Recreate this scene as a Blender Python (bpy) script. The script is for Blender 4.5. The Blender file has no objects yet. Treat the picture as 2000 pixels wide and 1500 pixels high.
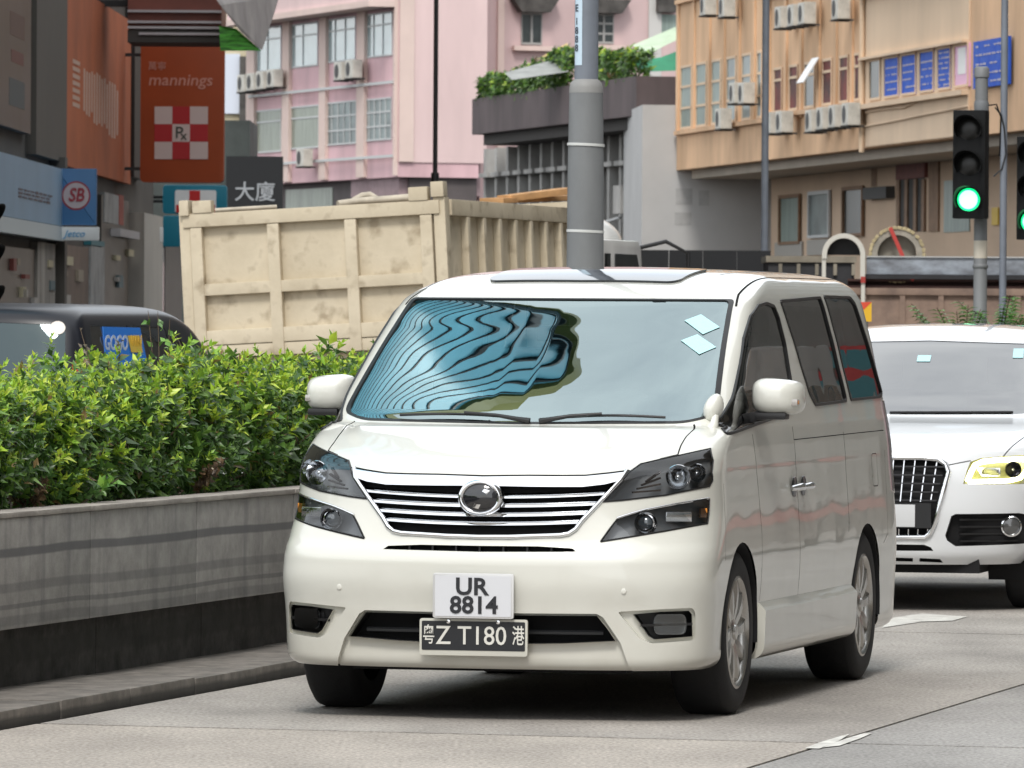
import bpy, bmesh, math, random
import numpy as np
from mathutils import Vector, Matrix
from mathutils.bvhtree import BVHTree
random.seed(7)
SC = bpy.context.scene
COL = SC.collection
R = math.radians

# ------------------------------------------------------------------ camera
F_PX, CAM_H, PITCH, ROLL = 13300.0, 1.6459, 0.0091986, 0.006508
cam_d = bpy.data.cameras.new('camera')
cam = bpy.data.objects.new('camera', cam_d)
COL.objects.link(cam)
SC.camera = cam
cam_d.sensor_width = 36.0
cam_d.lens = F_PX / 2000.0 * 36.0
cam_d.clip_start, cam_d.clip_end = 0.5, 3000.0
_f = Vector((0, math.cos(PITCH), -math.sin(PITCH)))
_u = Vector((0, math.sin(PITCH), math.cos(PITCH)))
_r = Vector((1, 0, 0))
CR = _r * math.cos(ROLL) + _u * math.sin(ROLL)
CU = _u * math.cos(ROLL) - _r * math.sin(ROLL)
CF = _f
cam.matrix_world = Matrix(((CR.x, CU.x, -CF.x, 0), (CR.y, CU.y, -CF.y, 0), (CR.z, CU.z, -CF.z, CAM_H), (0, 0, 0, 1)))
cam_d.dof.use_dof = True
cam_d.dof.focus_distance = 28.4
cam_d.dof.aperture_fstop = 21.0

def ray(px, py):
    return (CF + CR * ((px - 1000) / F_PX) - CU * ((py - 750) / F_PX)).normalized()
CO = Vector((0, 0, CAM_H))
def at(px, py, Y):
    """world point seen at a pixel, on the vertical plane at distance Y"""
    d = ray(px, py)
    return CO + d * (Y / d.y)
def on_ground(px, py, z=0.0):
    d = ray(px, py)
    return CO + d * ((z - CAM_H) / d.z)

# ------------------------------------------------------------------ world, sun, exposure
SUN_EL, SUN_AZ = R(50), R(186)      # azimuth clockwise from +Y : behind the camera
W = bpy.data.worlds.new('World')
SC.world = W
W.use_nodes = True
nt = W.node_tree
nt.nodes.clear()
wo = nt.nodes.new('ShaderNodeOutputWorld')
bg = nt.nodes.new('ShaderNodeBackground')
sky = nt.nodes.new('ShaderNodeTexSky')
sky.sky_type = 'NISHITA'
sky.sun_disc = False
sky.sun_elevation = SUN_EL
sky.sun_rotation = SUN_AZ
sky.air_density, sky.dust_density, sky.ozone_density = 1.0, 3.0, 1.0
tc = nt.nodes.new('ShaderNodeTexCoord')
cl = nt.nodes.new('ShaderNodeTexNoise')
cl.inputs['Scale'].default_value = 2.2
cl.inputs['Detail'].default_value = 6
cl.inputs['Roughness'].default_value = 0.55
rmp = nt.nodes.new('ShaderNodeValToRGB')
rmp.color_ramp.elements[0].position = 0.30
rmp.color_ramp.elements[0].color = (0.55, 0.55, 0.55, 1)
rmp.color_ramp.elements[1].position = 0.62
rmp.color_ramp.elements[1].color = (0.97, 0.97, 0.97, 1)
mixc = nt.nodes.new('ShaderNodeMix')
mixc.data_type = 'RGBA'
mixc.inputs['B'].default_value = (9.0, 9.3, 9.5, 1)     # overcast cloud layer, same radiance scale as the sky
nt.links.new(tc.outputs['Generated'], cl.inputs['Vector'])
nt.links.new(cl.outputs['Fac'], rmp.inputs['Fac'])
nt.links.new(rmp.outputs['Color'], mixc.inputs['Factor'])
nt.links.new(sky.outputs['Color'], mixc.inputs['A'])
nt.links.new(mixc.outputs['Result'], bg.inputs['Color'])
bg.inputs['Strength'].default_value = 0.12
nt.links.new(bg.outputs['Background'], wo.inputs['Surface'])

sun_d = bpy.data.lights.new('sun', 'SUN')
sun_d.energy = 1.4
sun_d.angle = R(14)
sun_d.color = (1.0, 0.96, 0.90)
sun = bpy.data.objects.new('sun', sun_d)
COL.objects.link(sun)
_sd = Vector((math.sin(SUN_AZ) * math.cos(SUN_EL), math.cos(SUN_AZ) * math.cos(SUN_EL), math.sin(SUN_EL)))
sun.rotation_euler = _sd.to_track_quat('Z', 'Y').to_euler()
sun.location = (0, 0, 60)

vs = SC.view_settings
vs.view_transform = 'Standard'
vs.look = 'None'
vs.exposure = 0.60
vs.gamma = 1.0
vs.use_curve_mapping = False
SC.cycles.use_denoising = True
SC.cycles.max_bounces = 8
SC.cycles.transparent_max_bounces = 12
SC.cycles.caustics_reflective = False
SC.cycles.caustics_refractive = False
SC.cycles.sample_clamp_indirect = 4.0

# ------------------------------------------------------------------ materials
MATS = {}
def mat(name, col, rough=0.6, metal=0.0, var=0.0, scale=4.0, bump=0.0, bscale=40.0, coat=0.0, spec=0.5,
        col2=None, stretch=None, emit=None, estr=0.0, detail=5.0, bdist=0.01, ior=None, rvar=0.0, speck=0.0, sscale=80.0):
    """procedural principled material: base colour varied by object-space noise, optional fine bump"""
    if name in MATS:
        return MATS[name]
    m = bpy.data.materials.new(name)
    m.use_nodes = True
    n = m.node_tree
    b = n.nodes['Principled BSDF']
    b.inputs['Base Color'].default_value = (*col, 1)
    b.inputs['Roughness'].default_value = rough
    b.inputs['Metallic'].default_value = metal
    b.inputs['Coat Weight'].default_value = coat
    b.inputs['Coat Roughness'].default_value = 0.03
    b.inputs['Specular IOR Level'].default_value = spec
    if ior: b.inputs['IOR'].default_value = ior
    if emit:
        b.inputs['Emission Color'].default_value = (*emit, 1)
        b.inputs['Emission Strength'].default_value = estr
    if var or bump or col2 or rvar:
        t = n.nodes.new('ShaderNodeTexCoord')
        mp = n.nodes.new('ShaderNodeMapping')
        if stretch: mp.inputs['Scale'].default_value = stretch
        n.links.new(t.outputs['Object'], mp.inputs['Vector'])
    if var or col2:
        no = n.nodes.new('ShaderNodeTexNoise')
        no.inputs['Scale'].default_value = scale
        no.inputs['Detail'].default_value = detail
        no.inputs['Roughness'].default_value = 0.6
        n.links.new(mp.outputs['Vector'], no.inputs['Vector'])
        r = n.nodes.new('ShaderNodeValToRGB')
        c2 = col2 or tuple(max(0, c * (1 - var)) for c in col)
        c1 = col if col2 else tuple(min(1, c * (1 + var)) for c in col)
        r.color_ramp.elements[0].position = 0.34
        r.color_ramp.elements[1].position = 0.66
        r.color_ramp.elements[0].color = (*c2, 1)
        r.color_ramp.elements[1].color = (*c1, 1)
        n.links.new(no.outputs['Fac'], r.inputs['Fac'])
        n.links.new(r.outputs['Color'], b.inputs['Base Color'])
        if speck:       # fine grain multiplied over the base colour
            sn = n.nodes.new('ShaderNodeTexNoise'); sn.inputs['Scale'].default_value = sscale; sn.inputs['Detail'].default_value = 3
            n.links.new(mp.outputs['Vector'], sn.inputs['Vector'])
            sr = n.nodes.new('ShaderNodeMapRange'); sr.inputs['From Min'].default_value = .3; sr.inputs['From Max'].default_value = .7
            sr.inputs['To Min'].default_value = 1 - speck; sr.inputs['To Max'].default_value = 1 + speck
            n.links.new(sn.outputs['Fac'], sr.inputs['Value'])
            sm = n.nodes.new('ShaderNodeVectorMath'); sm.operation = 'SCALE'
            n.links.new(r.outputs['Color'], sm.inputs[0]); n.links.new(sr.outputs['Result'], sm.inputs['Scale'])
            n.links.new(sm.outputs['Vector'], b.inputs['Base Color'])
        if rvar:
            mr = n.nodes.new('ShaderNodeMapRange')
            mr.inputs['To Min'].default_value = max(0, rough - rvar)
            mr.inputs['To Max'].default_value = min(1, rough + rvar)
            n.links.new(no.outputs['Fac'], mr.inputs['Value'])
            n.links.new(mr.outputs['Result'], b.inputs['Roughness'])
    if bump:
        bn = n.nodes.new('ShaderNodeTexNoise')
        bn.inputs['Scale'].default_value = bscale
        bn.inputs['Detail'].default_value = 4
        n.links.new(mp.outputs['Vector'], bn.inputs['Vector'])
        bp = n.nodes.new('ShaderNodeBump')
        bp.inputs['Strength'].default_value = bump
        bp.inputs['Distance'].default_value = bdist
        n.links.new(bn.outputs['Fac'], bp.inputs['Height'])
        n.links.new(bp.outputs['Normal'], b.inputs['Normal'])
    MATS[name] = m
    return m

def glass(name, tint, refl, rough=0.01, rcol=(1, 1, 1), wave=0.0, wscale=1.5):
    """thin pane: tinted see-through mixed with a mirror reflection (refl = reflectance at normal incidence)"""
    if name in MATS:
        return MATS[name]
    m = bpy.data.materials.new(name)
    m.use_nodes = True
    n = m.node_tree
    n.nodes.remove(n.nodes['Principled BSDF'])
    out = n.nodes['Material Output']
    tr = n.nodes.new('ShaderNodeBsdfTransparent')
    tr.inputs['Color'].default_value = (*tint, 1)
    gl = n.nodes.new('ShaderNodeBsdfGlossy')
    gl.inputs['Color'].default_value = (*rcol, 1)
    gl.inputs['Roughness'].default_value = rough
    mx = n.nodes.new('ShaderNodeMixShader')
    s = math.sqrt(refl)
    fr = n.nodes.new('ShaderNodeFresnel')
    fr.inputs['IOR'].default_value = (1 + s) / (1 - s)
    n.links.new(fr.outputs['Fac'], mx.inputs['Fac'])
    n.links.new(tr.outputs['BSDF'], mx.inputs[1])
    n.links.new(gl.outputs['BSDF'], mx.inputs[2])
    if wave:
        t = n.nodes.new('ShaderNodeTexCoord')
        no = n.nodes.new('ShaderNodeTexNoise')
        no.inputs['Scale'].default_value = wscale
        no.inputs['Detail'].default_value = 1.0
        n.links.new(t.outputs['Object'], no.inputs['Vector'])
        bp = n.nodes.new('ShaderNodeBump')
        bp.inputs['Strength'].default_value = wave
        bp.inputs['Distance'].default_value = 0.05
        n.links.new(no.outputs['Fac'], bp.inputs['Height'])
        n.links.new(bp.outputs['Normal'], gl.inputs['Normal'])
        n.links.new(bp.outputs['Normal'], fr.inputs['Normal'])
    n.links.new(mx.outputs['Shader'], out.inputs['Surface'])
    MATS[name] = m
    return m

# ------------------------------------------------------------------ mesh helpers
def link(o, parent=None):
    COL.objects.link(o)
    if parent is not None:
        o.parent = parent
    return o
def mesh_obj(name, verts, faces, m, parent=None, smooth=False, label=None, kind=None):
    me = bpy.data.meshes.new(name)
    me.from_pydata([tuple(v) for v in verts], [], [tuple(f) for f in faces])
    me.update()
    if m is not None: me.materials.append(m)
    if smooth:
        me.polygons.foreach_set('use_smooth', [True] * len(me.polygons))
    o = bpy.data.objects.new(name, me)
    if label: o['label'] = label
    if kind: o['kind'] = kind
    return link(o, parent)
def auto_smooth(o, ang=35):
    """mark edges sharper than ang as sharp, smooth the rest"""
    me = o.data
    bm = bmesh.new(); bm.from_mesh(me)
    for f in bm.faces: f.smooth = True
    for e in bm.edges:
        if len(e.link_faces) == 2:
            e.smooth = e.calc_face_angle(0) < R(ang)
    bm.to_mesh(me); bm.free()
    return o
def thing(name, label, cat, loc=(0, 0, 0), rz=0.0, group=None, parent=None):
    o = bpy.data.objects.new(name, None)
    o.empty_display_size = 0.2
    o.location = loc
    o.rotation_euler = (0, 0, rz)
    tag(o, label, cat, group)
    return link(o, parent)
def tag(o, label, cat, group=None):
    o['label'] = label; o['category'] = cat
    if group: o['group'] = group
    return o
def structure(o):
    o['kind'] = 'structure'
    return o

class MB:
    """collects simple shapes into one mesh"""
    def __init__(s): s.v = []; s.f = []
    def add(s, v, f):
        k = len(s.v); s.v += [tuple(p) for p in v]; s.f += [tuple(i + k for i in q) for q in f]; return s
    def box(s, x0, x1, y0, y1, z0, z1, M=None):
        v = [(x0, y0, z0), (x1, y0, z0), (x1, y1, z0), (x0, y1, z0), (x0, y0, z1), (x1, y0, z1), (x1, y1, z1), (x0, y1, z1)]
        if M is not None: v = [M @ Vector(p) for p in v]
        return s.add(v, [(0, 3, 2, 1), (4, 5, 6, 7), (0, 1, 5, 4), (1, 2, 6, 5), (2, 3, 7, 6), (3, 0, 4, 7)])
    def bar(s, a, b, w, h, up=(0, 0, 1)):
        a = Vector(a); b = Vector(b); d = (b - a)
        L = d.length; d.normalize()
        sx = d.cross(Vector(up))
        if sx.length < 1e-6: sx = d.cross(Vector((1, 0, 0)))
        sx.normalize(); sz = sx.cross(d)
        v = []
        for p in (a, b):
            for (i, j) in ((-1, -1), (1, -1), (1, 1), (-1, 1)):
                v.append(p + sx * (i * w / 2) + sz * (j * h / 2))
        return s.add(v, [(0, 1, 2, 3), (7, 6, 5, 4), (0, 4, 5, 1), (1, 5, 6, 2), (2, 6, 7, 3), (3, 7, 4, 0)])
    def tube(s, pts, r, n=10, cap=True, closed=False):
        pts = [Vector(p) for p in pts]
        rs = r if isinstance(r, (list, tuple)) else [r] * len(pts)
        k0 = len(s.v); N = len(pts)
        prev = None
        for i, p in enumerate(pts):
            a = pts[(i - 1) % N] if (closed or i > 0) else p
            b = pts[(i + 1) % N] if (closed or i < N - 1) else p
            d = (b - a).normalized()
            if prev is None:
                sx = d.orthogonal().normalized()
            else:
                sx = (prev - d * prev.dot(d)).normalized()
            prev = sx
            sy = d.cross(sx)
            for j in range(n):
                t = 2 * math.pi * j / n
                s.v.append(tuple(p + (sx * math.cos(t) + sy * math.sin(t)) * rs[i]))
        M = N if closed else N - 1
        for i in range(M):
            for j in range(n):
                a = k0 + i * n + j; b = k0 + i * n + (j + 1) % n
                c = k0 + ((i + 1) % N) * n + (j + 1) % n; d_ = k0 + ((i + 1) % N) * n + j
                s.f.append((a, b, c, d_))
        if cap and not closed:
            s.f.append(tuple(k0 + j for j in range(n))[::-1])
            s.f.append(tuple(k0 + (N - 1) * n + j for j in range(n)))
        return s
    def lathe(s, prof, n=24, M=None, close=False, cap=True):
        """prof: list of (r, h); axis = local z"""
        k0 = len(s.v); N = len(prof)
        for (r, h) in prof:
            for j in range(n):
                t = 2 * math.pi * j / n
                p = Vector((r * math.cos(t), r * math.sin(t), h))
                if M is not None: p = M @ p
                s.v.append(tuple(p))
        for i in range(N if close else N - 1):
            for j in range(n):
                s.f.append((k0 + i * n + j, k0 + i * n + (j + 1) % n, k0 + ((i + 1) % N) * n + (j + 1) % n, k0 + ((i + 1) % N) * n + j))
        if not close and cap:
            if prof[0][0] > 1e-6: s.f.append(tuple(k0 + j for j in range(n))[::-1])
            if prof[-1][0] > 1e-6: s.f.append(tuple(k0 + (N - 1) * n + j for j in range(n)))
        return s
    def prism(s, poly, d0, d1, fn):
        """poly of 2-D points extruded between d0 and d1; fn(u, v, d) -> point"""
        n = len(poly)
        v = [fn(p[0], p[1], d0) for p in poly] + [fn(p[0], p[1], d1) for p in poly]
        f = [tuple(range(n))[::-1], tuple(range(n, 2 * n))] + [(i, (i + 1) % n, n + (i + 1) % n, n + i) for i in range(n)]
        return s.add(v, f)
    def build(s, name, m, parent=None, smooth=None, label=None, bevel=0.0, seg=2):
        o = mesh_obj(name, s.v, s.f, m, parent, label=label)
        bm = bmesh.new(); bm.from_mesh(o.data)
        if bevel:
            bmesh.ops.bevel(bm, geom=[e for e in bm.edges if len(e.link_faces) == 2 and e.calc_face_angle(0) > R(30)],
                            offset=bevel, segments=seg, affect='EDGES', profile=0.7)
        bmesh.ops.recalc_face_normals(bm, faces=bm.faces)
        bm.to_mesh(o.data); bm.free()
        if smooth or bevel: auto_smooth(o, smooth or 40)
        return o

def copy_tree(o, parent=None):
    c = o.copy()
    COL.objects.link(c)
    c.parent = parent
    for ch in list(o.children):
        copy_tree(ch, c)
    return c
def rounded(poly, r, seg=5):
    """round the corners of a 2-D polygon"""
    out = []
    n = len(poly)
    for i in range(n):
        p0, p1, p2 = Vector(poly[i - 1]), Vector(poly[i]), Vector(poly[(i + 1) % n])
        rr = r[i] if isinstance(r, (list, tuple)) else r
        if rr <= 0:
            out.append(tuple(p1)); continue
        a = (p0 - p1); b = (p2 - p1)
        k = min(rr, a.length * .45, b.length * .45)
        A = p1 + a.normalized() * k; B = p1 + b.normalized() * k
        for j in range(seg + 1):
            t = j / seg
            out.append(tuple(A * (1 - t) ** 2 + p1 * 2 * t * (1 - t) + B * t * t))
    return out
FONT = {}
def text_mesh(name, body, size, m, parent, M, sx=1.0, bold=0.0, depth=0.004, align='CENTER', shear=0.0):
    """lettering as a thin mesh; M places the local XY plane of the text"""
    c = bpy.data.curves.new(name, 'FONT')
    c.body = body; c.size = size; c.align_x = align; c.align_y = 'CENTER'
    c.extrude = depth / 2; c.offset = bold; c.shear = shear
    c.resolution_u = 3
    t = bpy.data.objects.new(name, c)
    COL.objects.link(t)
    bpy.context.view_layer.update()
    me = bpy.data.meshes.new_from_object(t.evaluated_get(bpy.context.evaluated_depsgraph_get()))
    bpy.data.objects.remove(t); bpy.data.curves.remove(c)
    me.transform(Matrix.Diagonal((sx, 1, 1, 1)))
    me.transform(M)
    me.name = name
    me.materials.clear(); me.materials.append(m)
    o = bpy.data.objects.new(name, me)
    return link(o, parent)
# ------------------------------------------------------------------ car body shells
def pchip(x, y, q):
    x = np.asarray(x, float); y = np.asarray(y, float)
    h = np.diff(x); d = np.diff(y) / h
    m = np.zeros_like(y)
    m[1:-1] = np.where(d[:-1] * d[1:] > 0, 2 * d[:-1] * d[1:] / (d[:-1] + d[1:] + 1e-12), 0)
    m[0], m[-1] = d[0], d[-1]
    i = np.clip(np.searchsorted(x, q) - 1, 0, len(h) - 1)
    t = (q - x[i]) / h[i]
    return ((1 + 2 * t) * (1 - t) ** 2 * y[i] + t * (1 - t) ** 2 * h[i] * m[i] + t * t * (3 - 2 * t) * y[i + 1] + t * t * (t - 1) * h[i] * m[i + 1])

def inside(poly, x, y):
    c = False; n = len(poly); j = n - 1
    for i in range(n):
        xi, yi = poly[i]; xj, yj = poly[j]
        if (yi > y) != (yj > y) and x < (xj - xi) * (y - yi) / (yj - yi) + xi: c = not c
        j = i
    return c

class Shell:
    """half of a car body (x >= 0), a stack of plan contours: keys rows = z, y at centre, half width, corner depth, exponent, bow, rear y, rear depth"""
    def __init__(s, keys, step=None, nf=78, ns=64, nr=14, warp=None):
        K = np.array(keys, float)
        arc = np.concatenate([[0], np.cumsum(np.sqrt(np.diff(K[:, 0]) ** 2 + np.diff(K[:, 1]) ** 2 + np.diff(K[:, 2]) ** 2) + 1e-4)])
        q = []
        for i in range(len(K) - 1):
            st = step(K[i, 0]) if step else 0.02
            n = max(1, int(math.ceil((arc[i + 1] - arc[i]) / st)))
            q += list(np.linspace(arc[i], arc[i + 1], n, endpoint=False))
        q.append(arc[-1]); q = np.array(q)
        L = [pchip(arc, K[:, c], q) for c in range(8)]
        s.bm = bmesh.new()
        s.T = s.bm.faces.layers.int.new('tag')
        rows = []
        th = np.linspace(0, math.pi / 2, nf)
        for i in range(len(q)):
            z, yc, w, a, n, k, yr, b = [L[c][i] for c in range(8)]
            e = 2.0 / n
            sx = np.sin(th) ** e
            gy = k * sx ** 2 + (1 - k) * (1 - np.cos(th) ** e)
            # even out spacing along the curve
            X = w * sx; Y = yc + a * gy
            cl = np.concatenate([[0], np.cumsum(np.hypot(np.diff(X), np.diff(Y)))])
            t = np.linspace(0, cl[-1], nf)
            X = np.interp(t, cl, X); Y = np.interp(t, cl, Y)
            ys = np.linspace(yc + a, yr - b, ns + 1)[1:]
            t2 = np.linspace(math.pi / 2, 0, nr + 1)[1:]
            XR = w * np.sin(t2) ** (2 / 4.0); YR = yr - b + b * np.cos(t2) ** (2 / 4.0)
            x = np.concatenate([X, np.full(ns, w), XR]); y = np.concatenate([Y, ys, YR])
            x[0] = 0; x[-1] = 0
            rows.append([s.bm.verts.new(warp(x[j], y[j], z) if warp else (x[j], y[j], z)) for j in range(len(x))])
        for i in range(len(rows) - 1):
            A, B = rows[i], rows[i + 1]
            for j in range(len(A) - 1):
                s.bm.faces.new((A[j], A[j + 1], B[j + 1], B[j]))
        s.cols = len(rows[0])
        s.top = [v.co.copy() for v in rows[-1]]
        s.bm.normal_update()
        s.bvh = BVHTree.FromBMesh(s.bm)
    def hit(s, o, d):
        r = s.bvh.ray_cast(o, d)
        return r[0]
    def carve(s, poly, proj, t, allow=(0,), cond=None):
        """tag the faces inside a polygon given in (x,z) 'front', (y,z) 'side' or (x,y) 'top' coordinates"""
        ax = {'front': (0, 2), 'side': (1, 2), 'top': (0, 1)}[proj]
        po = {'front': 1, 'side': 0, 'top': 2}[proj]
        bm, T = s.bm, s.T
        xs = [p[0] for p in poly]; ys = [p[1] for p in poly]
        e = 1e-4
        bx = (min(xs) - e, max(xs) + e, min(ys) - e, max(ys) + e)
        def bb(f):
            a = [v.co[ax[0]] for v in f.verts]; b = [v.co[ax[1]] for v in f.verts]
            return min(a), max(a), min(b), max(b)
        cand = {}
        for f in bm.faces:
            if f[T] not in allow: continue
            if cond and not cond(f.calc_center_median(), f.normal): continue
            q = bb(f)
            if q[0] <= bx[1] and q[1] >= bx[0] and q[2] <= bx[3] and q[3] >= bx[2]:
                cand[f] = q
        n = len(poly)
        for i in range(n):
            a = poly[i]; b = poly[(i + 1) % n]
            dx, dy = b[0] - a[0], b[1] - a[1]
            l = math.hypot(dx, dy)
            if l < 1e-6: continue
            sb = (min(a[0], b[0]) - e, max(a[0], b[0]) + e, min(a[1], b[1]) - e, max(a[1], b[1]) + e)
            fs = [f for f, q in cand.items() if q[0] <= sb[1] and q[1] >= sb[0] and q[2] <= sb[3] and q[3] >= sb[2]]
            # keep only faces really straddling the line
            fs2 = []
            for f in fs:
                dd = [(v.co[ax[0]] - a[0]) * dy - (v.co[ax[1]] - a[1]) * dx for v in f.verts]
                if min(dd) < -1e-7 * l and max(dd) > 1e-7 * l: fs2.append(f)
            if not fs2: continue
            no = [0, 0, 0]; no[ax[0]] = dy / l; no[ax[1]] = -dx / l
            co = [0, 0, 0]; co[ax[0]] = a[0]; co[ax[1]] = a[1]
            for f in fs2: cand.pop(f)
            g = set(fs2)
            for f in fs2:
                g.update(f.edges); g.update(f.verts)
            r = bmesh.ops.bisect_plane(bm, geom=list(g), dist=1e-6, plane_co=co, plane_no=no)
            for f in r['geom']:
                if isinstance(f, bmesh.types.BMFace) and f.is_valid: cand[f] = bb(f)
        cnt = 0
        for f in cand:
            if not f.is_valid: continue
            c = f.calc_center_median()
            if inside(poly, c[ax[0]], c[ax[1]]):
                f[T] = t; cnt += 1
        return cnt
    def line(s, pts, proj, t, hw=0.0025, allow=(0,), cond=None, closed=False):
        n = len(pts)
        for i in range(n if closed else n - 1):
            a = Vector(pts[i]); b = Vector(pts[(i + 1) % n])
            d = (b - a)
            if d.length < 1e-6: continue
            d.normalize(); p = Vector((-d.y, d.x)) * hw; d = d * hw * 0.8
            s.carve([tuple(a - d + p), tuple(b + d + p), tuple(b + d - p), tuple(a - d - p)], proj, t, allow, cond)
    def get(s, tags):
        """verts, faces of the faces with these tags"""
        if isinstance(tags, int): tags = (tags,)
        ix = {}; V = []; F = []
        for f in s.bm.faces:
            if f[s.T] in tags:
                q = []
                for v in f.verts:
                    if v not in ix:
                        ix[v] = len(V); V.append(v.co.copy())
                    q.append(ix[v])
                F.append(tuple(q))
        return V, F

def vnormals(V, F):
    N = [Vector((0, 0, 0)) for _ in V]
    for f in F:
        n = Vector((0, 0, 0))
        for i in range(len(f)):
            a, b = V[f[i]], V[f[(i + 1) % len(f)]]
            n += a.cross(b)
        for i in f: N[i] += n
    return [n.normalized() if n.length > 0 else Vector((0, 0, 1)) for n in N]
def offset(V, F, d):
    N = vnormals(V, F)
    return [v + n * d for v, n in zip(V, N)]
def mirror(V, F):
    return [Vector((-v.x, v.y, v.z)) for v in V], [tuple(reversed(f)) for f in F]
def both(V, F):
    V2, F2 = mirror(V, F)
    k = len(V)
    Vn = list(V); mp = {}
    for i, v in enumerate(V2):
        if abs(v.x) < 1e-5: mp[i] = i
        else:
            mp[i] = len(Vn); Vn.append(v)
    return Vn, list(F) + [tuple(mp[i] for i in f) for f in F2]
def rim_edges(F):
    c = {}
    for f in F:
        for i in range(len(f)):
            a, b = f[i], f[(i + 1) % len(f)]
            c[(a, b)] = c.get((a, b), 0) + 1
    return [(a, b) for (a, b) in c if (b, a) not in c]
def walls(V, F, vec, skip=None):
    """side walls from the rim of a patch along vec (Vector) ; returns V,F of the walls only"""
    W, G = [], []
    for a, b in rim_edges(F):
        if skip and skip(V[a], V[b]): continue
        k = len(W)
        W += [V[a], V[b], V[b] + vec, V[a] + vec]
        G.append((k + 1, k, k + 3, k + 2))
    return W, G
def weld(o, d=1e-5):
    bm = bmesh.new(); bm.from_mesh(o.data)
    bmesh.ops.remove_doubles(bm, verts=bm.verts, dist=d)
    bm.to_mesh(o.data); bm.free()
    return o
def solid(name, V, F, th, m, parent, smooth=35, label=None):
    """patch given a thickness inwards"""
    V2 = offset(V, F, -th)
    n = len(V)
    Fb = [tuple(reversed([i + n for i in f])) for f in F]
    Fw = [(b, a, a + n, b + n) for a, b in rim_edges(F)]
    o = mesh_obj(name, list(V) + V2, list(F) + Fb + Fw, m, parent, label=label)
    return auto_smooth(o, smooth)
def patch(name, V, F, m, parent, label=None, ang=30):
    o = mesh_obj(name, V, F, m, parent, smooth=True, label=label)
    return auto_smooth(o, ang)

def wheel_mesh(r_t, r_r, wd, nsp, twist=0.12):
    """returns dict part -> MB, axis = +x outwards, centre at origin, outer face at x = 0"""
    M = Matrix.Rotation(R(90), 4, 'Y')     # local z -> x
    tyre = MB().lathe([(r_r, -wd), (r_r + .02, -wd - .004), (r_t - .035, -wd - .006), (r_t - .008, -wd + .012), (r_t, -wd + .035), (r_t + .001, -wd / 2), (r_t, -.035), (r_t - .008, -.012), (r_t - .035, .004), (r_r + .02, .003), (r_r, -.002)], 56, M, close=True)
    for k in range(3):      # tread grooves as thin dark rings would be lost at this size; shoulder blocks give the edge
        pass
    rim = MB().lathe([(r_r + .004, -.004), (r_r + .006, -.0), (r_r - .004, .004), (r_r - .014, -.004), (r_r - .022, -.03), (r_r - .03, -wd + .03)], 56, M, cap=False)
    disc = MB().lathe([(0.001, -.085), (r_r - .02, -.085)], 40, M)
    hub = MB().lathe([(.034, -.012), (.030, -.004), (.001, -.002)], 20, M).lathe([(.068, -.04), (.064, -.02), (.034, -.012)], 28, M)
    spokes = []
    for i in range(nsp):
        a = 2 * math.pi * i / nsp
        mb = MB()
        pr = []
        for t in (0, .35, .7, 1.0):
            rr = .045 + (r_r - .014 - .045) * t
            wdt = .030 - .006 * t + .014 * t * t
            an = a + twist * t
            c = Vector((0, math.cos(an), math.sin(an))); p = Vector((0, -math.sin(an), math.cos(an)))
            xo = -.02 + .014 * math.sin(t * math.pi * .75)
            pr.append([c * rr - p * wdt + Vector((xo - .022, 0, 0)), c * rr - p * wdt * .55 + Vector((xo, 0, 0)), c * rr + p * wdt * .55 + Vector((xo, 0, 0)), c * rr + p * wdt + Vector((xo - .022, 0, 0))])
        v = [q for p in pr for q in p]; f = []
        for j in range(3):
            for k in range(3):
                f.append((j * 4 + k, j * 4 + k + 1, (j + 1) * 4 + k + 1, (j + 1) * 4 + k))
            f.append((j * 4 + 3, j * 4, (j + 1) * 4, (j + 1) * 4 + 3))
        mb.add(v, f); spokes.append(mb)
    return tyre, rim, disc, hub, spokes
def make_wheel(parent, pos, side, r_t, r_r, wd, nsp, m_t, m_r, m_d, steer=0.0, twist=.12):
    t, rim, disc, hub, sp = wheel_mesh(r_t, r_r, wd, nsp, twist)
    w = t.build('wheel', m_t, parent, smooth=50)
    w.name = 'wheel'
    w.location = pos
    w.rotation_euler = (0, 0, (0 if side > 0 else math.pi) + steer)
    rim.build('rim', m_r, w, smooth=50)
    disc.build('brake_disc', m_d, w)
    hub.build('hub', m_r, w, smooth=50)
    for s_ in sp: s_.build('spoke', m_r, w, smooth=45)
    return w
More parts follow.
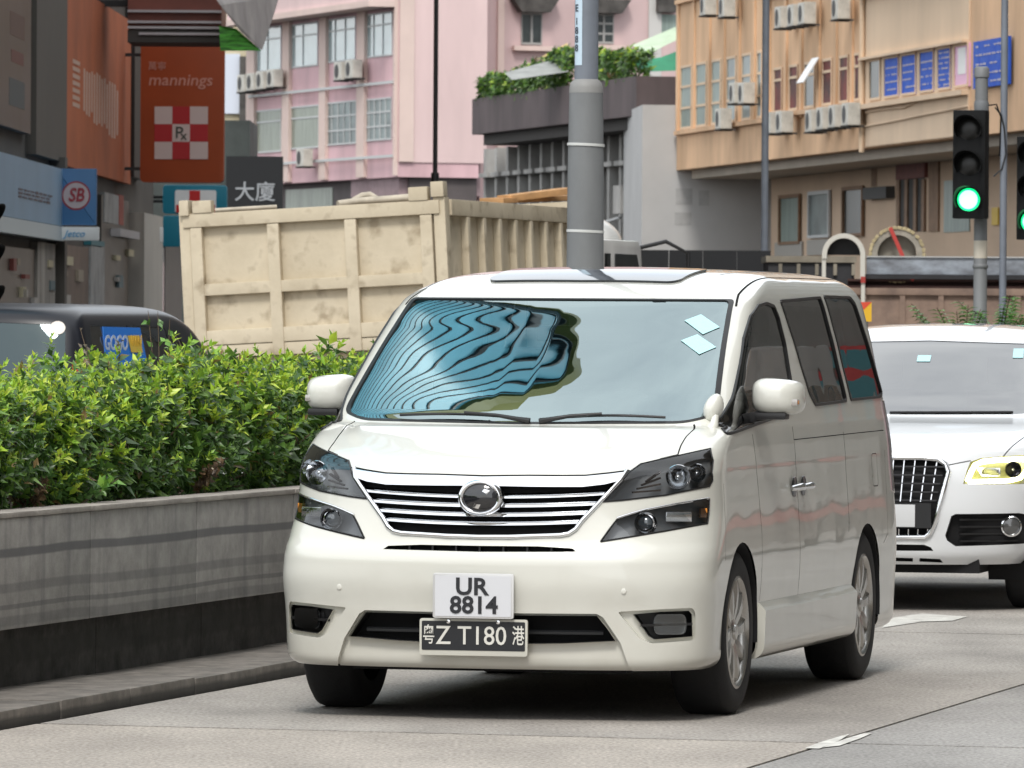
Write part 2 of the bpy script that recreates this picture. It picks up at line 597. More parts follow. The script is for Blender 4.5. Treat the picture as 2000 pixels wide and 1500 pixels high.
# ------------------------------------------------------------------ the white people carrier
PEARL = mat('pearl_white_paint', (0.665, 0.665, 0.61), rough=0.32, coat=1.0, var=0.015, scale=0.6)
def road_film(m):
    """thin road dust low on the bodywork, broken up by noise"""
    n = m.node_tree; b = n.nodes['Principled BSDF']; L = n.links
    src = b.inputs['Base Color'].links[0].from_socket
    t = n.nodes.new('ShaderNodeTexCoord'); sp = n.nodes.new('ShaderNodeSeparateXYZ'); L.new(t.outputs['Object'], sp.inputs[0])
    no = n.nodes.new('ShaderNodeTexNoise'); no.inputs['Scale'].default_value = 5; no.inputs['Detail'].default_value = 8; L.new(t.outputs['Object'], no.inputs['Vector'])
    ad = n.nodes.new('ShaderNodeMath'); ad.operation = 'MULTIPLY_ADD'; ad.inputs[1].default_value = .5; L.new(no.outputs['Fac'], ad.inputs[0]); L.new(sp.outputs['Z'], ad.inputs[2])
    mr = n.nodes.new('ShaderNodeMapRange'); mr.inputs['From Min'].default_value = .40; mr.inputs['From Max'].default_value = .85; mr.inputs['To Min'].default_value = .45; mr.inputs['To Max'].default_value = 0
    L.new(ad.outputs[0], mr.inputs['Value'])
    mx = n.nodes.new('ShaderNodeMix'); mx.data_type = 'RGBA'; mx.inputs['B'].default_value = (.40, .37, .31, 1)
    L.new(mr.outputs['Result'], mx.inputs['Factor']); L.new(src, mx.inputs['A']); L.new(mx.outputs['Result'], b.inputs['Base Color'])
road_film(PEARL)
def panel_wave(m, st=.10, sc=1.6):
    """very slight unevenness of pressed sheet metal"""
    n = m.node_tree; b = n.nodes['Principled BSDF']
    t = n.nodes.new('ShaderNodeTexCoord'); no = n.nodes.new('ShaderNodeTexNoise'); no.inputs['Scale'].default_value = sc; no.inputs['Detail'].default_value = 1.5
    n.links.new(t.outputs['Object'], no.inputs['Vector'])
    bp = n.nodes.new('ShaderNodeBump'); bp.inputs['Strength'].default_value = st; bp.inputs['Distance'].default_value = .06
    n.links.new(no.outputs['Fac'], bp.inputs['Height']); n.links.new(bp.outputs['Normal'], b.inputs['Coat Normal']); n.links.new(bp.outputs['Normal'], b.inputs['Normal'])
panel_wave(PEARL)
BLACKP = mat('black_plastic', (0.012, 0.012, 0.013), rough=0.45)
RUBBER = mat('black_rubber', (0.010, 0.010, 0.011), rough=0.75, bump=0.15, bscale=90)
CHROME = mat('chrome', (0.83, 0.84, 0.86), rough=0.06, metal=1.0)
DARKCH = mat('dark_chrome', (0.16, 0.165, 0.18), rough=0.18, metal=1.0)
ALLOY = mat('alloy_wheel', (0.50, 0.49, 0.47), rough=0.25, metal=1.0, var=.1, scale=6)
DISC = mat('brake_disc_grey', (0.05, 0.048, 0.045), rough=0.6, metal=.5)
VOID = mat('shadow_black', (0.006, 0.006, 0.007), rough=0.9)
WSGLASS = glass('windscreen_glass', (0.30, 0.36, 0.36), 0.40, wave=0.075, wscale=2.2, rcol=(.82, .98, 1.0))
PRIV = glass('privacy_glass', (0.06, 0.065, 0.065), 0.12, wave=0.06, wscale=2.0)
DOORGL = glass('door_glass', (0.42, 0.48, 0.46), 0.08, wave=0.05, wscale=2.0)
LENS = glass('lamp_lens', (0.90, 0.92, 0.93), 0.05)
CABIN = mat('cabin_grey', (0.055, 0.055, 0.056), rough=0.8)
SEAT = mat('seat_fabric', (0.16, 0.155, 0.145), rough=0.9, var=.1, scale=9)
AMBER = mat('amber_lens', (0.75, 0.28, 0.05), rough=0.15, coat=.6)
REDL = mat('red_lens', (0.42, 0.02, 0.02), rough=0.12, coat=.6)

VX0, VY0, VYAW = -0.13883, 27.9205, 0.2311185
van = thing('people_carrier', 'white people carrier driving towards the viewer with two number plates stacked on its bumper', 'van', (VX0, VY0, 0), -VYAW)
MV = Matrix.Translation((VX0, VY0, 0)) @ Matrix.Rotation(-VYAW, 4, 'Z')
MVi = MV.inverted()

def van_step(z):
    return 0.014 if z < 1.2 else (0.024 if z < 1.74 else 0.045)
#        z     yc    w     a     n    k    yr    b
VK = [(0.215, .075, .868, .46, 3.4, .12, 4.80, .25),
      (0.232, .050, .892, .48, 3.5, .12, 4.83, .26),
      (0.265, .040, .908, .49, 3.6, .13, 4.85, .28),
      (0.34,  .040, .911, .49, 3.7, .14, 4.86, .28),
      (0.46,  .030, .916, .49, 3.7, .15, 4.86, .28),
      (0.58,  .008, .924, .51, 3.7, .15, 4.85, .28),
      (0.655, .006, .925, .53, 3.5, .15, 4.84, .28),
      (0.695, .018, .924, .55, 3.5, .15, 4.84, .28),
      (0.745, .040, .922, .575, 3.3, .15, 4.83, .28),
      (0.88,  .060, .913, .66, 3.0, .15, 4.82, .28),
      (0.985, .082, .905, .64, 3.0, .15, 4.81, .27),
      (1.020, .105, .903, .615, 3.0, .15, 4.80, .27),
      (1.050, .165, .902, .57, 3.0, .15, 4.80, .27),
      (1.085, .245, .899, .50, 3.0, .15, 4.80, .27),
      (1.125, .355, .895, .44, 3.1, .16, 4.79, .27),
      (1.165, .475, .890, .42, 3.3, .18, 4.78, .26),
      (1.200, .605, .885, .45, 3.6, .22, 4.77, .26),
      (1.215, .675, .882, .47, 3.8, .24, 4.77, .26),
      (1.262, .748, .874, .47, 4.0, .23, 4.76, .26),
      (1.35, .888, .860, .46, 4.1, .21, 4.73, .25),
      (1.45, 1.059, .842, .45, 4.2, .18, 4.70, .25),
      (1.55, 1.243, .826, .43, 4.3, .15, 4.67, .24),
      (1.62, 1.378, .812, .42, 4.4, .13, 4.65, .24),
      (1.735, 1.609, .788, .40, 4.4, .10, 4.61, .24),
      (1.775, 1.72, .774, .44, 3.8, .12, 4.59, .26),
      (1.815, 1.88, .745, .50, 3.2, .14, 4.57, .30),
      (1.845, 2.06, .700, .56, 2.9, .15, 4.53, .34),
      (1.868, 2.30, .62, .60, 2.6, .15, 4.47, .40),
      (1.882, 2.58, .48, .58, 2.4, .15, 4.38, .45),
      (1.889, 2.90, .30, .42, 2.2, .15, 4.20, .45),
      (1.891, 3.18, .10, .15, 2.0, .15, 3.90, .20)]
def sstep(a, b, x):
    t = min(1, max(0, (x - a) / (b - a))); return t * t * (3 - 2 * t)
def hood_warp(x, y, z):
    # raised centre of the bonnet with a crease either side
    if 1.03 < z < 1.212 and y < .95:
        e = .50 + .20 * sstep(1.03, 1.20, z)
        z += .011 * sstep(e + .035, e - .03, x) * sstep(1.03, 1.07, z) * sstep(1.212, 1.19, z)
    return (x, y, z)
SH = Shell(VK, van_step, warp=hood_warp)
_miss = []
def vhit(px, py):
    d = MVi.to_3x3() @ ray(px, py)
    o = MVi @ CO
    h = SH.hit(o, d)
    if h is None:       # the half shell only has x >= 0 : look at the mirrored ray
        h = SH.hit(Vector((-o.x, o.y, o.z)), Vector((-d.x, d.y, d.z)))
        if h is not None: h = Vector((-h.x, h.y, h.z))
    if h is None:
        _miss.append((px, py))
        h = SH.bvh.find_nearest(o + d * 28.5)[0]
    return h
def PF(pts):    # pixels -> (x, z) on the front
    return [(h.x, h.z) for h in (vhit(*p) for p in pts)]
def PS(pts):    # pixels -> (y, z) on the left side
    return [(h.y, h.z) for h in (vhit(*p) for p in pts)]
front = lambda c, n: n.y < 0.25 and c.y < 1.2
sidec = lambda c, n: c.x > 0.55 and n.x > 0.3 and n.y > -0.93
def ctr(poly):  # let a half outline run a little over the centre line
    return [(-0.02, p[1]) if p[0] < 0.03 else p for p in poly]

T = dict(hood=1, ws=2, ws_m=3, head=4, low=5, grille=6, slot=7, lip=8, intake=9, fog=10, g_f=11, g_s=12, g_q=13, skirt=14, arch=15, door=16, sdoor=17, flap=18, gap=19, roofg=20, rear_g=23, rub=24, tail=22, low_ch=25, trim=26, bump=27)
# wheel arches
WY = (0.93, 3.88); WZ = 0.345
for wy in WY:
    SH.carve([(wy + .378 * math.cos(2 * math.pi * i / 40), WZ + .378 * math.sin(2 * math.pi * i / 40)) for i in range(40)], 'side', T['arch'], cond=lambda c, n: c.x > .6)
    SH.carve([(wy - .36, .10), (wy + .36, .10), (wy + .375, WZ), (wy - .375, WZ)], 'side', T['arch'], cond=lambda c, n: c.x > .6)
# windscreen and its moulding
ws = rounded([(-.02, 1.222), (.70, 1.232), (.795, 1.262), (.700, 1.742), (-.02, 1.742)], [0, .05, .04, .02, 0])
wsc = lambda c, n: c.y < 2.1
wso = rounded([(-.02, 1.214), (.70, 1.222), (.815, 1.256), (.718, 1.747), (-.02, 1.747)], [0, .05, .04, .02, 0])
SH.carve(wso, 'front', T['ws_m'], cond=wsc)
SH.carve(ws, 'front', T['ws'], allow=(T['ws_m'],), cond=wsc)
# lamps
HEAD = PF([(1177, 980), (1216, 938), (1231, 921), (1252, 906), (1290, 897), (1324, 890), (1388, 876), (1393, 900), (1392, 938), (1385, 950), (1300, 967), (1215, 977)])
LOWL = PF([(1173, 1058), (1193, 1030), (1208, 1011), (1261, 996), (1330, 983), (1386, 974), (1385, 1000), (1382, 1022), (1300, 1037)])
SH.carve(HEAD, 'front', T['head'], cond=front)
SH.carve(LOWL, 'front', T['low'], cond=front)
# grille, slot, lower intake, fog pockets
GRI = ctr(PF([(936, 929), (1032, 928), (1100, 928.5), (1144, 928), (1192, 923), (1227, 919), (1214, 938), (1174, 980), (1138, 1022), (1126, 1038), (1112, 1047), (1095, 1050), (1000, 1053), (936, 1054)]))
SH.carve(GRI, 'front', T['grille'], cond=front)
SH.carve(ctr(PF([(936, 1066), (1050, 1067), (1118, 1071), (1127, 1078), (1050, 1078), (936, 1078)])), 'front', T['slot'], cond=front)
LIP = ctr(PF([(936, 1197), (1165, 1199), (1178, 1206), (1212, 1256), (1236, 1299), (936, 1302)])); LIP[-1] = (-.02, .19); LIP[-2] = (LIP[-2][0], .19)
SH.carve(LIP, 'front', T['lip'], cond=front)
INT = ctr(PF([(936, 1201), (1166, 1203), (1186, 1228), (1202, 1252), (1100, 1257), (936, 1259)]))
SH.carve(INT, 'front', T['intake'], allow=(T['lip'],), cond=front)
FOG = PF([(1236, 1200), (1290, 1195), (1346, 1193), (1351, 1200), (1352, 1243), (1276, 1249), (1264, 1242)])
SH.carve(rounded(PF([(1206, 1195), (1290, 1190), (1352, 1187), (1358, 1196), (1358, 1250), (1272, 1257), (1248, 1246)]), .012, 3), 'front', 30, cond=front)
SH.carve(FOG, 'front', T['fog'], allow=(30,), cond=front)
# side windows
SH.carve(rounded(PS([(1417, 848), (1430, 778), (1445, 712), (1452, 662), (1465, 618), (1480, 597), (1496, 592), (1511, 598), (1521, 622), (1534, 675), (1543, 731), (1551, 785), (1549, 802), (1500, 820)]), .012, 3), 'side', T['g_f'], cond=sidec)
SH.carve(rounded(PS([(1523, 588), (1601, 581), (1653, 783), (1592, 791), (1580, 768)]), .02, 3), 'side', T['g_s'], cond=sidec)
SH.carve(rounded(PS([(1608, 579), (1659, 581), (1669, 594), (1722, 768), (1718, 775), (1661, 781)]), .015, 3), 'side', T['g_q'], cond=sidec)
# side skirt
SK = [(1.325, .455), (3.49, .455), (3.49, .18), (1.325, .18)]
SH.carve(SK, 'side', T['skirt'], cond=sidec)
# bonnet: separate panel; its shut line runs from the windscreen corner to the lamp and along the grille top
HOODL = PF([(1372, 827), (1356, 838), (1341, 852), (1330, 870), (1324, 888)])
HOOD = [(-.02, 1.213), (.60, 1.213), (.735, 1.217)] + HOODL[1:] + PF([(1290, 896), (1252, 905), (1231, 920)]) + [(GRI[5][0], GRI[5][1] + .001), (GRI[4][0], GRI[4][1]), (GRI[3][0], GRI[3][1]), (GRI[2][0], GRI[2][1]), (GRI[1][0], GRI[1][1]), (-.02, GRI[0][1])]
hc = lambda c, n: c.y < 1.1
SH.line([p for p in HOOD[2:8]], 'front', T['gap'], .0028, cond=hc)
SH.line(HOOD[8:], 'front', T['gap'], .0024, cond=hc)
SH.carve(HOOD, 'front', T['hood'], cond=hc)
# door shut lines, flap, drip line
def sl(pts, hw=.003, allow=(0, 14)): SH.line(pts, 'side', T['gap'], hw, allow=allow, cond=sidec)
sl([(1.30, 1.17), (1.34, .95), (1.36, .75), (1.345, .465)])
sl([(2.215, 1.19), (2.215, .45)])
sl([(3.415, 1.15), (3.415, .75), (3.40, .70)])
sl([(2.215, 1.135), (4.45, 1.145)], .002)
FL = rounded([(4.08, 1.04), (4.22, 1.04), (4.22, .89), (4.08, .89)], .03)
SH.line(FL, 'side', T['gap'], .002, cond=sidec, closed=True)
sl([(4.44, 1.05), (4.40, .66), (4.30, .62)], .002)
sl([(.62, .975), (.60, .80), (.565, .66)], .0016)
# tail lamp wrapping the corner, rear screen
SH.carve([(4.50, 1.28), (5, 1.30), (5, .80), (4.56, .86)], 'side', T['tail'], cond=lambda c, n: c.x > .62 and c.y > 4.3)
SH.carve([(-.02, 1.20), (.68, 1.22), (.66, 1.72), (-.02, 1.74)], 'front', T['rear_g'], cond=lambda c, n: c.y > 4.2 and n.y > .4)
# glass roof panel
SH.carve(rounded([(-.02, 1.90), (.40, 1.92), (.43, 1.99), (.43, 2.60), (-.02, 2.62)], [0, .06, .05, .06, 0]), 'top', T['roofg'], cond=lambda c, n: n.z > .3 and c.z > 1.7)
# roof seam
SH.line([(.740, 1.66), (.715, 1.85), (.700, 2.3), (.690, 3.0), (.685, 4.25)], 'top', T['gap'], .005, cond=lambda c, n: c.z > 1.72)

if _miss: print('van pixel misses', _miss)
# ---- extract the parts
def center_part(name, tags, m, **k): 
    V, F = both(*SH.get(tags)); return patch(name, V, F, m, van, **k)
center_part('body_shell', (0,), PEARL)
center_part('bonnet', (T['hood'],), PEARL)
V, F = both(*SH.get(T['gap'])); patch('panel_gap', offset(V, F, -.006), F, VOID, van)
V, F = both(*SH.get(T['ws'])); WSV, WSF = V, F
wsg = patch('windscreen', offset(V, F, -.003), F, WSGLASS, van)
V, F = both(*SH.get(T['ws_m'])); solid('windscreen_moulding', offset(V, F, .002), F, .008, BLACKP, van)
V, F = both(*SH.get(T['roofg'])); V = offset(V, F, .010)
solid('sunroof', V, F, .008, mat('roof_glass', (.02, .025, .03), rough=.05, coat=.6, ior=1.5), van)
V, F = both(*SH.get(T['rear_g'])); patch('rear_screen', offset(V, F, -.003), F, PRIV, van)

def two(fn, tags):
    V, F = SH.get(tags)
    for sgn in (1, -1):
        if sgn < 0: V, F = mirror(V, F)
        fn(V, F, sgn)
def lampbox(V, F, sgn, depth, name):
    vec = Vector((-.10 * sgn, 1, 0)).normalized() * depth
    cover = patch(name, offset(V, F, .0015), F, LENS, van)
    bv = [v + vec for v in V]
    patch('reflector_bed', bv, F, mat('lamp_bed', (.24, .245, .255), rough=.35, metal=.25), cover)
    W_, G_ = walls(V, F, vec)
    weld(patch('lamp_wall', W_, G_, mat('lamp_wall_grey', (.34, .345, .355), rough=.25, metal=.5), cover))
    # dark rim round the lens
    mb = MB()
    for a, b in rim_edges(F): mb.bar(V[a] + Vector((0, -.001, 0)), V[b] + Vector((0, -.001, 0)), .006, .006)
    mb.build('lens_seal', BLACKP, cover)
    return cover
def bowl(parent, c, r, sgn, m, name='reflector_bowl', bulb=True, yaw=0.25):
    M = Matrix.Translation(c) @ Matrix.Rotation(yaw * sgn, 4, 'Z') @ Matrix.Rotation(R(90), 4, 'X')   # local z -> -y
    MB().lathe([(r, .030), (r * .96, .034), (r * .93, .030), (r * .75, -.004), (r * .45, -.025), (.002, -.034)], 28, M, cap=False).build(name, m, parent, smooth=60)
    if bulb: MB().lathe([(r * .22, -.03), (r * .22, .005), (r * .16, .016), (.001, .02)], 16, M).build('bulb', mat('bulb_glass', (.75, .76, .78), rough=.08, metal=.8), parent, smooth=60)
BRIGHT = mat('lamp_reflector', (.72, .73, .75), rough=.12, metal=1.0)
def van_pt(px, py, dy=0.0):
    h = vhit(px, py); return Vector((h.x, h.y + dy, h.z))
def do_head(V, F, sgn):
    c = lampbox(V, F, sgn, .13, 'headlight')
    for (px, py, r) in ((1318, 932, .052),):
        q = van_pt(px, py, .060); q.x *= sgn
        bowl(c, q, r, sgn, BRIGHT)
    q = van_pt(1352, 924, .090); q.x *= sgn; bowl(c, q, .038, sgn, BRIGHT)
    q = van_pt(1262, 950, .04); q.x *= sgn
    mb = MB()
    for i in range(4):
        p = van_pt(1232 + i * 9, 962 - i * 7, .03); e = van_pt(1285, 958 - i * 12, .045)
        p.x *= sgn; e.x *= sgn
        mb.bar(p, e, .012, .007)
    mb.build('indicator_fins', mat('fin_grey', (.20, .17, .16), rough=.25, metal=.8), c)
def do_low(V, F, sgn):
    c = lampbox(V, F, sgn, .06, 'driving_lamp')
    q = van_pt(1258, 1022, .028); q.x *= sgn
    bowl(c, q, .047, sgn, DARKCH, bulb=False)
    M = Matrix.Translation(q + Vector((0, -.012, 0))) @ Matrix.Rotation(R(90), 4, 'X')
    MB().lathe([(.034, -.02), (.033, -.004), (.026, .006), (.014, .012), (.001, .014)], 24, M).build('projector_lens', mat('projector_glass', (.05, .06, .07), rough=.03, coat=1.0, ior=1.8), c, smooth=60)
    MB().lathe([(.040, -.01), (.041, .002), (.036, .004), (.034, -.004)], 28, M, close=True).build('projector_ring', CHROME, c, smooth=60)
    q2 = van_pt(1322, 1010, .03); q2.x *= sgn
    MB().box(-.055, .055, -.01, .01, -.022, .022, Matrix.Translation(q2) @ Matrix.Rotation(.45 * sgn, 4, 'Z')).build('position_lamp', BRIGHT, c, bevel=.006)
    q3 = van_pt(1370, 1002, .03); q3.x *= sgn
    MB().box(-.016, .016, -.01, .01, -.02, .02, Matrix.Translation(q3) @ Matrix.Rotation(.7 * sgn, 4, 'Z')).build('side_reflector', AMBER, c, bevel=.005)
    # chrome strip along the top edge
    pts = []
    for px, py in ((1205, 1012), (1233, 1003), (1261, 995.5), (1300, 988), (1345, 980), (1385, 973)):
        p = van_pt(px, py, -.004); p.x *= sgn; pts.append(p)
    MB().tube(pts, .005, 8).build('chrome_strip', CHROME, c, smooth=60)
two(do_head, T['head'])
two(do_low, T['low'])

def recess(name, V, F, vec, m_floor, m_wall, skip=None):
    fl = patch(name, [v + vec for v in V], F, m_floor, van)
    W_, G_ = walls(V, F, vec, skip)
    weld(patch('recess_wall', W_, G_, m_wall, fl))
    return fl
cskip = lambda a, b: abs(a.x) < 1e-4 and abs(b.x) < 1e-4
# grille: recessed dark bed, chrome frame, bars, badge
V, F = both(*SH.get(T['grille']))
gr = recess('grille', V, F, Vector((0, .055, 0)), VOID, BLACKP)
GRv = V
def front_y(x, z):
    h = SH.bvh.ray_cast(Vector((abs(x), -1, z)), Vector((0, 1, 0)))[0]
    return h.y if h else 0.1
def gx_edge(z):     # half width of the grille opening at height z
    xs = []
    n = len(GRI)
    for i in range(n):
        a, b = GRI[i], GRI[(i + 1) % n]
        if (a[1] - z) * (b[1] - z) < 0:
            xs.append(a[0] + (b[0] - a[0]) * (z - a[1]) / (b[1] - a[1]))
    return max(xs) if xs else .4
def strip_bar(z0c, z0e, hh, dep, proud, name, xa=None, skip_r=0.0, m=CHROME):
    """chrome bar across the grille: height follows from z at centre to z at the end; rounded section"""
    segs = [(-1, 1)] if not skip_r else [(-1, -skip_r), (skip_r, 1)]
    xe = xa or gx_edge(z0e) - .006
    mb = MB()
    for (s0, s1) in segs:
        n = 24 if not skip_r else 14
        rows = []
        for i in range(n + 1):
            if skip_r: x = (s0 * (xe if s0 == -1 else 1)) + ((s1 * (xe if s1 == 1 else 1)) - (s0 * (xe if s0 == -1 else 1))) * i / n
            else: x = -xe + 2 * xe * i / n
            t = (abs(x) / xe) ** 2
            z = z0c + (z0e - z0c) * t
            y = front_y(x, z) - proud
            rows.append([Vector((x, y + dep, z - hh * .45)), Vector((x, y + .006, z - hh * .55)), Vector((x, y, z - hh * .40)), Vector((x, y + .005, z - hh * .05)), Vector((x, y + .017, z + hh * .5)), Vector((x, y + dep, z + hh * .55))])
        v = [p for r_ in rows for p in r_]; f = []
        for i in range(n):
            for j in range(6):
                f.append((i * 6 + j, i * 6 + (j + 1) % 6, (i + 1) * 6 + (j + 1) % 6, (i + 1) * 6 + j))
        f.append(tuple(range(6))[::-1]); f.append(tuple(n * 6 + j for j in range(6)))
        mb.add(v, f)
    return mb.build(name, m, gr, smooth=50)
def zc(py, px=936): return vhit(px, py).z
# top chrome bar follows the bonnet edge
def poly_strip(top, bot, proud, name):
    mb = MB(); n = len(top)
    v = []
    for i in range(n):
        for p in (top[i], bot[i]):
            v.append(Vector((p[0], front_y(p[0], p[1]) - proud, p[1])))
        v.append(v[-1] + Vector((0, .03, 0))); v.append(v[-3] + Vector((0, .03, 0)))
    f = []
    for i in range(n - 1):
        for j in range(4):
            f.append((i * 4 + j, i * 4 + (j + 1) % 4, (i + 1) * 4 + (j + 1) % 4, (i + 1) * 4 + j))
    f.append((0, 1, 2, 3)[::-1]); f.append(tuple((n - 1) * 4 + j for j in range(4)))
    mb.add(v, f)
    return mb.build(name, CHROME, gr, bevel=.004, smooth=50)
TOPB = PF([(936, 930.5), (985, 930), (1032, 929.5), (1085, 930), (1144, 929.5), (1190, 925), (1222, 921)])
BOTB = PF([(936, 949), (985, 949.5), (1032, 950.5), (1085, 951), (1138, 951), (1182, 946), (1213, 938)])
TOPB[0] = (0, TOPB[0][1]); BOTB[0] = (0, BOTB[0][1])
mt = [(-p[0], p[1]) for p in TOPB[:0:-1]] + TOPB; mb_ = [(-p[0], p[1]) for p in BOTB[:0:-1]] + BOTB
poly_strip(mt, mb_, .008, 'top_bar')
for (yc_, ye_, hh, sk) in ((969, 960, .021, .085), (986.5, 980, .021, .07), (1004.5, 998, .021, 0), (1022, 1016, .020, 0)):
    strip_bar(zc(yc_), zc(ye_), hh, .035, -.006, 'grille_bar', skip_r=sk)
# chrome surround of the grille, sides and bottom
sur = []
for p in GRI[5:]:
    sur.append(Vector((p[0] * .992 if p[0] > .1 else p[0], front_y(p[0], p[1]) - .002, p[1])))
sur = sur[:-1] + [Vector((0, front_y(0, GRI[-1][1] + .012) - .002, GRI[-1][1] + .012))]
for i in range(len(sur)):
    if sur[i].x < .45 and i < len(sur) - 1: sur[i].z += .010
full = sur + [Vector((-p.x, p.y, p.z)) for p in sur[-2::-1]]
MB().tube(full, .010, 8).build('grille_surround', CHROME, gr, smooth=60)
# badge: oval chrome ring with dark domed centre
bz = zc(972); by = front_y(0, bz)
Mb = Matrix.Translation((0, by - .016, bz)) @ Matrix.Rotation(R(90), 4, 'X') @ Matrix.Diagonal((1.0, .78, 1, 1))
bd = MB().lathe([(.096, -.045), (.097, -.004), (.090, .010), (.082, .014), (.074, .010), (.070, .002)], 40, Mb).build('badge', CHROME, gr, smooth=60)
Mb2 = Matrix.Translation((0, by - .016, bz)) @ Matrix.Rotation(R(90), 4, 'X') @ Matrix.Diagonal((1.0, .78, 1, 1))
MB().lathe([(.072, .004), (.055, .012), (.03, .017), (.001, .018)], 32, Mb2).build('badge_dome', mat('badge_black', (.012, .013, .016), rough=.06, coat=1.0), gr, smooth=60)
GLINT = [(-.030, -.040), (-.004, -.046), (.022, .006), (.046, .030), (.020, .038), (-.006, .008)]  # invented emblem, shaped after the diagonal white highlight on the dome
MB().prism(GLINT, -.016, -.004, lambda u, v, d: Vector((u, by - .016 + d, bz + v))).build('badge_glint_mark', CHROME, gr, bevel=.002)
# slot under the grille with short ribs
V, F = both(*SH.get(T['slot']))
sl_ = recess('air_slot', V, F, Vector((0, .05, 0)), VOID, BLACKP)
zs = sum(v.z for v in V) / len(V)
for x in (-.30, -.2, -.1, 0, .1, .2, .30):
    MB().box(x - .004, x + .004, front_y(x, zs) + .018, front_y(x, zs) + .05, zs - .012, zs + .012).build('slot_rib', BLACKP, sl_)
# lower lip pushed back behind the bumper corners; dark intake
V, F = both(*SH.get(T['lip']))
vl = Vector((0, .034, 0))
lipo = patch('bumper_lip', [v + vl for v in V], F, PEARL, van)
W_, G_ = walls(V, F, vl, skip=lambda a, b: a.z < .225 and b.z < .225)
weld(patch('recess_wall', W_, G_, PEARL, lipo))
V, F = both(*SH.get(T['intake']))
V = [v + vl for v in V]
it = recess('lower_intake', V, F, Vector((0, .10, 0)), VOID, BLACKP)
zmid = sum(v.z for v in V) / len(V)
mb = MB()
for k, dz in enumerate((-.012,)):
    pts = [Vector((x, front_y(x, zmid + dz) + .075, zmid + dz)) for x in [i * .1 - .5 for i in range(11)]]
    mb.tube(pts, .010, 6)
mb.build('intake_bar', mat('intake_grey', (.03, .031, .034), rough=.5), it)
# fog lamps
def do_fog(V, F, sgn):
    V = [v + Vector((0, .022, 0)) for v in V]
    fl = recess('fog_lamp_pocket', V, F, Vector((0, .05, 0)), BLACKP, BLACKP)
    q = van_pt(1305, 1220, .034); q.x *= sgn
    Mf = Matrix.Translation(q) @ Matrix.Rotation(.50 * sgn, 4, 'Z')
    FO = rounded([(-.062, -.042), (.062, -.042), (.070, 0), (.062, .042), (-.062, .042), (-.072, 0)], .02)
    MB().prism(FO, 0, .03, lambda u, v, d: Mf @ Vector((u, d, v))).build('fog_lamp', BRIGHT, fl, bevel=.004)
    MB().prism(FO, -.012, -.008, lambda u, v, d: Mf @ Vector((u, d, v))).build('fog_lens', glass('fog_glass', (.55, .57, .58), .10, rough=.12), fl)
    a = van_pt(1248, 1222, .030); b = van_pt(1349, 1219, .028); a.x *= sgn; b.x *= sgn
    MB().bar(a + Vector((0, -.008, 0)), b + Vector((0, -.008, 0)), .02, .010).build('fog_slat', BLACKP, fl)
two(do_fog, T['fog'])
def do_pocket(V, F, sgn):
    inner = {}
    # funnel: outer rim stays on the bumper, inner rim goes back
    cy = Vector((0, .022, 0))
    pk_ = patch('fog_surround', [v + cy for v in V], F, PEARL, van)
    W_, G_ = walls(V, F, cy); weld(patch('recess_wall', W_, G_, PEARL, pk_))
two(do_pocket, 30)
# windows of the sides
def pane(nm, m):
    def fn(V, F, sgn):
        patch(nm, offset(V, F, -.004), F, m, van)
        mb = MB()
        for a, b in rim_edges(F): mb.bar(V[a], V[b], .012, .010, up=(1, 0, 0))
        mb.build('window_seal', BLACKP, van)
    return fn
two(pane('front_side_window', DOORGL), T['g_f'])
two(pane('sliding_door_window', PRIV), T['g_s'])
two(pane('rear_quarter_window', PRIV), T['g_q'])
def do_skirt(V, F, sgn):
    # proud of the door with a chamfer along the top
    k = lambda v: .034 * min(1.0, max(0.0, (.456 - v.z) / .034))
    V2 = [v + Vector((k(v) * sgn, 0, 0)) for v in V]
    s_ = patch('side_skirt', V2, F, PEARL, van, ang=24)
    mb = MB()
    for a, b in rim_edges(F):
        if V[a].z < .45 or V[b].z < .45: mb.add([V[a], V[b], V2[b], V2[a]], [(0, 1, 2, 3)])
    weld(mb.build('skirt_edge', PEARL, s_))
two(do_skirt, T['skirt'])
def do_tail(V, F, sgn):
    solid('tail_lamp', offset(V, F, .004), F, .02, mat('smoked_lens', (.30, .22, .24), rough=.12, coat=.8), van)
two(do_tail, T['tail'])
# wheel arch liners, underbody
for wy in WY:
    for sgn in (1, -1):
        mb = MB(); n = 30; v = []; f = []
        for i in range(n + 1):
            a = math.pi * (-.05 + 1.10 * i / n)
            for x in (.916, .905, .60):
                rr = .376 if x > .91 else .372
                v.append((sgn * x, wy + rr * math.cos(a), WZ + rr * math.sin(a)))
        for i in range(n):
            for j in range(2): f.append((i * 3 + j, i * 3 + j + 1, (i + 1) * 3 + j + 1, (i + 1) * 3 + j))
        k = len(v)
        v.append((sgn * .60, wy, WZ)); 
        for i in range(n): f.append((i * 3 + 2, k, (i + 1) * 3 + 2))
        mb.add(v, f).build('wheel_arch', VOID, van, smooth=40)
ub = MB().box(-.58, .58, .22, 4.6, .20, .30).box(-.86, .86, 1.38, 3.44, .22, .30).box(-.60, .60, .20, .52, .235, .32).box(-.84, .84, 4.34, 4.66, .26, .34)
ub.build('underbody', VOID, van)
for sgn in (1, -1):
    for wy in WY:
        make_wheel(van, (sgn * .905, wy, WZ), sgn, WZ, .232, .225, 10, RUBBER, ALLOY, DISC)
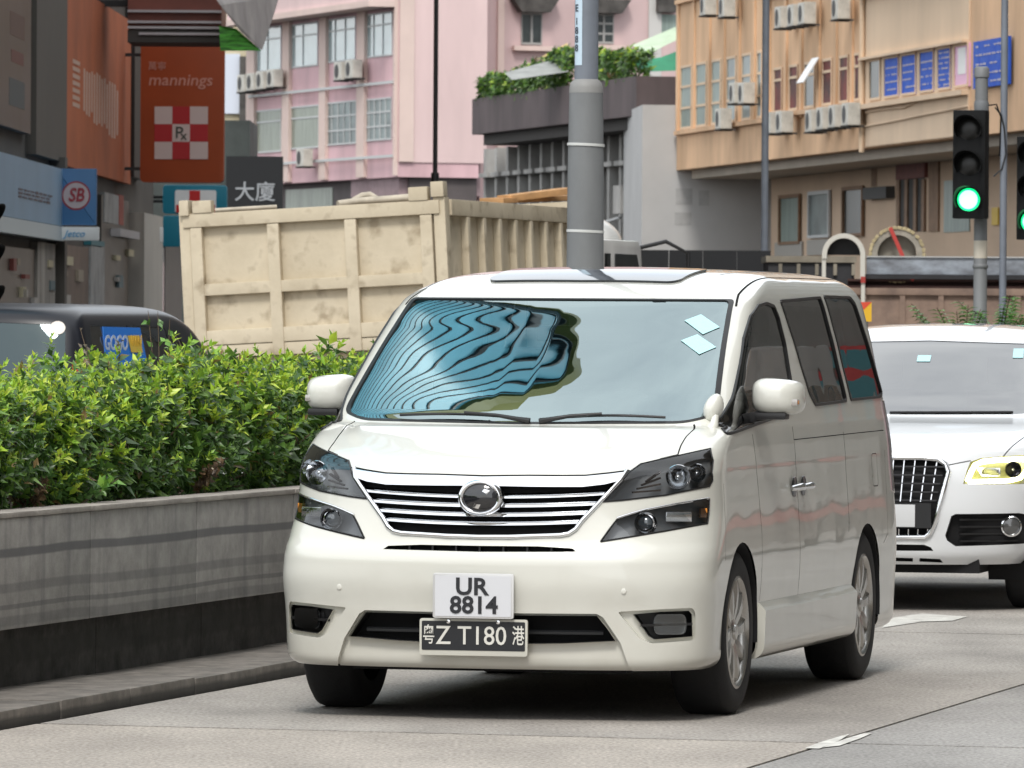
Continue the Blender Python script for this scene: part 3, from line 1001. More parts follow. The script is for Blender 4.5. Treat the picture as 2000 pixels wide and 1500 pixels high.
# ---- door mirrors
def mirror_unit(sgn):
    M = Matrix.Translation((sgn * .985, 1.33, 1.335))
    # housing: rounded loft, wide in x, glass faces the rear
    n = 28; rows = []
    for (yy, sx_, sz_, ex) in ((-.065, .03, .02, 2.4), (-.058, .065, .046, 2.8), (-.040, .092, .066, 3.0), (-.01, .106, .077, 3.3), (.04, .110, .081, 3.6), (.075, .108, .079, 3.8)):
        row = []
        for i in range(n):
            t = 2 * math.pi * i / n
            c, s_ = math.cos(t), math.sin(t)
            x = sx_ * math.copysign(abs(c) ** (2 / ex), c); z = sz_ * math.copysign(abs(s_) ** (2 / ex), s_)
            z = z * (1.0 if z < 0 else (.92 - .12 * (x * sgn) / .12))      # top falls away outwards
            row.append(M @ Vector((x, yy + .05 * (x * sgn / .12) ** 2 * (1 if x * sgn > 0 else .3), z)))
        rows.append(row)
    v = [p for r_ in rows for p in r_]; f = []
    for i in range(len(rows) - 1):
        for j in range(n): f.append((i * n + j, i * n + (j + 1) % n, (i + 1) * n + (j + 1) % n, (i + 1) * n + j))
    f.append(tuple(range(n))[::-1]); f.append(tuple((len(rows) - 1) * n + j for j in range(n)))
    h = MB().add(v, f).build('door_mirror', PEARL, van, smooth=50)
    MB().box(-.085, .05, -.04, .055, -.100, -.070, M).build('mirror_underside', BLACKP, h, bevel=.012)
    MB().bar((sgn * .84, 1.36, 1.235), (sgn * .95, 1.35, 1.255), .07, .045).build('mirror_arm', BLACKP, h, bevel=.01)
    MB().box(.038, .098, -.030, .03, -.040, -.012, M @ Matrix.Diagonal((sgn, 1, 1, 1))).build('mirror_indicator', mat('clear_indicator', (.42, .40, .38), rough=.12, metal=.3, coat=.8), h, bevel=.006)
    MB().box(.072, .0995, -.022, .03, -.035, -.017, M @ Matrix.Diagonal((sgn, 1, 1, 1))).build('indicator_bulb', AMBER, h, bevel=.004)
for sgn in (1, -1): mirror_unit(sgn)
# small round mirror at the foot of the left windscreen pillar
fm = MB()
Mf = Matrix.Translation((.80, .90, 1.285)) @ Matrix.Rotation(R(20), 4, 'Y') @ Matrix.Rotation(R(100), 4, 'X')
fm.lathe([(.001, .045), (.028, .038), (.046, .018), (.052, -.01), (.050, -.018), (.044, -.02)], 22, Mf @ Matrix.Diagonal((.8, 1.25, 1, 1)))
fo = fm.build('fender_mirror', PEARL, van, smooth=60)
MB().tube([(.815, .88, 1.255), (.812, .86, 1.215), (.795, .845, 1.175)], [.014, .020, .034], 10).build('mirror_stalk', PEARL, fo, smooth=60)
# ---- handles
for sgn in (1, -1):
    for y0 in (2.06, 2.27):
        h = MB().tube([(sgn * .917, y0, .925), (sgn * .945, y0 + .02, .93), (sgn * .950, y0 + .07, .932), (sgn * .945, y0 + .12, .93), (sgn * .917, y0 + .14, .925)], [.012, .016, .017, .016, .012], 10)
        ho = h.build('door_handle', CHROME, van, smooth=60)
        MB().lathe([(.045, 0), (.043, .004), (.001, .005)], 20, Matrix.Translation((sgn * .913, y0 + .07, .93)) @ Matrix.Rotation(sgn * R(90), 4, 'Y') @ Matrix.Diagonal((1, 1.3, 1, 1))).build('handle_cup', DARKCH, ho, smooth=60)
# ---- wipers
for (xa, xb, ya) in ((.06, -.52, .0), (.10, .62, .0)):
    pts = []
    for i in range(13):
        x = xa + (xb - xa) * i / 12
        z = 1.2275 + .012 * math.sin(math.pi * i / 12) + .012 * (i / 12)
        y = front_y(x, z)
        pts.append(Vector((x, y - .012, z + .008)))
    w_ = MB().tube(pts, .006, 6).build('wiper', BLACKP, van, smooth=60)
    arm = [pts[6] + Vector((0, -.010, .008)), pts[3] + Vector((0, -.014, .004)), pts[0] + Vector((0, -.01, -.008))]
    MB().tube(arm, [.006, .008, .012], 6).build('wiper_arm', BLACKP, w_, smooth=60)
# ---- parking sensors
for (x, z) in ((.60, .545), (-.60, .545)):
    y = front_y(x, z)
    MB().lathe([(.012, -.004), (.0115, .0025), (.009, .0035), (.001, .0035)], 18, Matrix.Translation((x, y, z)) @ Matrix.Rotation(R(90), 4, 'X')).build('parking_sensor', PEARL, van, smooth=60)
# ---- number plates
PLW = mat('plate_white', (.62, .63, .66), rough=.35)
PLB = mat('plate_black', (.012, .013, .016), rough=.4)
INK = mat('plate_ink', (.015, .016, .02), rough=.4)
INKW = mat('plate_white_ink', (.66, .65, .60), rough=.4)
def plate(px0, py0, px1, py1, rim, face, yo, name, label):
    z1 = zc(py0); z0 = zc(py1)
    cx = (px0 + px1) / 2; 
    d = MVi.to_3x3() @ ray(cx, (py0 + py1) / 2); o = MVi @ CO
    t = (yo - o.y) / d.y; p = o + d * t
    s_ = (MVi @ CO - p).length / F_PX
    w_ = (px1 - px0) * s_ / math.cos(VYAW)
    z0 = p.z - (py1 - py0) * s_ / 2; z1 = p.z + (py1 - py0) * s_ / 2
    b = MB().prism(rounded([(p.x - w_ / 2, z0), (p.x + w_ / 2, z0), (p.x + w_ / 2, z1), (p.x - w_ / 2, z1)], .012), yo, yo + .014, lambda u, v, q: Vector((u, q, v))).build(name, rim, van, bevel=.002, label=label)
    i = .010
    MB().prism(rounded([(p.x - w_ / 2 + i, z0 + i * (2.2 if face is PLB else .8)), (p.x + w_ / 2 - i, z0 + i * (2.2 if face is PLB else .8)), (p.x + w_ / 2 - i, z1 - i), (p.x - w_ / 2 + i, z1 - i)], .006), yo - .002, yo + .004, lambda u, v, q: Vector((u, q, v))).build('plate_face', face, b)
    return b, p.x, (z0 + z1) / 2, w_, z1 - z0
TXT = Matrix.Rotation(R(90), 4, 'X')
b, x, z, w_, h_ = plate(845, 1120, 1003, 1208, mat('plate_rim_silver', (.66, .66, .66), rough=.3, metal=.4), PLW, -.022, 'number_plate', 'white plate with black UR 8814')
text_mesh('plate_letters', 'UR', .098, INK, b, Matrix.Translation((x - .006, -.0255, z + .0355)) @ TXT, sx=1.08, bold=.0022)
text_mesh('plate_letters', '8814', .098, INK, b, Matrix.Translation((x + .004, -.0255, z - .0405)) @ TXT, sx=1.04, bold=.0022)
b, x, z, w_, h_ = plate(819, 1209, 1030, 1281, mat('plate_rim_cream', (.55, .54, .48), rough=.4), PLB, .012, 'number_plate', 'black plate with white lettering')
text_mesh('plate_letters', 'Z T180', .108, INKW, b, Matrix.Translation((x - .008, .0085, z + .004)) @ TXT, sx=.92, bold=.0005)
text_mesh('plate_letters', '\u7ca4', .085, INKW, b, Matrix.Translation((x - w_ / 2 + .040, .0085, z + .004)) @ TXT, sx=.62, bold=.0005)
text_mesh('plate_letters', '\u6e2f', .085, INKW, b, Matrix.Translation((x + w_ / 2 - .038, .0085, z + .004)) @ TXT, sx=.62, bold=.0005)
for sx_ in (-.105, .105):
    MB().lathe([(.009, 0), (.008, .004), (.001, .005)], 12, Matrix.Translation((x + sx_, .010, z + h_ / 2 - .012)) @ Matrix.Rotation(R(90), 4, 'X')).build('plate_screw', CHROME, b, smooth=60)
# ---- square licence discs on the inside of the windscreen
STK = mat('sticker_pale_blue', (.45, .72, .75), rough=.6, emit=None)
for (cx, cy) in ((1371, 633), (1364, 672)):
    q = [vhit(cx + dx, cy + dy) for dx, dy in ((-33, -1), (0, 16), (33, 0), (0, -16))]
    q = [vhit(cx + dx, cy + dy) for dx, dy in ((-34, -7), (2, 20), (35, 6), (-2, -19))]
    nrm = (q[1] - q[0]).cross(q[3] - q[0]).normalized()
    if nrm.y > 0: nrm = -nrm
    mesh_obj('licence_disc', [p + nrm * .001 for p in q] + [p - nrm * .001 for p in q], [(0, 1, 2, 3), (7, 6, 5, 4), (0, 4, 5, 1), (1, 5, 6, 2), (2, 6, 7, 3), (3, 7, 4, 0)], STK, van)
# ---- cabin seen through the glass
MB().box(-.80, .80, .98, 1.42, .75, 1.17).build('dashboard', CABIN, van, bevel=.06, seg=4)
MB().box(-.86, .86, 1.0, 4.6, .42, .47).build('cabin_floor', CABIN, van)
MB().box(-.84, .84, 4.45, 4.5, .47, 1.25).build('cabin_back', CABIN, van)
sw = MB(); Ms = Matrix.Translation((-.40, 1.50, 1.08)) @ Matrix.Rotation(R(62), 4, 'X')
sw.tube([Ms @ Vector((.185 * math.cos(2 * math.pi * i / 28), .185 * math.sin(2 * math.pi * i / 28), 0)) for i in range(28)], .015, 8, closed=True).bar(Ms @ Vector((-.18, 0, 0)), Ms @ Vector((.18, 0, 0)), .04, .02)
sw.build('steering_wheel', BLACKP, van, smooth=60)
for (sx_, sy_) in ((-.42, 1.85), (.42, 1.85), (-.42, 2.75), (.42, 2.75), (-.40, 3.7), (.40, 3.7)):
    st = MB().box(sx_ - .25, sx_ + .25, sy_ - .25, sy_ + .28, .55, .74).build('seat', SEAT, van, bevel=.05, seg=3)
    Mt = Matrix.Translation((sx_, sy_ + .30, .72)) @ Matrix.Rotation(R(-14), 4, 'X')
    MB().box(-.24, .24, -.07, .07, 0, .60, Mt).build('seat_back', SEAT, st, bevel=.05, seg=3)
    MB().box(-.13, .13, -.05, .05, .63, .83, Mt).build('head_rest', SEAT, st, bevel=.04, seg=3)
MB().box(-.11, .11, 1.52, 1.56, 1.56, 1.63).build('interior_mirror', BLACKP, van, bevel=.015)
# ------------------------------------------------------------------ road, kerb, planter, hedge
def stain_mat(name, col, dark, bands, rough=.85, nscale=1.3, amp=.05, fine=.12, dirt=None):
    """concrete with dark scuff bands at given heights (centre, half width, strength) in object space"""
    m = bpy.data.materials.new(name); m.use_nodes = True
    n = m.node_tree; L = n.links
    b = n.nodes['Principled BSDF']; b.inputs['Roughness'].default_value = rough
    tcx = n.nodes.new('ShaderNodeTexCoord')
    sep = n.nodes.new('ShaderNodeSeparateXYZ'); L.new(tcx.outputs['Object'], sep.inputs[0])
    mp = n.nodes.new('ShaderNodeMapping'); mp.inputs['Scale'].default_value = (1, 1, 3)
    L.new(tcx.outputs['Object'], mp.inputs['Vector'])
    no = n.nodes.new('ShaderNodeTexNoise'); no.inputs['Scale'].default_value = nscale; no.inputs['Detail'].default_value = 4
    L.new(mp.outputs['Vector'], no.inputs['Vector'])
    mx = n.nodes.new('ShaderNodeMath'); mx.operation = 'MULTIPLY_ADD'
    mx.inputs[1].default_value = amp; L.new(no.outputs['Fac'], mx.inputs[0]); L.new(sep.outputs['Z'], mx.inputs[2])
    base = n.nodes.new('ShaderNodeTexNoise'); base.inputs['Scale'].default_value = 7; base.inputs['Detail'].default_value = 8; base.inputs['Roughness'].default_value = .7
    L.new(tcx.outputs['Object'], base.inputs['Vector'])
    cr = n.nodes.new('ShaderNodeValToRGB'); cr.color_ramp.elements[0].position = .3; cr.color_ramp.elements[1].position = .7
    cr.color_ramp.elements[0].color = (*[c * (1 - fine * 2) for c in col], 1); cr.color_ramp.elements[1].color = (*[c * (1 + fine) for c in col], 1)
    L.new(base.outputs['Fac'], cr.inputs['Fac'])
    cur = cr.outputs['Color']
    for (zc_, hw, st) in bands:
        s1 = n.nodes.new('ShaderNodeMath'); s1.operation = 'SUBTRACT'; s1.inputs[1].default_value = zc_ + amp * .5; L.new(mx.outputs[0], s1.inputs[0])
        s2 = n.nodes.new('ShaderNodeMath'); s2.operation = 'ABSOLUTE'; L.new(s1.outputs[0], s2.inputs[0])
        s3 = n.nodes.new('ShaderNodeMapRange'); s3.inputs['From Min'].default_value = hw * .8; s3.inputs['From Max'].default_value = hw * 1.25
        s3.inputs['To Min'].default_value = st; s3.inputs['To Max'].default_value = 0
        L.new(s2.outputs[0], s3.inputs['Value'])
        mm = n.nodes.new('ShaderNodeMix'); mm.data_type = 'RGBA'; mm.inputs['B'].default_value = (*dark, 1)
        L.new(s3.outputs['Result'], mm.inputs['Factor']); L.new(cur, mm.inputs['A']); cur = mm.outputs['Result']
    # drip stains running down from the top edge
    dm = n.nodes.new('ShaderNodeMapping'); dm.inputs['Scale'].default_value = (5, 5, .45); L.new(tcx.outputs['Object'], dm.inputs['Vector'])
    dn = n.nodes.new('ShaderNodeTexNoise'); dn.inputs['Scale'].default_value = 1.6; dn.inputs['Detail'].default_value = 6; L.new(dm.outputs['Vector'], dn.inputs['Vector'])
    dr = n.nodes.new('ShaderNodeMapRange'); dr.inputs['From Min'].default_value = .54; dr.inputs['From Max'].default_value = .72; dr.inputs['To Max'].default_value = .55
    L.new(dn.outputs['Fac'], dr.inputs['Value'])
    dx = n.nodes.new('ShaderNodeMix'); dx.data_type = 'RGBA'; dx.inputs['B'].default_value = (*[c * 1.3 for c in dark], 1)
    L.new(dr.outputs['Result'], dx.inputs['Factor']); L.new(cur, dx.inputs['A']); cur = dx.outputs['Result']
    L.new(cur, b.inputs['Base Color'])
    bn = n.nodes.new('ShaderNodeTexNoise'); bn.inputs['Scale'].default_value = 120; L.new(tcx.outputs['Object'], bn.inputs['Vector'])
    bp = n.nodes.new('ShaderNodeBump'); bp.inputs['Strength'].default_value = .25; bp.inputs['Distance'].default_value = .004
    L.new(bn.outputs['Fac'], bp.inputs['Height']); L.new(bp.outputs['Normal'], b.inputs['Normal'])
    return m
ROADB = mat('road_bed', (.035, .034, .033), rough=.95)
SLAB_A = mat('concrete_slab_warm', (.375, .338, .300), rough=.9, var=.15, scale=1.4, bump=.6, bscale=170, bdist=.006, stretch=(1, .45, 1), detail=10, speck=.30, sscale=60)
SLAB_B = mat('concrete_slab_grey', (.322, .298, .272), rough=.9, var=.22, scale=1.1, bump=.6, bscale=170, bdist=.006, stretch=(1, .45, 1), detail=10, speck=.28, sscale=60)
SLAB_C = mat('concrete_slab_cool', (.305, .292, .278), rough=.9, var=.19, scale=1.2, bump=.6, bscale=170, bdist=.006, stretch=(1, .45, 1), detail=10, speck=.28, sscale=60)
road = structure(mesh_obj('road', [(-400, -60, -.03), (400, -60, -.03), (400, 900, -.03), (-400, 900, -.03)], [(0, 1, 2, 3)], ROADB))
K0 = on_ground(0, 1424); K1 = on_ground(583, 1318)
DL = (K1 - K0); DL.z = 0; DL.normalize()
NL = Vector((-DL.y, DL.x, 0))           # to the left of the carriageway
KA = math.atan2(DL.y, DL.x)
def gfr(p):     # road frame: s along, t to the left
    d = Vector((p[0] - K0.x, p[1] - K0.y, 0)); return d.dot(DL), d.dot(NL)
def wfr(s, t, z=0): return K0 + DL * s + NL * t + Vector((0, 0, z - K0.z))
# concrete bays cut by open joints; a long joint runs along the lane, cross joints run over it
jL = [gfr(on_ground(1600, 1450)), gfr(on_ground(2000, 1343))]
tL = (jL[0][1] + jL[1][1]) / 2
tL0, tL1 = jL[0][1], jL[1][1]
xj = [gfr(on_ground(150, 1415)), gfr(on_ground(800, 1430)), gfr(on_ground(1570, 1450))]
sl_x = (xj[2][0] - xj[0][0]) / (xj[2][1] - xj[0][1])
def xs(t, s0): return s0 + sl_x * (t - xj[0][1])
def tl(s): return tL0 + (tL1 - tL0) * (s - jL[0][0]) / max(1e-3, (jL[1][0] - jL[0][0])) * .6
ss = [xj[0][0] - 10.0, xj[0][0], xj[0][0] + 9.5, xj[0][0] + 19, xj[0][0] + 30, xj[0][0] + 44, xj[0][0] + 62, xj[0][0] + 90, xj[0][0] + 140, xj[0][0] + 240]
tcols = [3.5, 6.8, None]
g = .010
def slab(s0, s1, tA, tB, m, zt=0.0):
    """tA < tB offsets to the left; edges follow the joints"""
    q = []
    for (s, t) in ((s0 + .028, tA), (s1 - .028, tA), (s1 - .028, tB), (s0 + .028, tB)):
        q.append(wfr(xs(t, s), t, zt))
    v = [tuple(p) for p in q] + [(p.x, p.y, zt - .028) for p in q]
    # worn arris
    mesh_obj('slab', v, [(0, 1, 2, 3), (0, 4, 5, 1), (1, 5, 6, 2), (2, 6, 7, 3), (3, 7, 4, 0)], m, road)
tJ = (tL0 + tL1) / 2
for i in range(len(ss) - 1):
    slab(ss[i], ss[i + 1], tJ + g, -.03, SLAB_A if i == 0 else SLAB_B)
    slab(ss[i], ss[i + 1], tJ - 3.4, tJ - g, SLAB_C)
    slab(ss[i], ss[i + 1], tJ - 7.0, tJ - 3.42, SLAB_C if i % 2 else SLAB_B)
    slab(ss[i], ss[i + 1], tJ - 16, tJ - 7.02, SLAB_B)
    slab(ss[i], ss[i + 1], 2.3, 6.0, SLAB_C)
    slab(ss[i], ss[i + 1], 6.02, 12.5, SLAB_B)
slab(ss[0] - 30, ss[0], tJ - 16, 12.5, SLAB_C)
# lane paint (worn) : a short dash at the joint and a longer one under the car behind
PAINT = mat('worn_road_paint', (.72, .71, .66), rough=.7, col2=(.42, .40, .37), scale=9, detail=9)
def paint(pix, name='lane_mark'):
    p = [on_ground(x, y, .004) for x, y in pix]
    mesh_obj(name, [tuple(v) for v in p], [tuple(range(len(p)))[::-1]], PAINT, road)
def mesh_flip_up(o):
    bm = bmesh.new(); bm.from_mesh(o.data); bmesh.ops.recalc_face_normals(bm, faces=bm.faces)
    for f in bm.faces:
        if f.normal.z < 0: f.normal_flip()
    bm.to_mesh(o.data); bm.free()
paint([(1572, 1461), (1600, 1450), (1640, 1438), (1660, 1433), (1640, 1446), (1612, 1458), (1600, 1462)])
paint([(1604, 1460), (1650, 1443), (1690, 1431), (1703, 1432), (1680, 1442), (1640, 1456)])
paint([(1722, 1226), (1745, 1206), (1800, 1198), (1890, 1204), (1860, 1212), (1800, 1214)])
for o in road.children:
    if o.name.startswith('lane_mark'): mesh_flip_up(o)

# --- median: kerb, plinth, wall panels, coping, soil
KERB = stain_mat('kerb_concrete', (.19, .172, .152), (.05, .047, .043), [(.0, .035, .8)], nscale=2.5, amp=.03, fine=.25)
PLINTH = stain_mat('plinth_dark', (.070, .066, .062), (.03, .029, .028), [(.22, .05, .5)], nscale=2.0, amp=.08, fine=.4)
WALLM = stain_mat('planter_concrete', (.345, .332, .315), (.10, .10, .106), [(.655, .018, .80), (.505, .019, .40), (.425, .010, .50), (.365, .020, .35)], nscale=.6, amp=.04, fine=.16)
COPE = mat('planter_coping', (.36, .33, .30), rough=.85, var=.2, scale=6, bump=.4, bscale=60)
SOIL = mat('soil', (.045, .033, .024), rough=1, var=.4, scale=12, bump=.8, bscale=30)
pl = thing('planter_wall', 'long grey concrete planter with dark scuff bands beside the white people carrier', 'planter', wfr(0, 0), KA)
kb = structure(mesh_obj('kerb', [(0, 0, 0)], [], None)); bpy.data.objects.remove(kb)
pb = on_ground(0, 1345, .07); tP = gfr(pb)[1]
tW = tP - .11
S0, S1 = -9.0, 15.0
kerb = bpy.data.objects.new('kerb', None); kerb.location = wfr(0, 0); kerb.rotation_euler = (0, 0, KA); link(kerb); structure(kerb)
s = S0; k = 0
joints_w = [gfr(at(176, 1000, 1))[0]]
while s < S1:
    L_ = .98
    h = .070 + random.uniform(-.004, .004)
    MB().box(s + .006, s + L_ - .006, random.uniform(-.004, .006), tP + .02, -.028, h).build('kerb_stone', KERB, kerb, bevel=.012)
    s += L_; k += 1
# panel joints at the pixels seen in the photograph
def s_on_wall(px, py):
    d = ray(px, py); n = NL
    t = ((K0 + NL * tW) - CO).dot(n) / d.dot(n); p = CO + d * t
    return gfr(p)[0], p.z
sa, za = s_on_wall(176, 1100); sb, zb = s_on_wall(385, 1090)
zt_ = s_on_wall(0, 1008)[1]; zb_ = s_on_wall(0, 1232)[1]
PLEN = sb - sa
s = sa - PLEN * math.ceil((sa - S0) / PLEN)
while s < S1:
    MB().box(s + .009, s + PLEN - .009, tW + random.uniform(-.003, .003), tW + .16, zb_, zt_ - .012).build('wall_panel', WALLM, pl, bevel=.008)
    MB().box(s + .004, s + PLEN - .004, tW - .008, tW + .17, zt_ - .0115, zt_ + .012).build('coping_stone', COPE, pl, bevel=.006)
    MB().box(s + .45, s + PLEN + .44, tP, tP + .2, .0, zb_ + .02).build('plinth_block', PLINTH, pl)
    s += PLEN
MB().box(S0, S1, tW + .5, tW + .9, .0, zt_ - .10).build('planter_core', PLINTH, pl)
MB().box(S0, S1, tW + .165, tW + 1.30, zt_ - .10, zt_ - .02).build('soil_bed', SOIL, pl)
MB().box(S0, S1, tW + 1.305, tW + 1.45, 0, zt_).build('back_wall', WALLM, pl)

# --- hedge
LEAF = bpy.data.materials.new('leaf'); LEAF.use_nodes = True
n_ = LEAF.node_tree; b_ = n_.nodes['Principled BSDF']
at_ = n_.nodes.new('ShaderNodeAttribute'); at_.attribute_name = 'Col'
n_.links.new(at_.outputs['Color'], b_.inputs['Base Color'])
b_.inputs['Roughness'].default_value = .38
b_.inputs['Specular IOR Level'].default_value = .6
b_.inputs['Transmission Weight'].default_value = 0
tl_ = n_.nodes.new('ShaderNodeBsdfTranslucent'); n_.links.new(at_.outputs['Color'], tl_.inputs['Color'])
ms_ = n_.nodes.new('ShaderNodeMixShader'); ms_.inputs[0].default_value = .28
n_.links.new(b_.outputs['BSDF'], ms_.inputs[1]); n_.links.new(tl_.outputs['BSDF'], ms_.inputs[2])
n_.links.new(ms_.outputs['Shader'], n_.nodes['Material Output'].inputs['Surface'])

def leaf_mesh(name, P, D, U, L, Wd, C, fold=.25, droop=.25):
    """P base points, D directions, U leaf normals, L lengths, Wd half widths, C colours -> folded, drooping leaves"""
    N = len(P)
    Sd = np.cross(D, U); Sd /= np.linalg.norm(Sd, axis=1)[:, None] + 1e-9
    U = np.cross(Sd, D)
    l = L[:, None]; w = Wd[:, None]
    mid = P + D * l * .5 + U * 0
    tip = P + D * l - U * l * droop
    a = P + D * l * .42 + Sd * w + U * w * fold * 2 - U * l * .04
    b = P + D * l * .42 - Sd * w + U * w * fold * 2 - U * l * .04
    mid = P + D * l * .45 - U * l * .02
    V = np.stack([P, a, mid, b, tip], 1).reshape(-1, 3)
    base = np.arange(N) * 5
    F = np.stack([np.stack([base, base + 1, base + 2], 1), np.stack([base, base + 2, base + 3], 1), np.stack([base + 1, base + 4, base + 2], 1), np.stack([base + 2, base + 4, base + 3], 1)], 1).reshape(-1, 3)
    me = bpy.data.meshes.new(name)
    me.vertices.add(len(V)); me.vertices.foreach_set('co', V.astype(np.float32).ravel())
    me.loops.add(F.size); me.loops.foreach_set('vertex_index', F.astype(np.int32).ravel())
    me.polygons.add(len(F)); me.polygons.foreach_set('loop_start', np.arange(0, F.size, 3, dtype=np.int32))
    me.update(calc_edges=True)
    ca = me.color_attributes.new('Col', 'FLOAT_COLOR', 'POINT')
    cc = np.ones((N, 5, 4), np.float32); cc[:, :, :3] = C[:, None, :]
    ca.data.foreach_set('color', cc.ravel())
    me.materials.append(LEAF)
    return me
def unit(a): return a / (np.linalg.norm(a, axis=1)[:, None] + 1e-9)
RNG = np.random.default_rng(11)
YOUNG_LIT = np.array([[.52, .64, .07], [.38, .56, .055], [.25, .44, .05]])  # yellow-green new growth, brightened also for the highlights on the hedge top
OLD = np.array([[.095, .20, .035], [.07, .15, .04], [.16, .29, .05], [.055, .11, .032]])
def shrub_leaves(name, sx, sy, h, ntip, seed, top_young_lit=.6, lsz=.058, lean=0.0):
    rg = np.random.default_rng(seed)
    # shoot tips spread through the shrub, thicker near the outer surface
    u = rg.uniform(-1, 1, ntip); v = rg.uniform(-1, 1, ntip); zz = rg.uniform(0, 1, ntip) ** .8
    bulge = .80 + .2 * np.sin(zz * math.pi * .9 + .3) 
    top = h * (.86 + .14 * np.sin(u * 3.1 + seed) * np.cos(v * 2.3 + seed * 1.7)) + rg.normal(0, .03, ntip) + (rg.uniform(0, 1, ntip) > .96) * rg.uniform(.03, .12, ntip)
    s_ = rg.uniform(0, 1, ntip)
    face = rg.uniform(0, 1, ntip)
    # half of the tips pushed out to the street face, a third to the top
    v = np.where(face < .48, -1 + .35 * rg.uniform(0, 1, ntip) ** 1.5, v)
    zz = np.where((face >= .48) & (face < .82), 1 - .25 * rg.uniform(0, 1, ntip) ** 1.6, zz)
    P = np.stack([u * sx, v * sy * bulge, zz * top], 1)
    out = np.stack([u * .35 + rg.normal(0, .3, ntip), np.minimum(v, .2) * .55 - .15 + rg.normal(0, .25, ntip), .25 + zz * .75 + rg.normal(0, .2, ntip)], 1)
    out = unit(out)
    nl = 11
    T_ = np.repeat(np.arange(ntip), nl); j = np.tile(np.arange(nl), ntip)
    ax = out[T_]
    o1 = unit(np.cross(ax, np.array([[.3, .2, 1.0]]) + 0 * ax)); o2 = np.cross(ax, o1)
    ang = j * 2.4 + rg.uniform(0, 6.28, ntip)[T_]
    op = (.35 + .09 * j + rg.normal(0, .12, len(T_)))      # outer leaves open wider
    D = unit(ax * np.cos(op)[:, None] + (o1 * np.cos(ang)[:, None] + o2 * np.sin(ang)[:, None]) * np.sin(op)[:, None])
    Pb = P[T_] - ax * (j * .0085)[:, None]
    Lf = lsz * (.45 + .06 * j) * rg.uniform(.6, 1.35, len(T_)) * rg.uniform(.7, 1.25, ntip)[T_]
    Wd = Lf * rg.uniform(.19, .28, len(T_))
    young = (rg.uniform(0, 1, ntip) < top_young_lit * np.clip(zz, 0, 1) ** 1.6 + .03)[T_] & (j < 7)  # new growth more common higher up; bright top over shaded inside put into colour
    C = np.where(young[:, None], YOUNG_LIT[rg.integers(0, 3, len(T_))], OLD[rg.integers(0, 4, len(T_))])
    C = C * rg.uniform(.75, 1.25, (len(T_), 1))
    dead = rg.uniform(0, 1, len(T_)) < .02
    C[dead] = np.array([.22, .15, .06])
    return leaf_mesh(name, Pb, D, ax + rg.normal(0, .15, ax.shape), Lf, Wd, C), P
TWIG = mat('twig', (.10, .07, .045), rough=.9, var=.3, scale=8)
hs = S0 + 4.0; i = 0
names = ['first', 'second', 'third', 'fourth', 'fifth', 'sixth', 'seventh', 'eighth', 'ninth', 'tenth']
sp = 1.05
shrubs = []
zt0 = zt_ - .02
while hs < 12.4:
    near = hs < 9
    me, P = shrub_leaves('foliage', sp * .62, .60, .545 + .035 * math.sin(i * 2.1) + .15 * min(1, max(0, (hs - 1.0) / 5.0)), 560 if near else 300, 50 + i, top_young_lit=.85, lsz=.070)
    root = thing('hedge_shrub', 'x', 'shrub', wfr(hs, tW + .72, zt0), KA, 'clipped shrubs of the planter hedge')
    fo = bpy.data.objects.new('foliage', me); link(fo, root); fo['kind'] = 'stuff'
    mb = MB()
    for q in range(16):
        p = P[RNG.integers(0, len(P))]
        b0 = (p[0] * .35, p[1] * .4 , 0)
        mb.tube([b0, (p[0] * .7, p[1] * .7, p[2] * .5), tuple(p)], [.011, .008, .003], 5, cap=False)
    st_ = mb.build('stems', TWIG, root); st_['kind'] = 'stuff'
    shrubs.append((root, hs))
    hs += sp; i += 1
order = ['leftmost', 'second', 'third', 'fourth', 'fifth', 'sixth', 'seventh', 'eighth', 'ninth', 'tenth', 'eleventh', 'twelfth', 'thirteenth', 'fourteenth', 'fifteenth', 'sixteenth', 'seventeenth', 'eighteenth']
k = 0
for r, h_ in shrubs:
    if h_ < s_on_wall(0, 900)[0] - .3:
        r['label'] = '%s leafy hedge shrub past the left edge of the view' % ['first', 'second', 'third', 'fourth', 'fifth', 'sixth', 'seventh', 'eighth'][shrubs.index((r, h_)) % 8]
    else:
        r['label'] = ('leafy hedge shrub at the left edge of the view, before the black car' if k == 0 else
                      '%s leafy hedge shrub from the left edge in the concrete planter' % order[k])
        k += 1
# weeds along the foot of the hedge and a few tall stalks sticking out above it
def weed(s, t, z, h, nl, seed, label, cat='weed', wide=.05, lsz=.035, col=None):
    rg = np.random.default_rng(seed)
    root = thing('weed', label, cat, wfr(s, t, z), KA)
    mb = MB(); tips = []
    for q in range(3):
        e = np.array([rg.normal(0, wide), rg.normal(0, wide), h * rg.uniform(.7, 1)])
        mb.tube([(0, 0, 0), tuple(e * .5 + rg.normal(0, .01, 3)), tuple(e)], [.004, .003, .0015], 4, cap=False); tips.append(e)
    o = mb.build('stems', TWIG, root); o['kind'] = 'stuff'
    T_ = rg.integers(0, 3, nl); f = rg.uniform(.25, 1.0, nl)
    P = np.array(tips)[T_] * f[:, None] + rg.normal(0, .006, (nl, 3))
    D = unit(rg.normal(0, 1, (nl, 3)) + np.array([0, 0, .35])); U = unit(np.cross(D, rg.normal(0, 1, (nl, 3))))
    L_ = lsz * rg.uniform(.6, 1.3, nl)
    C = (np.array(col)[rg.integers(0, len(col), nl)] if col else OLD[rg.integers(0, 4, nl)] * 1.6) * rg.uniform(.7, 1.3, (nl, 1))
    fo = bpy.data.objects.new('foliage', leaf_mesh('foliage', P, D, U, L_, L_ * .3, C)); link(fo, root); fo['kind'] = 'stuff'
    return root
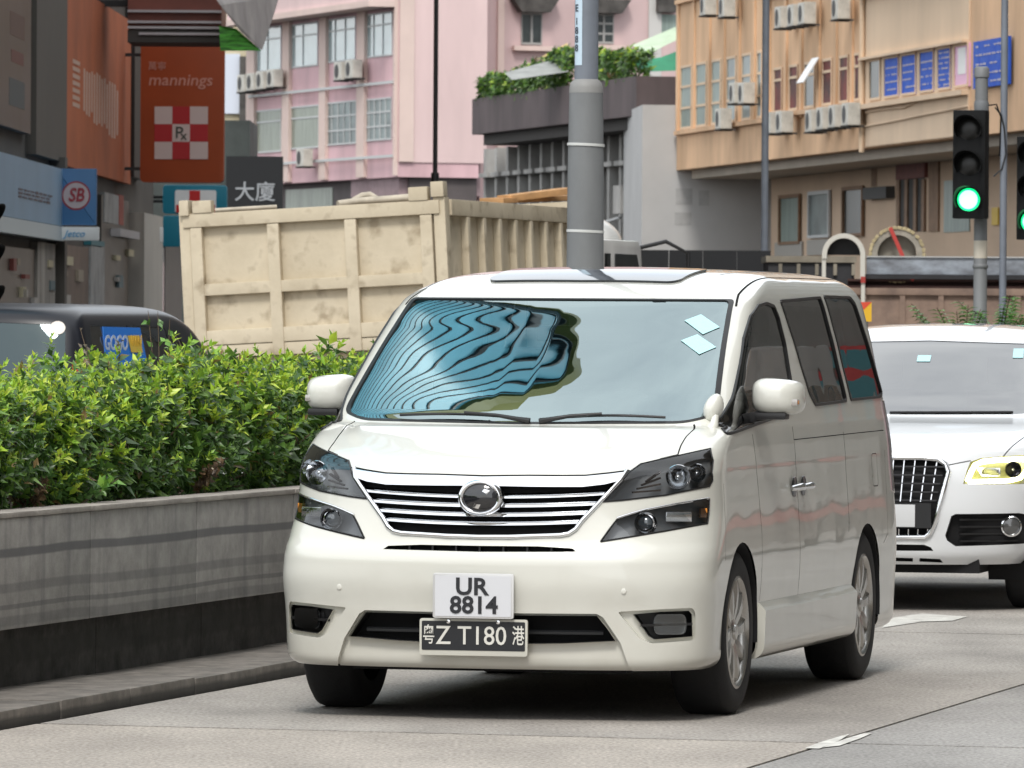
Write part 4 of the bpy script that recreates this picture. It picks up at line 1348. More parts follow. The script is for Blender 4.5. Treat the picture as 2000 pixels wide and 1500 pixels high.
sW = lambda px: s_on_wall(px, 960)[0]
DRY = [(.16, .10, .055), (.22, .15, .08), (.09, .06, .035)]
weed(sW(75), tW + .25, zt_ - .02, .22, 260, 1, 'dry brown weed at the foot of the hedge near the left end', wide=.12, col=DRY)
weed(sW(150), tW + .22, zt_ - .02, .16, 160, 2, 'reddish dry weed spilling over the planter coping', wide=.12, col=DRY)
weed(sW(225), tW + .21, zt_ - .02, .15, 120, 3, 'small broad-leaved green weed at the planter edge', wide=.07, lsz=.05)
weed(sW(330), tW + .24, zt_ - .02, .17, 200, 4, 'fine grassy weed at the foot of the hedge', wide=.10, lsz=.03)
weed(sW(470), tW + .24, zt_ - .02, .22, 200, 5, 'dry twiggy weed in the shade of the hedge beside the car', wide=.14, col=DRY)
weed(sW(420), tW + .22, zt_ - .02, .20, 140, 6, 'green weed beside small orange flowers', wide=.06, lsz=.045)
weed(s_on_wall(525, 600)[0] + 1.2, tW + .9, 1.2, .52, 26, 7, 'thin tall stalk rising above the hedge before the truck', wide=.05, lsz=.05)
weed(s_on_wall(395, 640)[0] + .9, tW + .75, 1.15, .48, 60, 8, 'dry seeding stalk above the hedge beside the black car', wide=.10, lsz=.03, col=[(.32, .27, .22), (.2, .16, .12)])
weed(s_on_wall(640, 640)[0] + 1.0, tW + .9, 1.2, .36, 50, 9, 'dark dry stalk above the hedge before the truck tailgate', wide=.07, lsz=.03, col=[(.10, .07, .05), (.06, .08, .03)])
# ------------------------------------------------------------------ white off-roader behind
WHITE = mat('cold_white_paint', (.74, .76, .78), rough=.30, coat=1.0, var=.02, scale=.6)
SUVY = .215
SUVP = at(1700, 900, 38.9); SUV0 = Vector((SUVP.x, 38.9, 0))
suv = thing('white_suv', 'white off-roader with lit headlamp and big framed grille behind the people carrier', 'car', SUV0, -SUVY)
MS = Matrix.Translation(SUV0) @ Matrix.Rotation(-SUVY, 4, 'Z'); MSi = MS.inverted()
SK_ = [(0.27, .10, .80, .60, 2.8, .12, 4.50, .3),
       (0.33, .05, .86, .66, 2.8, .12, 4.55, .3),
       (0.46, .02, .90, .70, 2.8, .14, 4.60, .3),
       (0.60, .00, .92, .72, 2.8, .15, 4.62, .3),
       (0.74, .01, .93, .72, 2.8, .16, 4.60, .3),
       (0.86, .05, .93, .70, 2.8, .16, 4.58, .3),
       (0.925, .085, .925, .68, 2.8, .16, 4.56, .3),
       (0.955, .17, .92, .62, 2.8, .16, 4.56, .3),
       (1.00, .42, .915, .52, 2.9, .16, 4.55, .3),
       (1.05, .80, .91, .40, 3.0, .17, 4.52, .3),
       (1.085, 1.15, .90, .42, 3.3, .22, 4.50, .3),
       (1.105, 1.26, .89, .44, 3.6, .24, 4.48, .3),
       (1.25, 1.52, .835, .44, 3.8, .22, 4.40, .3),
       (1.42, 1.86, .765, .44, 3.8, .18, 4.25, .3),
       (1.535, 2.13, .705, .46, 3.6, .15, 4.12, .3),
       (1.580, 2.30, .660, .50, 3.2, .15, 4.05, .35),
       (1.615, 2.52, .58, .52, 2.8, .15, 3.95, .4),
       (1.640, 2.82, .42, .45, 2.4, .15, 3.80, .4),
       (1.650, 3.05, .15, .25, 2.0, .15, 3.55, .2)]
SS = Shell(SK_, lambda z: .02 if z < 1.1 else .035, nf=56, ns=36, nr=10)
def shit(px, py):
    d = MSi.to_3x3() @ ray(px, py); o = MSi @ CO
    h = SS.hit(o, d)
    if h is None:
        h = SS.hit(Vector((-o.x, o.y, o.z)), Vector((-d.x, d.y, d.z)))
        if h is not None: h = Vector((-h.x, h.y, h.z))
    if h is None: h = SS.bvh.find_nearest(o + d * 39.3)[0]; print('suv miss', px, py)
    return h
def SF(p): return [(h.x, h.z) for h in (shit(*q) for q in p)]
fr_ = lambda c, n: n.y < .3 and c.y < 1.3
GR2 = SF([(1746, 893), (1800, 894), (1832, 897), (1847, 907), (1853, 922), (1840, 970), (1826, 1020), (1816, 1042), (1806, 1049), (1757, 1051)])
GR2 = [(-.02, GR2[0][1])] + GR2[1:-1] + [(-.02, GR2[-1][1])]
HL2 = SF([(1881, 945), (1888, 920), (1895, 902), (1915, 895), (1960, 891), (1998, 889), (2030, 890), (2040, 905), (2030, 935), (2010, 945), (1940, 946)])
VE2 = SF([(1846, 1046), (1858, 1008), (1866, 1004), (1990, 1002), (2012, 1006), (2022, 1030), (2020, 1060), (1960, 1064), (1866, 1067), (1850, 1056)])
SL2 = [(-.02, SF([(1757, 1063)])[0][1])] + SF([(1805, 1064), (1818, 1069), (1823, 1076)]) + [(-.02, SF([(1757, 1076)])[0][1])]
V1 = SF([(1796, 1090), (1836, 1092), (1842, 1099), (1796, 1097)]); V0 = SF([(1757, 1089), (1783, 1090), (1783, 1097), (1757, 1096)]); V0[0] = (.12, V0[0][1]); V0[3] = (.12, V0[3][1])
for wy in (.92, 3.73):
    SS.carve([(wy + .385 * math.cos(2 * math.pi * i / 36), .355 + .385 * math.sin(2 * math.pi * i / 36)) for i in range(36)], 'side', 15, cond=lambda c, n: c.x > .6)
SS.carve(GR2, 'front', 6, cond=fr_)
SS.carve(HL2, 'front', 4, cond=fr_)
SS.carve(VE2, 'front', 9, cond=fr_)
for p_ in (SL2, V0, V1): SS.carve(p_, 'front', 7, cond=fr_)
zsk = SF([(1800, 1112)])[0][1]
SS.carve([(-.02, .1), (1, .1), (1, zsk), (-.02, zsk)], 'front', 8, cond=lambda c, n: True)
SS.carve(rounded([(-.02, 1.112), (.66, 1.118), (.79, 1.14), (.655, 1.53), (-.02, 1.548)], [0, .04, .03, .05, 0]), 'front', 2, cond=lambda c, n: c.y < 2.6)
SS.carve(rounded([(1.75, 1.13), (2.35, 1.50), (3.95, 1.50), (4.1, 1.14)], .04), 'side', 11, cond=lambda c, n: c.x > .5 and n.x > .4)
HB = SF([(1854, 908), (1895, 900)])
SS.line([(0, GR2[0][1] + .004)] + [(p[0], p[1] + .002) for p in GR2[1:4]] + HB, 'front', 19, .003, cond=fr_)
SS.line([HL2[4], (HL2[4][0] + .04, HL2[4][1] + .06), (.83, 1.04), (.84, 1.10)], 'front', 19, .003, cond=lambda c, n: c.y < 1.4)
def spart(name, t, m, off=0): 
    V, F = both(*SS.get(t)); return patch(name, offset(V, F, off) if off else V, F, m, suv)
spart('body_shell', (0,), WHITE)
spart('panel_gap', (19,), VOID, -.006)
spart('lower_skirt', (8,), BLACKP)
spart('windscreen', (2,), glass('suv_windscreen', (.30, .34, .36), .34), -.003)
V, F = SS.get(11)
for sg in (1, -1):
    if sg < 0: V, F = mirror(V, F)
    patch('side_window', offset(V, F, -.003), F, PRIV, suv)
def srec(name, t, dep, m, sg=None):
    V, F = SS.get(t)
    if sg is None: V, F = both(V, F)
    elif sg < 0: V, F = mirror(V, F)
    vec = Vector((0, dep, 0))
    fl = patch(name, [v + vec for v in V], F, m, suv)
    W_, G_ = walls(V, F, vec); weld(patch('recess_wall', W_, G_, BLACKP, fl))
    return fl, V, F
def sfy(x, z):
    h = SS.bvh.ray_cast(Vector((abs(x), -1, z)), Vector((0, 1, 0)))[0]; return h.y if h else .1
gr2, V, F = srec('grille', 6, .05, VOID)
loop = [Vector((p[0], sfy(p[0], p[1]) - .004, p[1])) for p in GR2[1:-1]]
loop = [Vector((0, sfy(0, GR2[0][1]) - .004, GR2[0][1]))] + loop + [Vector((0, sfy(0, GR2[-1][1]) - .004, GR2[-1][1]))]
full = loop + [Vector((-p.x, p.y, p.z)) for p in loop[-2:0:-1]]
MB().tube(full, .017, 8, closed=True).build('grille_frame', CHROME, gr2, smooth=60)
z1g, z0g = GR2[0][1], GR2[-1][1]
xg = lambda z: .43 - .10 * (1 - (z - z0g) / (z1g - z0g))
zpl = SF([(1775, 984)])[0][1]; zpb = SF([(1775, 1029)])[0][1]
for k in range(-6, 7):
    x1 = k * .062; x0 = x1 * .86
    for (za_, zb2) in ((zpl + .012, z1g - .012), (z0g + .015, zpb - .012)):
        t0 = (za_ - z0g) / (z1g - z0g); t1 = (zb2 - z0g) / (z1g - z0g)
        xa_ = x0 + (x1 - x0) * t0; xb_ = x0 + (x1 - x0) * t1
        MB().bar((xa_, sfy(xa_, za_) + .012, za_), (xb_, sfy(xb_, zb2) + .012, zb2), .0055, .012, up=(0, 1, 0)).build('grille_bar', CHROME, gr2)
for k in range(5):
    z = zpl + .02 + k * .048
    MB().bar((-xg(z), sfy(0, z) + .03, z), (xg(z), sfy(0, z) + .03, z), .008, .008).build('grille_slat', mat('grille_grey', (.03, .03, .033), rough=.5), gr2)
MB().box(-.35, .35, sfy(0, zpl) + .004, sfy(0, zpl) + .02, zpb - .006, zpl + .004).build('plate_holder', BLACKP, gr2)
MB().box(-.26, .26, sfy(0, zpl) - .006, sfy(0, zpl) + .004, zpb, zpl - .004).build('number_plate', mat('plate_grey_white', (.58, .59, .60), rough=.4), suv, bevel=.003)
srec('air_slot', 7, .03, VOID)
for sg in (1, -1):
    fl, V, F = srec('side_vent', 9, .05, VOID, sg)
    zz = [v.z for v in V]; 
    for k in range(4):
        z = min(zz) + (max(zz) - min(zz)) * (k + .7) / 4.6
        xa_ = .50 * sg; xb_ = .80 * sg
        MB().bar((xa_, sfy(.50, z) + .02, z), (xb_, sfy(.80, z) + .02, z), .012, .010).build('vent_slat', BLACKP, fl)
    c = shit(1975, 1028); c = Vector((c.x * sg, c.y + .005, c.z))
    Mq = Matrix.Translation(c) @ Matrix.Rotation(.25 * sg, 4, 'Z') @ Matrix.Rotation(R(90), 4, 'X')
    MB().lathe([(.058, -.02), (.060, .004), (.052, .008), (.050, -.01)], 26, Mq, close=True).build('fog_ring', CHROME, fl, smooth=60)
    MB().lathe([(.050, -.004), (.03, .003), (.001, .006)], 22, Mq).build('fog_lamp', mat('fog_dark_glass', (.10, .10, .10), rough=.1, coat=1, metal=.4), fl, smooth=60)
    V, F = SS.get(4)
    if sg < 0: V, F = mirror(V, F)
    vec = Vector((0, .07, 0))
    cov = patch('headlight', V, F, LENS, suv)
    patch('reflector_bed', [v + vec for v in V], F, mat('suv_lamp_lit_bed', (.22, .215, .10), rough=.35), cov)  # yellowish bed colour stands in for the spread of the lit lamp
    W_, G_ = walls(V, F, vec); weld(patch('lamp_wall', W_, G_, BLACKP, cov))
    DRL = mat('daytime_light', (1, 1, .85), rough=.4, emit=(1.0, .95, .52), estr=8.0)
    pp = []
    for (px, py) in ((2018, 897), (1990, 897), (1950, 898.5), (1918, 902), (1904, 908), (1896, 922), (1889, 940)):
        h = shit(px, py); pp.append(Vector((h.x * sg, h.y + .012, h.z)))
    MB().tube(pp, .0145, 8).build('light_bar', DRL, cov, smooth=60)
    pp = []
    for (px, py) in ((1891, 941), (1930, 940), (1970, 939), (1992, 934), (2003, 920), (2010, 905)):
        h = shit(px, py); pp.append(Vector((h.x * sg, h.y + .012, h.z)))
    MB().tube(pp, .0125, 8).build('light_bar', DRL, cov, smooth=60)
    h = shit(1976, 917); bowl(cov, Vector((h.x * sg, h.y + .04, h.z)), .048, sg, DARKCH)
    h = shit(1928, 922); MB().box(-.07, .07, -.01, .01, -.025, .025, Matrix.Translation((h.x * sg, h.y + .05, h.z))).build('reflector_block', BRIGHT, cov, bevel=.008)
    # door mirror
    MB().box(sg * 1.0 - .11, sg * 1.0 + .11, 1.62, 1.76, 1.10, 1.25).build('door_mirror', WHITE, suv, bevel=.05, seg=4)
    MB().bar((sg * .86, 1.72, 1.10), (sg * .96, 1.70, 1.13), .06, .04).build('mirror_arm', BLACKP, suv)
    for wy in (.92, 3.73):
        make_wheel(suv, (sg * .925, wy, .355), sg, .355, .25, .235, 5, RUBBER, ALLOY, DISC, twist=0)
        mb = MB(); n = 24; v = []; f = []
        for i in range(n + 1):
            a = math.pi * (-.16 + 1.32 * i / n)
            for x in (.925, .60): v.append((sg * x, wy + .38 * math.cos(a), .355 + .38 * math.sin(a)))
        for i in range(n): f.append((i * 2, i * 2 + 1, (i + 1) * 2 + 1, (i + 1) * 2))
        k = len(v); v.append((sg * .60, wy, .355))
        for i in range(n): f.append((i * 2 + 1, k, (i + 1) * 2 + 1))
        mb.add(v, f).build('wheel_arch', VOID, suv)
MB().box(-.60, .60, .2, 4.3, .22, .32).build('underbody', VOID, suv)
MB().box(-.75, .75, 1.5, 1.85, .8, 1.08).build('dashboard', CABIN, suv, bevel=.05)
for sx_ in (-.38, .38):
    st = MB().box(sx_ - .25, sx_ + .25, 2.2, 2.75, .5, .68).build('seat', SEAT, suv, bevel=.05)
    MB().box(sx_ - .24, sx_ + .24, 2.72, 2.85, .65, 1.25).build('seat_back', SEAT, st, bevel=.05)
    MB().box(sx_ - .12, sx_ + .12, 2.74, 2.84, 1.28, 1.45).build('head_rest', SEAT, st, bevel=.04)
# wiper and a pale paper tag behind the glass
pts = [Vector((x, sfy(x, 1.125 + .01 * x) - .01, 1.125 + .01 * x)) for x in [i * .06 - .1 for i in range(13)]]
MB().tube(pts, .007, 6).build('wiper', BLACKP, suv)
for (px, py, w_, h_) in ((1806, 700, 13, 6), (1990, 690, 10, 9)):
    q = [shit(px + dx * w_, py + dy * h_) for dx, dy in ((-1, -1), (1, -1), (.8, 1), (-1.2, 1))]
    nn = (q[1] - q[0]).cross(q[3] - q[0]).normalized(); nn = -nn if nn.y > 0 else nn
    mesh_obj('licence_disc', [p + nn * .001 for p in q] + [p - nn * .001 for p in q], [(0, 1, 2, 3), (7, 6, 5, 4), (0, 4, 5, 1), (1, 5, 6, 2), (2, 6, 7, 3), (3, 7, 4, 0)], STK, suv)

# ------------------------------------------------------------------ black people carrier on the far carriageway, seen from behind
BLK = mat('black_paint', (.010, .011, .016), rough=.28, spec=.4)
cpt = at(163, 640, 48.0)
BY = .215
b0 = Vector((cpt.x - .86 * math.cos(BY) - .10 * math.sin(BY), 48.0 + .86 * math.sin(BY) - .1, 0))
bv = thing('black_car', 'black people carrier seen from behind beyond the hedge, blue poster in its side window', 'car', b0, -BY)
MBk = Matrix.Translation(b0) @ Matrix.Rotation(-BY, 4, 'Z'); MBki = MBk.inverted()
BK = [(0.25, 0.08, 0.82, 0.3, 4.0, 0.1, 4.8, 0.6),
      (0.45, 0.02, 0.85, 0.3, 4.0, 0.12, 4.93, 0.7),
      (0.75, 0.02, 0.86, 0.3, 4.0, 0.12, 4.95, 0.7),
      (0.95, 0.06, 0.86, 0.29, 4.0, 0.12, 4.85, 0.7),
      (1.02, 0.08, 0.855, 0.29, 4.0, 0.12, 4.82, 0.7),
      (1.1, 0.1, 0.85, 0.28, 4.0, 0.12, 4.37, 0.55),
      (1.35, 0.17, 0.815, 0.27, 4.2, 0.12, 4.04, 0.5),
      (1.55, 0.24, 0.775, 0.26, 4.2, 0.12, 3.7, 0.5),
      (1.66, 0.29, 0.735, 0.28, 3.8, 0.12, 3.37, 0.6),
      (1.71, 0.36, 0.68, 0.34, 3.2, 0.12, 3.12, 0.7),
      (1.735, 0.5, 0.58, 0.42, 2.8, 0.12, 2.87, 0.7),
      (1.75, 0.75, 0.38, 0.4, 2.4, 0.12, 2.52, 0.5),
      (1.755, 1.0, 0.12, 0.2, 2.0, 0.12, 2.12, 0.2)]
SB = Shell(BK, lambda z: .05, nf=40, ns=40, nr=14)
for wy in (.85, 3.75):
    SB.carve([(wy + .36 * math.cos(2 * math.pi * i / 30), .33 + .36 * math.sin(2 * math.pi * i / 30)) for i in range(30)], 'side', 15, cond=lambda c, n: c.x > .6)
SB.carve(rounded([(-.02, 1.08), (.72, 1.08), (.665, 1.60), (-.02, 1.62)], [0, .06, .06, 0]), 'front', 2, cond=lambda c, n: c.y < 1)
SB.carve(rounded([(.42, 1.10), (.60, 1.60), (1.62, 1.60), (1.62, 1.10)], .05), 'side', 11, cond=lambda c, n: c.x > .6 and n.x > .5)
SB.carve(rounded([(1.70, 1.10), (1.70, 1.60), (2.62, 1.58), (2.72, 1.10)], .04), 'side', 12, cond=lambda c, n: c.x > .6 and n.x > .5)
SB.carve(rounded([(2.80, 1.10), (2.72, 1.56), (2.95, 1.52), (3.5, 1.14)], .04), 'side', 13, cond=lambda c, n: c.x > .5 and n.x > .3)
SB.carve([(.0, .85), (.30, .85), (.30, 1.35), (.0, 1.30)], 'side', 22, cond=lambda c, n: c.x > .74)
V, F = both(*SB.get(0)); patch('body_shell', V, F, BLK, bv)
V, F = both(*SB.get(2)); patch('rear_screen', offset(V, F, -.003), F, glass('black_car_glass', (.05, .06, .06), .10, rcol=(.75, .95, 1)), bv)
for t_, nm in ((11, 'rear_side_window'), (12, 'middle_side_window'), (13, 'front_side_window'), (22, 'tail_lamp')):
    V, F = SB.get(t_)
    for sg in (1, -1):
        if sg < 0: V, F = mirror(V, F)
        patch(nm, offset(V, F, -.003), F, REDL if t_ == 22 else PRIV, bv)
for sg in (1, -1):
    for wy in (.85, 3.75):
        make_wheel(bv, (sg * .85, wy, .33), sg, .33, .21, .21, 5, RUBBER, ALLOY, DISC, twist=0)
MB().box(-.58, .58, .15, 4.3, .2, .3).build('underbody', VOID, bv)
def bhit(px, py):
    d = MBki.to_3x3() @ ray(px, py); o = MBki @ CO
    return SB.hit(o, d) or SB.bvh.find_nearest(o + d * 49)[0]
PBLUE = mat('poster_blue', (.010, .17, .62), rough=.5)
q = [bhit(*p) for p in ((199, 638), (272, 640), (287, 712), (207, 716))]
o_ = Vector((.006, 0, 0))
po = mesh_obj('window_poster', [p + o_ for p in q] + [p + o_ * .3 for p in q], [(0, 1, 2, 3)[::-1], (4, 5, 6, 7), (0, 1, 5, 4), (1, 2, 6, 5), (2, 3, 7, 6), (3, 0, 4, 7)], PBLUE, bv)
def quad_on(px, m, par, name, off=.009):
    q = [bhit(*p) + Vector((off, 0, 0)) for p in px]
    return mesh_obj(name, q, [(3, 2, 1, 0)], m, par)
quad_on([(247, 655), (271, 656), (277, 689), (254, 688)], mat('poster_yellow', (.62, .44, .06), rough=.5), po, 'yellow_panel')
a = bhit(202, 670); b2 = bhit(248, 672); zc_ = (a.z + b2.z) / 2
xx = (b2 - a); xx.z = 0; wid = xx.length; xx.normalize()
Mt = Matrix(((xx.x, 0, -xx.y, (a.x + b2.x) / 2 + .010), (xx.y, 0, xx.x, (a.y + b2.y) / 2), (0, 1, 0, zc_), (0, 0, 0, 1)))
tm = text_mesh('poster_letters', 'GOGO', .15, mat('poster_white', (.55, .66, .80), rough=.5), po, Mt, sx=wid / .47, bold=.004, depth=.002)
tm2 = text_mesh('poster_letters', 'VAN', .15, mat('poster_amber', (.80, .50, .04), rough=.5), po, Mt @ Matrix.Translation((wid * .86, 0, 0)), sx=wid * .55 / .36, bold=.004, depth=.002)
rs = []
for i in range(22):
    t = 2 * math.pi * i / 22; h = bhit(113 + 15 * math.cos(t), 640 + 13 * math.sin(t)); rs.append(h + Vector((0, -.004, 0)))
mesh_obj('round_sticker', rs, [tuple(range(22))[::-1]], mat('sticker_cream', (.74, .68, .62), rough=.6), bv)

# ------------------------------------------------------------------ tipper lorry
DIRT = bpy.data.materials.new('dusty_cream_paint'); DIRT.use_nodes = True
def dirty(m, c1, c2, c3, sc=1.6, rough=.75, zs=1.0):
    n = m.node_tree; b = n.nodes['Principled BSDF']; b.inputs['Roughness'].default_value = rough
    t = n.nodes.new('ShaderNodeTexCoord'); mp = n.nodes.new('ShaderNodeMapping'); mp.inputs['Scale'].default_value = (1, 1, zs)
    n.links.new(t.outputs['Object'], mp.inputs['Vector'])
    a = n.nodes.new('ShaderNodeTexNoise'); a.inputs['Scale'].default_value = sc; a.inputs['Detail'].default_value = 8; a.inputs['Roughness'].default_value = .65
    c = n.nodes.new('ShaderNodeTexNoise'); c.inputs['Scale'].default_value = sc * 4; c.inputs['Detail'].default_value = 6
    n.links.new(mp.outputs['Vector'], a.inputs['Vector']); n.links.new(mp.outputs['Vector'], c.inputs['Vector'])
    r1 = n.nodes.new('ShaderNodeValToRGB'); r1.color_ramp.elements[0].position = .35; r1.color_ramp.elements[1].position = .62
    r1.color_ramp.elements[0].color = (*c2, 1); r1.color_ramp.elements[1].color = (*c1, 1)
    n.links.new(a.outputs['Fac'], r1.inputs['Fac'])
    r2 = n.nodes.new('ShaderNodeValToRGB'); r2.color_ramp.elements[0].position = .54; r2.color_ramp.elements[1].position = .72
    r2.color_ramp.elements[0].color = (0, 0, 0, 1); r2.color_ramp.elements[1].color = (.8, .8, .8, 1)
    n.links.new(c.outputs['Fac'], r2.inputs['Fac'])
    mx = n.nodes.new('ShaderNodeMix'); mx.data_type = 'RGBA'; mx.inputs['B'].default_value = (*c3, 1)
    n.links.new(r2.outputs['Color'], mx.inputs['Factor']); n.links.new(r1.outputs['Color'], mx.inputs['A'])
    n.links.new(mx.outputs['Result'], b.inputs['Base Color'])
    bp = n.nodes.new('ShaderNodeBump'); bp.inputs['Strength'].default_value = .35; bp.inputs['Distance'].default_value = .03
    n.links.new(a.outputs['Fac'], bp.inputs['Height']); n.links.new(bp.outputs['Normal'], b.inputs['Normal'])
    return m
dirty(DIRT, (.60, .525, .395), (.485, .415, .30), (.30, .24, .16))
TRY = R(14.5)
tl0 = at(352, 560, 62.0)
TW = 2.46
trk = thing('tipper_lorry', 'cream tipper lorry with dusty ribbed tailgate driving away beyond the hedge', 'truck', (tl0.x, 62.0, 0), -TRY)
MT0 = Matrix.Translation((tl0.x, 62.0, 0)) @ Matrix.Rotation(-TRY, 4, 'Z')
ztop = at(352, 418, 62.0).z; zbot = at(375, 703, 62.0).z
TILT = Matrix.Translation((0, 0, ztop)) @ Matrix.Rotation(R(-3.3), 4, 'Y') @ Matrix.Translation((0, 0, -ztop))
def tb(name, x0, x1, y0, y1, z0, z1, m=DIRT, par=trk, bev=.012):
    return MB().box(x0, x1, y0, y1, z0, z1, TILT).build(name, m, par, bevel=bev)
H = ztop - zbot
tg = tb('tailgate', .05, TW - .05, .06, .10, zbot, ztop - .02, bev=.005)
tb('rail', .02, TW - .02, -.02, .06, ztop - .13, ztop - .005, par=tg)
tb('rail', .10, TW - .10, -.015, .06, zbot + H * .43, zbot + H * .51, par=tg)
tb('rail', .10, TW - .10, -.012, .06, zbot + H * .09, zbot + H * .19, par=tg)
tb('bottom_plate', .06, TW - .06, -.005, .06, zbot, zbot + H * .085, par=tg)
for x in (.14, .87, 1.60, TW - .15):
    tb('post', x - .055, x + .055, -.022, .06, zbot, ztop - .135, par=tg)
for x, w_ in ((-.02, .10), (TW - .08, .11)):
    tb('corner_post', x, x + w_, .0, .16, zbot - .05, ztop + .02)
tb('hinge_block', .00, .09, -.05, .12, ztop - .02, ztop + .12); tb('hinge_block', .12, .30, -.03, .08, ztop - .004, ztop + .11)
tb('hinge_block', TW - .30, TW - .12, -.03, .08, ztop - .004, ztop + .12); tb('hinge_block', TW - .09, TW + .03, -.03, .12, ztop + .021, ztop + .16)
TL = 5.85
sd = tb('side_board', TW - .06, TW - .02, .17, TL, zbot, ztop - .15, bev=.004)
tb('top_rail', TW - .08, TW + .05, .17, TL, ztop - .145, ztop + .0)
tb('bottom_rail', TW - .08, TW + .04, .17, TL, zbot - .06, zbot + .06)
for k in range(8):
    y = .75 + k * .58
    tb('side_rib', TW - .02, TW + .05, y - .05, y + .05, zbot + .065, ztop - .15, par=sd)
tb('side_board', .02, .06, .17, TL, zbot, ztop - .005, bev=.004)
tb('front_board', .06, TW - .06, TL - .06, TL, zbot, ztop + .1, bev=.004)
tb('load_floor', .02, TW - .02, .10, TL, zbot - .06, zbot - .005)
# chassis, axles, cab
MB().box(.6, .8, .3, 7.2, .75, 1.02).box(TW - .8, TW - .6, .3, 7.2, .75, 1.02).build('chassis', BLACKP, trk)
MB().box(.5, TW - .5, .4, 4.8, 1.02, zbot - .14).build('subframe', BLACKP, trk)
for y in (1.2, 2.5, 5.9):
    for sg, x in ((1, TW - .02), (-1, .02)):
        make_wheel(trk, (x, y, .52), sg, .52, .29, .30, 8, RUBBER, DISC, DISC, twist=0)
CABW = mat('lorry_cab_white', (.76, .76, .74), rough=.4, coat=.4, var=.1, scale=2)
cb = TL + .30
zc1 = at(1205, 412, 67.5).z
mbc = MB()
prof = [(cb, .9), (cb + 1.85, .9), (cb + 1.9, 1.55), (cb + 1.72, zc1 - .34), (cb + 1.60, zc1 - .28), (cb + .02, zc1 - .28)]
cabo = mbc.prism(prof, .02, TW - .02, lambda u, v, d: Vector((d, u, v))).build('cab', CABW, trk, bevel=.05)
v = []; f = []; n1, n2 = 14, 28
for i in range(n1 + 1):
    ph = math.pi / 2 * i / n1
    for j in range(n2):
        t = 2 * math.pi * j / n2
        c_, s_ = math.cos(t), math.sin(t)
        v.append((TW / 2 + 1.12 * math.copysign(abs(c_) ** .6, c_) * math.cos(ph) ** .7, cb + 1.05 + .62 * math.copysign(abs(s_) ** .6, s_) * math.cos(ph) ** .7, zc1 - .30 + .36 * math.sin(ph)))
for i in range(n1):
    for j in range(n2): f.append((i * n2 + j, i * n2 + (j + 1) % n2, (i + 1) * n2 + (j + 1) % n2, (i + 1) * n2 + j))
MB().add(v, f).build('roof_deflector', CABW, cabo, smooth=60)
MB().prism([(cb + .55, 1.55), (cb + 1.65, 1.5), (cb + 1.62, zc1 - .60), (cb + 1.48, zc1 - .42), (cb + .55, zc1 - .42)], TW - .022, TW - .012, lambda u, v, d: Vector((d, u, v))).build('side_window', glass('cab_glass', (.2, .25, .24), .12), cabo)
MB().prism([(cb + .12, 1.55), (cb + .36, 1.55), (cb + .36, zc1 - .42), (cb + .12, zc1 - .42)], TW - .022, TW - .012, lambda u, v, d: Vector((d, u, v))).build('side_window', glass('cab_glass', (.2, .25, .24), .12), cabo)
xm = TW + .42
MB().tube([(TW - .05, cb + 1.7, zc1 - .35), (TW + .2, cb + 1.85, zc1 - .28), (xm, cb + 1.9, zc1 - .40), (xm, cb + 1.9, 1.55)], .022, 8).build('mirror_arm', BLACKP, cabo, smooth=60)
MB().box(xm - .11, xm + .11, cb + 1.80, cb + 1.93, 1.62, 2.08).build('door_mirror', mat('mirror_shell_grey', (.33, .33, .31), rough=.4), cabo, bevel=.05)
MB().box(xm - .085, xm + .085, cb + 1.795, cb + 1.80, 1.66, 2.03).build('mirror_glass', mat('mirror_dark', (.10, .11, .11), rough=.05, metal=1), cabo)
# load: planks, bent poles, rubble
WOODL = mat('raw_plank', (.48, .27, .12), rough=.8, var=.3, scale=4, stretch=(1, .2, 1))
STEEL = mat('dusty_pole', (.46, .41, .33), rough=.7, var=.2, scale=6)
ml = thing('load_rubble', 'heap of rubble and dust in the tipper body', 'rubble', (0, 0, 0))
bm = bmesh.new()
bmesh.ops.create_grid(bm, x_segments=24, y_segments=40, size=.5)
for v in bm.verts:
    x = (v.co.x + .5); y = (v.co.y + .5)
    v.co = Vector((.10 + x * (TW - .20), .2 + y * (TL - .35), zbot + .02 + H * .80 * math.sin(math.pi * min(max(x, .08), .92)) ** .35 + random.uniform(-.06, .06)))
    v.co = MT0 @ TILT @ v.co
me = bpy.data.meshes.new('rubble_heap'); bm.to_mesh(me); bm.free(); me.materials.append(mat('rubble', (.30, .24, .17), rough=1, var=.4, scale=5, bump=.8, bscale=12, bdist=.05))
link(bpy.data.objects.new('rubble_heap', me), ml); ml['kind'] = 'stuff'; del ml['category']
def tpt(px, py, dy=0.0): return at(px, py, 62.0 + dy)
def loadbar(a, b, w_, h_, m, name, label, cat):
    o = MB().bar(a, b, w_, h_).build(name, m, None, bevel=.006); tag(o, label, cat); return o
loadbar(tpt(985, 388, 3.0), tpt(1112, 372, 3.6), .20, .06, WOODL, 'plank', 'brown plank lying over the right side of the lorry load', 'plank')
loadbar(tpt(960, 392, 2.8), tpt(1112, 386, 4.2), .26, .05, WOODL, 'plank', 'darker lower plank lying over the right side of the lorry load', 'plank')
o = MB().tube([tpt(660, 399, .8), tpt(700, 393, .9), tpt(760, 389, .9), tpt(830, 383, .8)], .035, 8).build('pole', STEEL, None, smooth=60); tag(o, 'bent dusty pole lying on top of the lorry tailgate', 'pole')
o = MB().tube([tpt(690, 392, 1.2), tpt(708, 382, 1.2), tpt(722, 380, 1.2), tpt(735, 388, 1.2)], .030, 8).build('hose', STEEL, None, smooth=60); tag(o, 'short curl of dusty hose on the lorry load', 'hose')
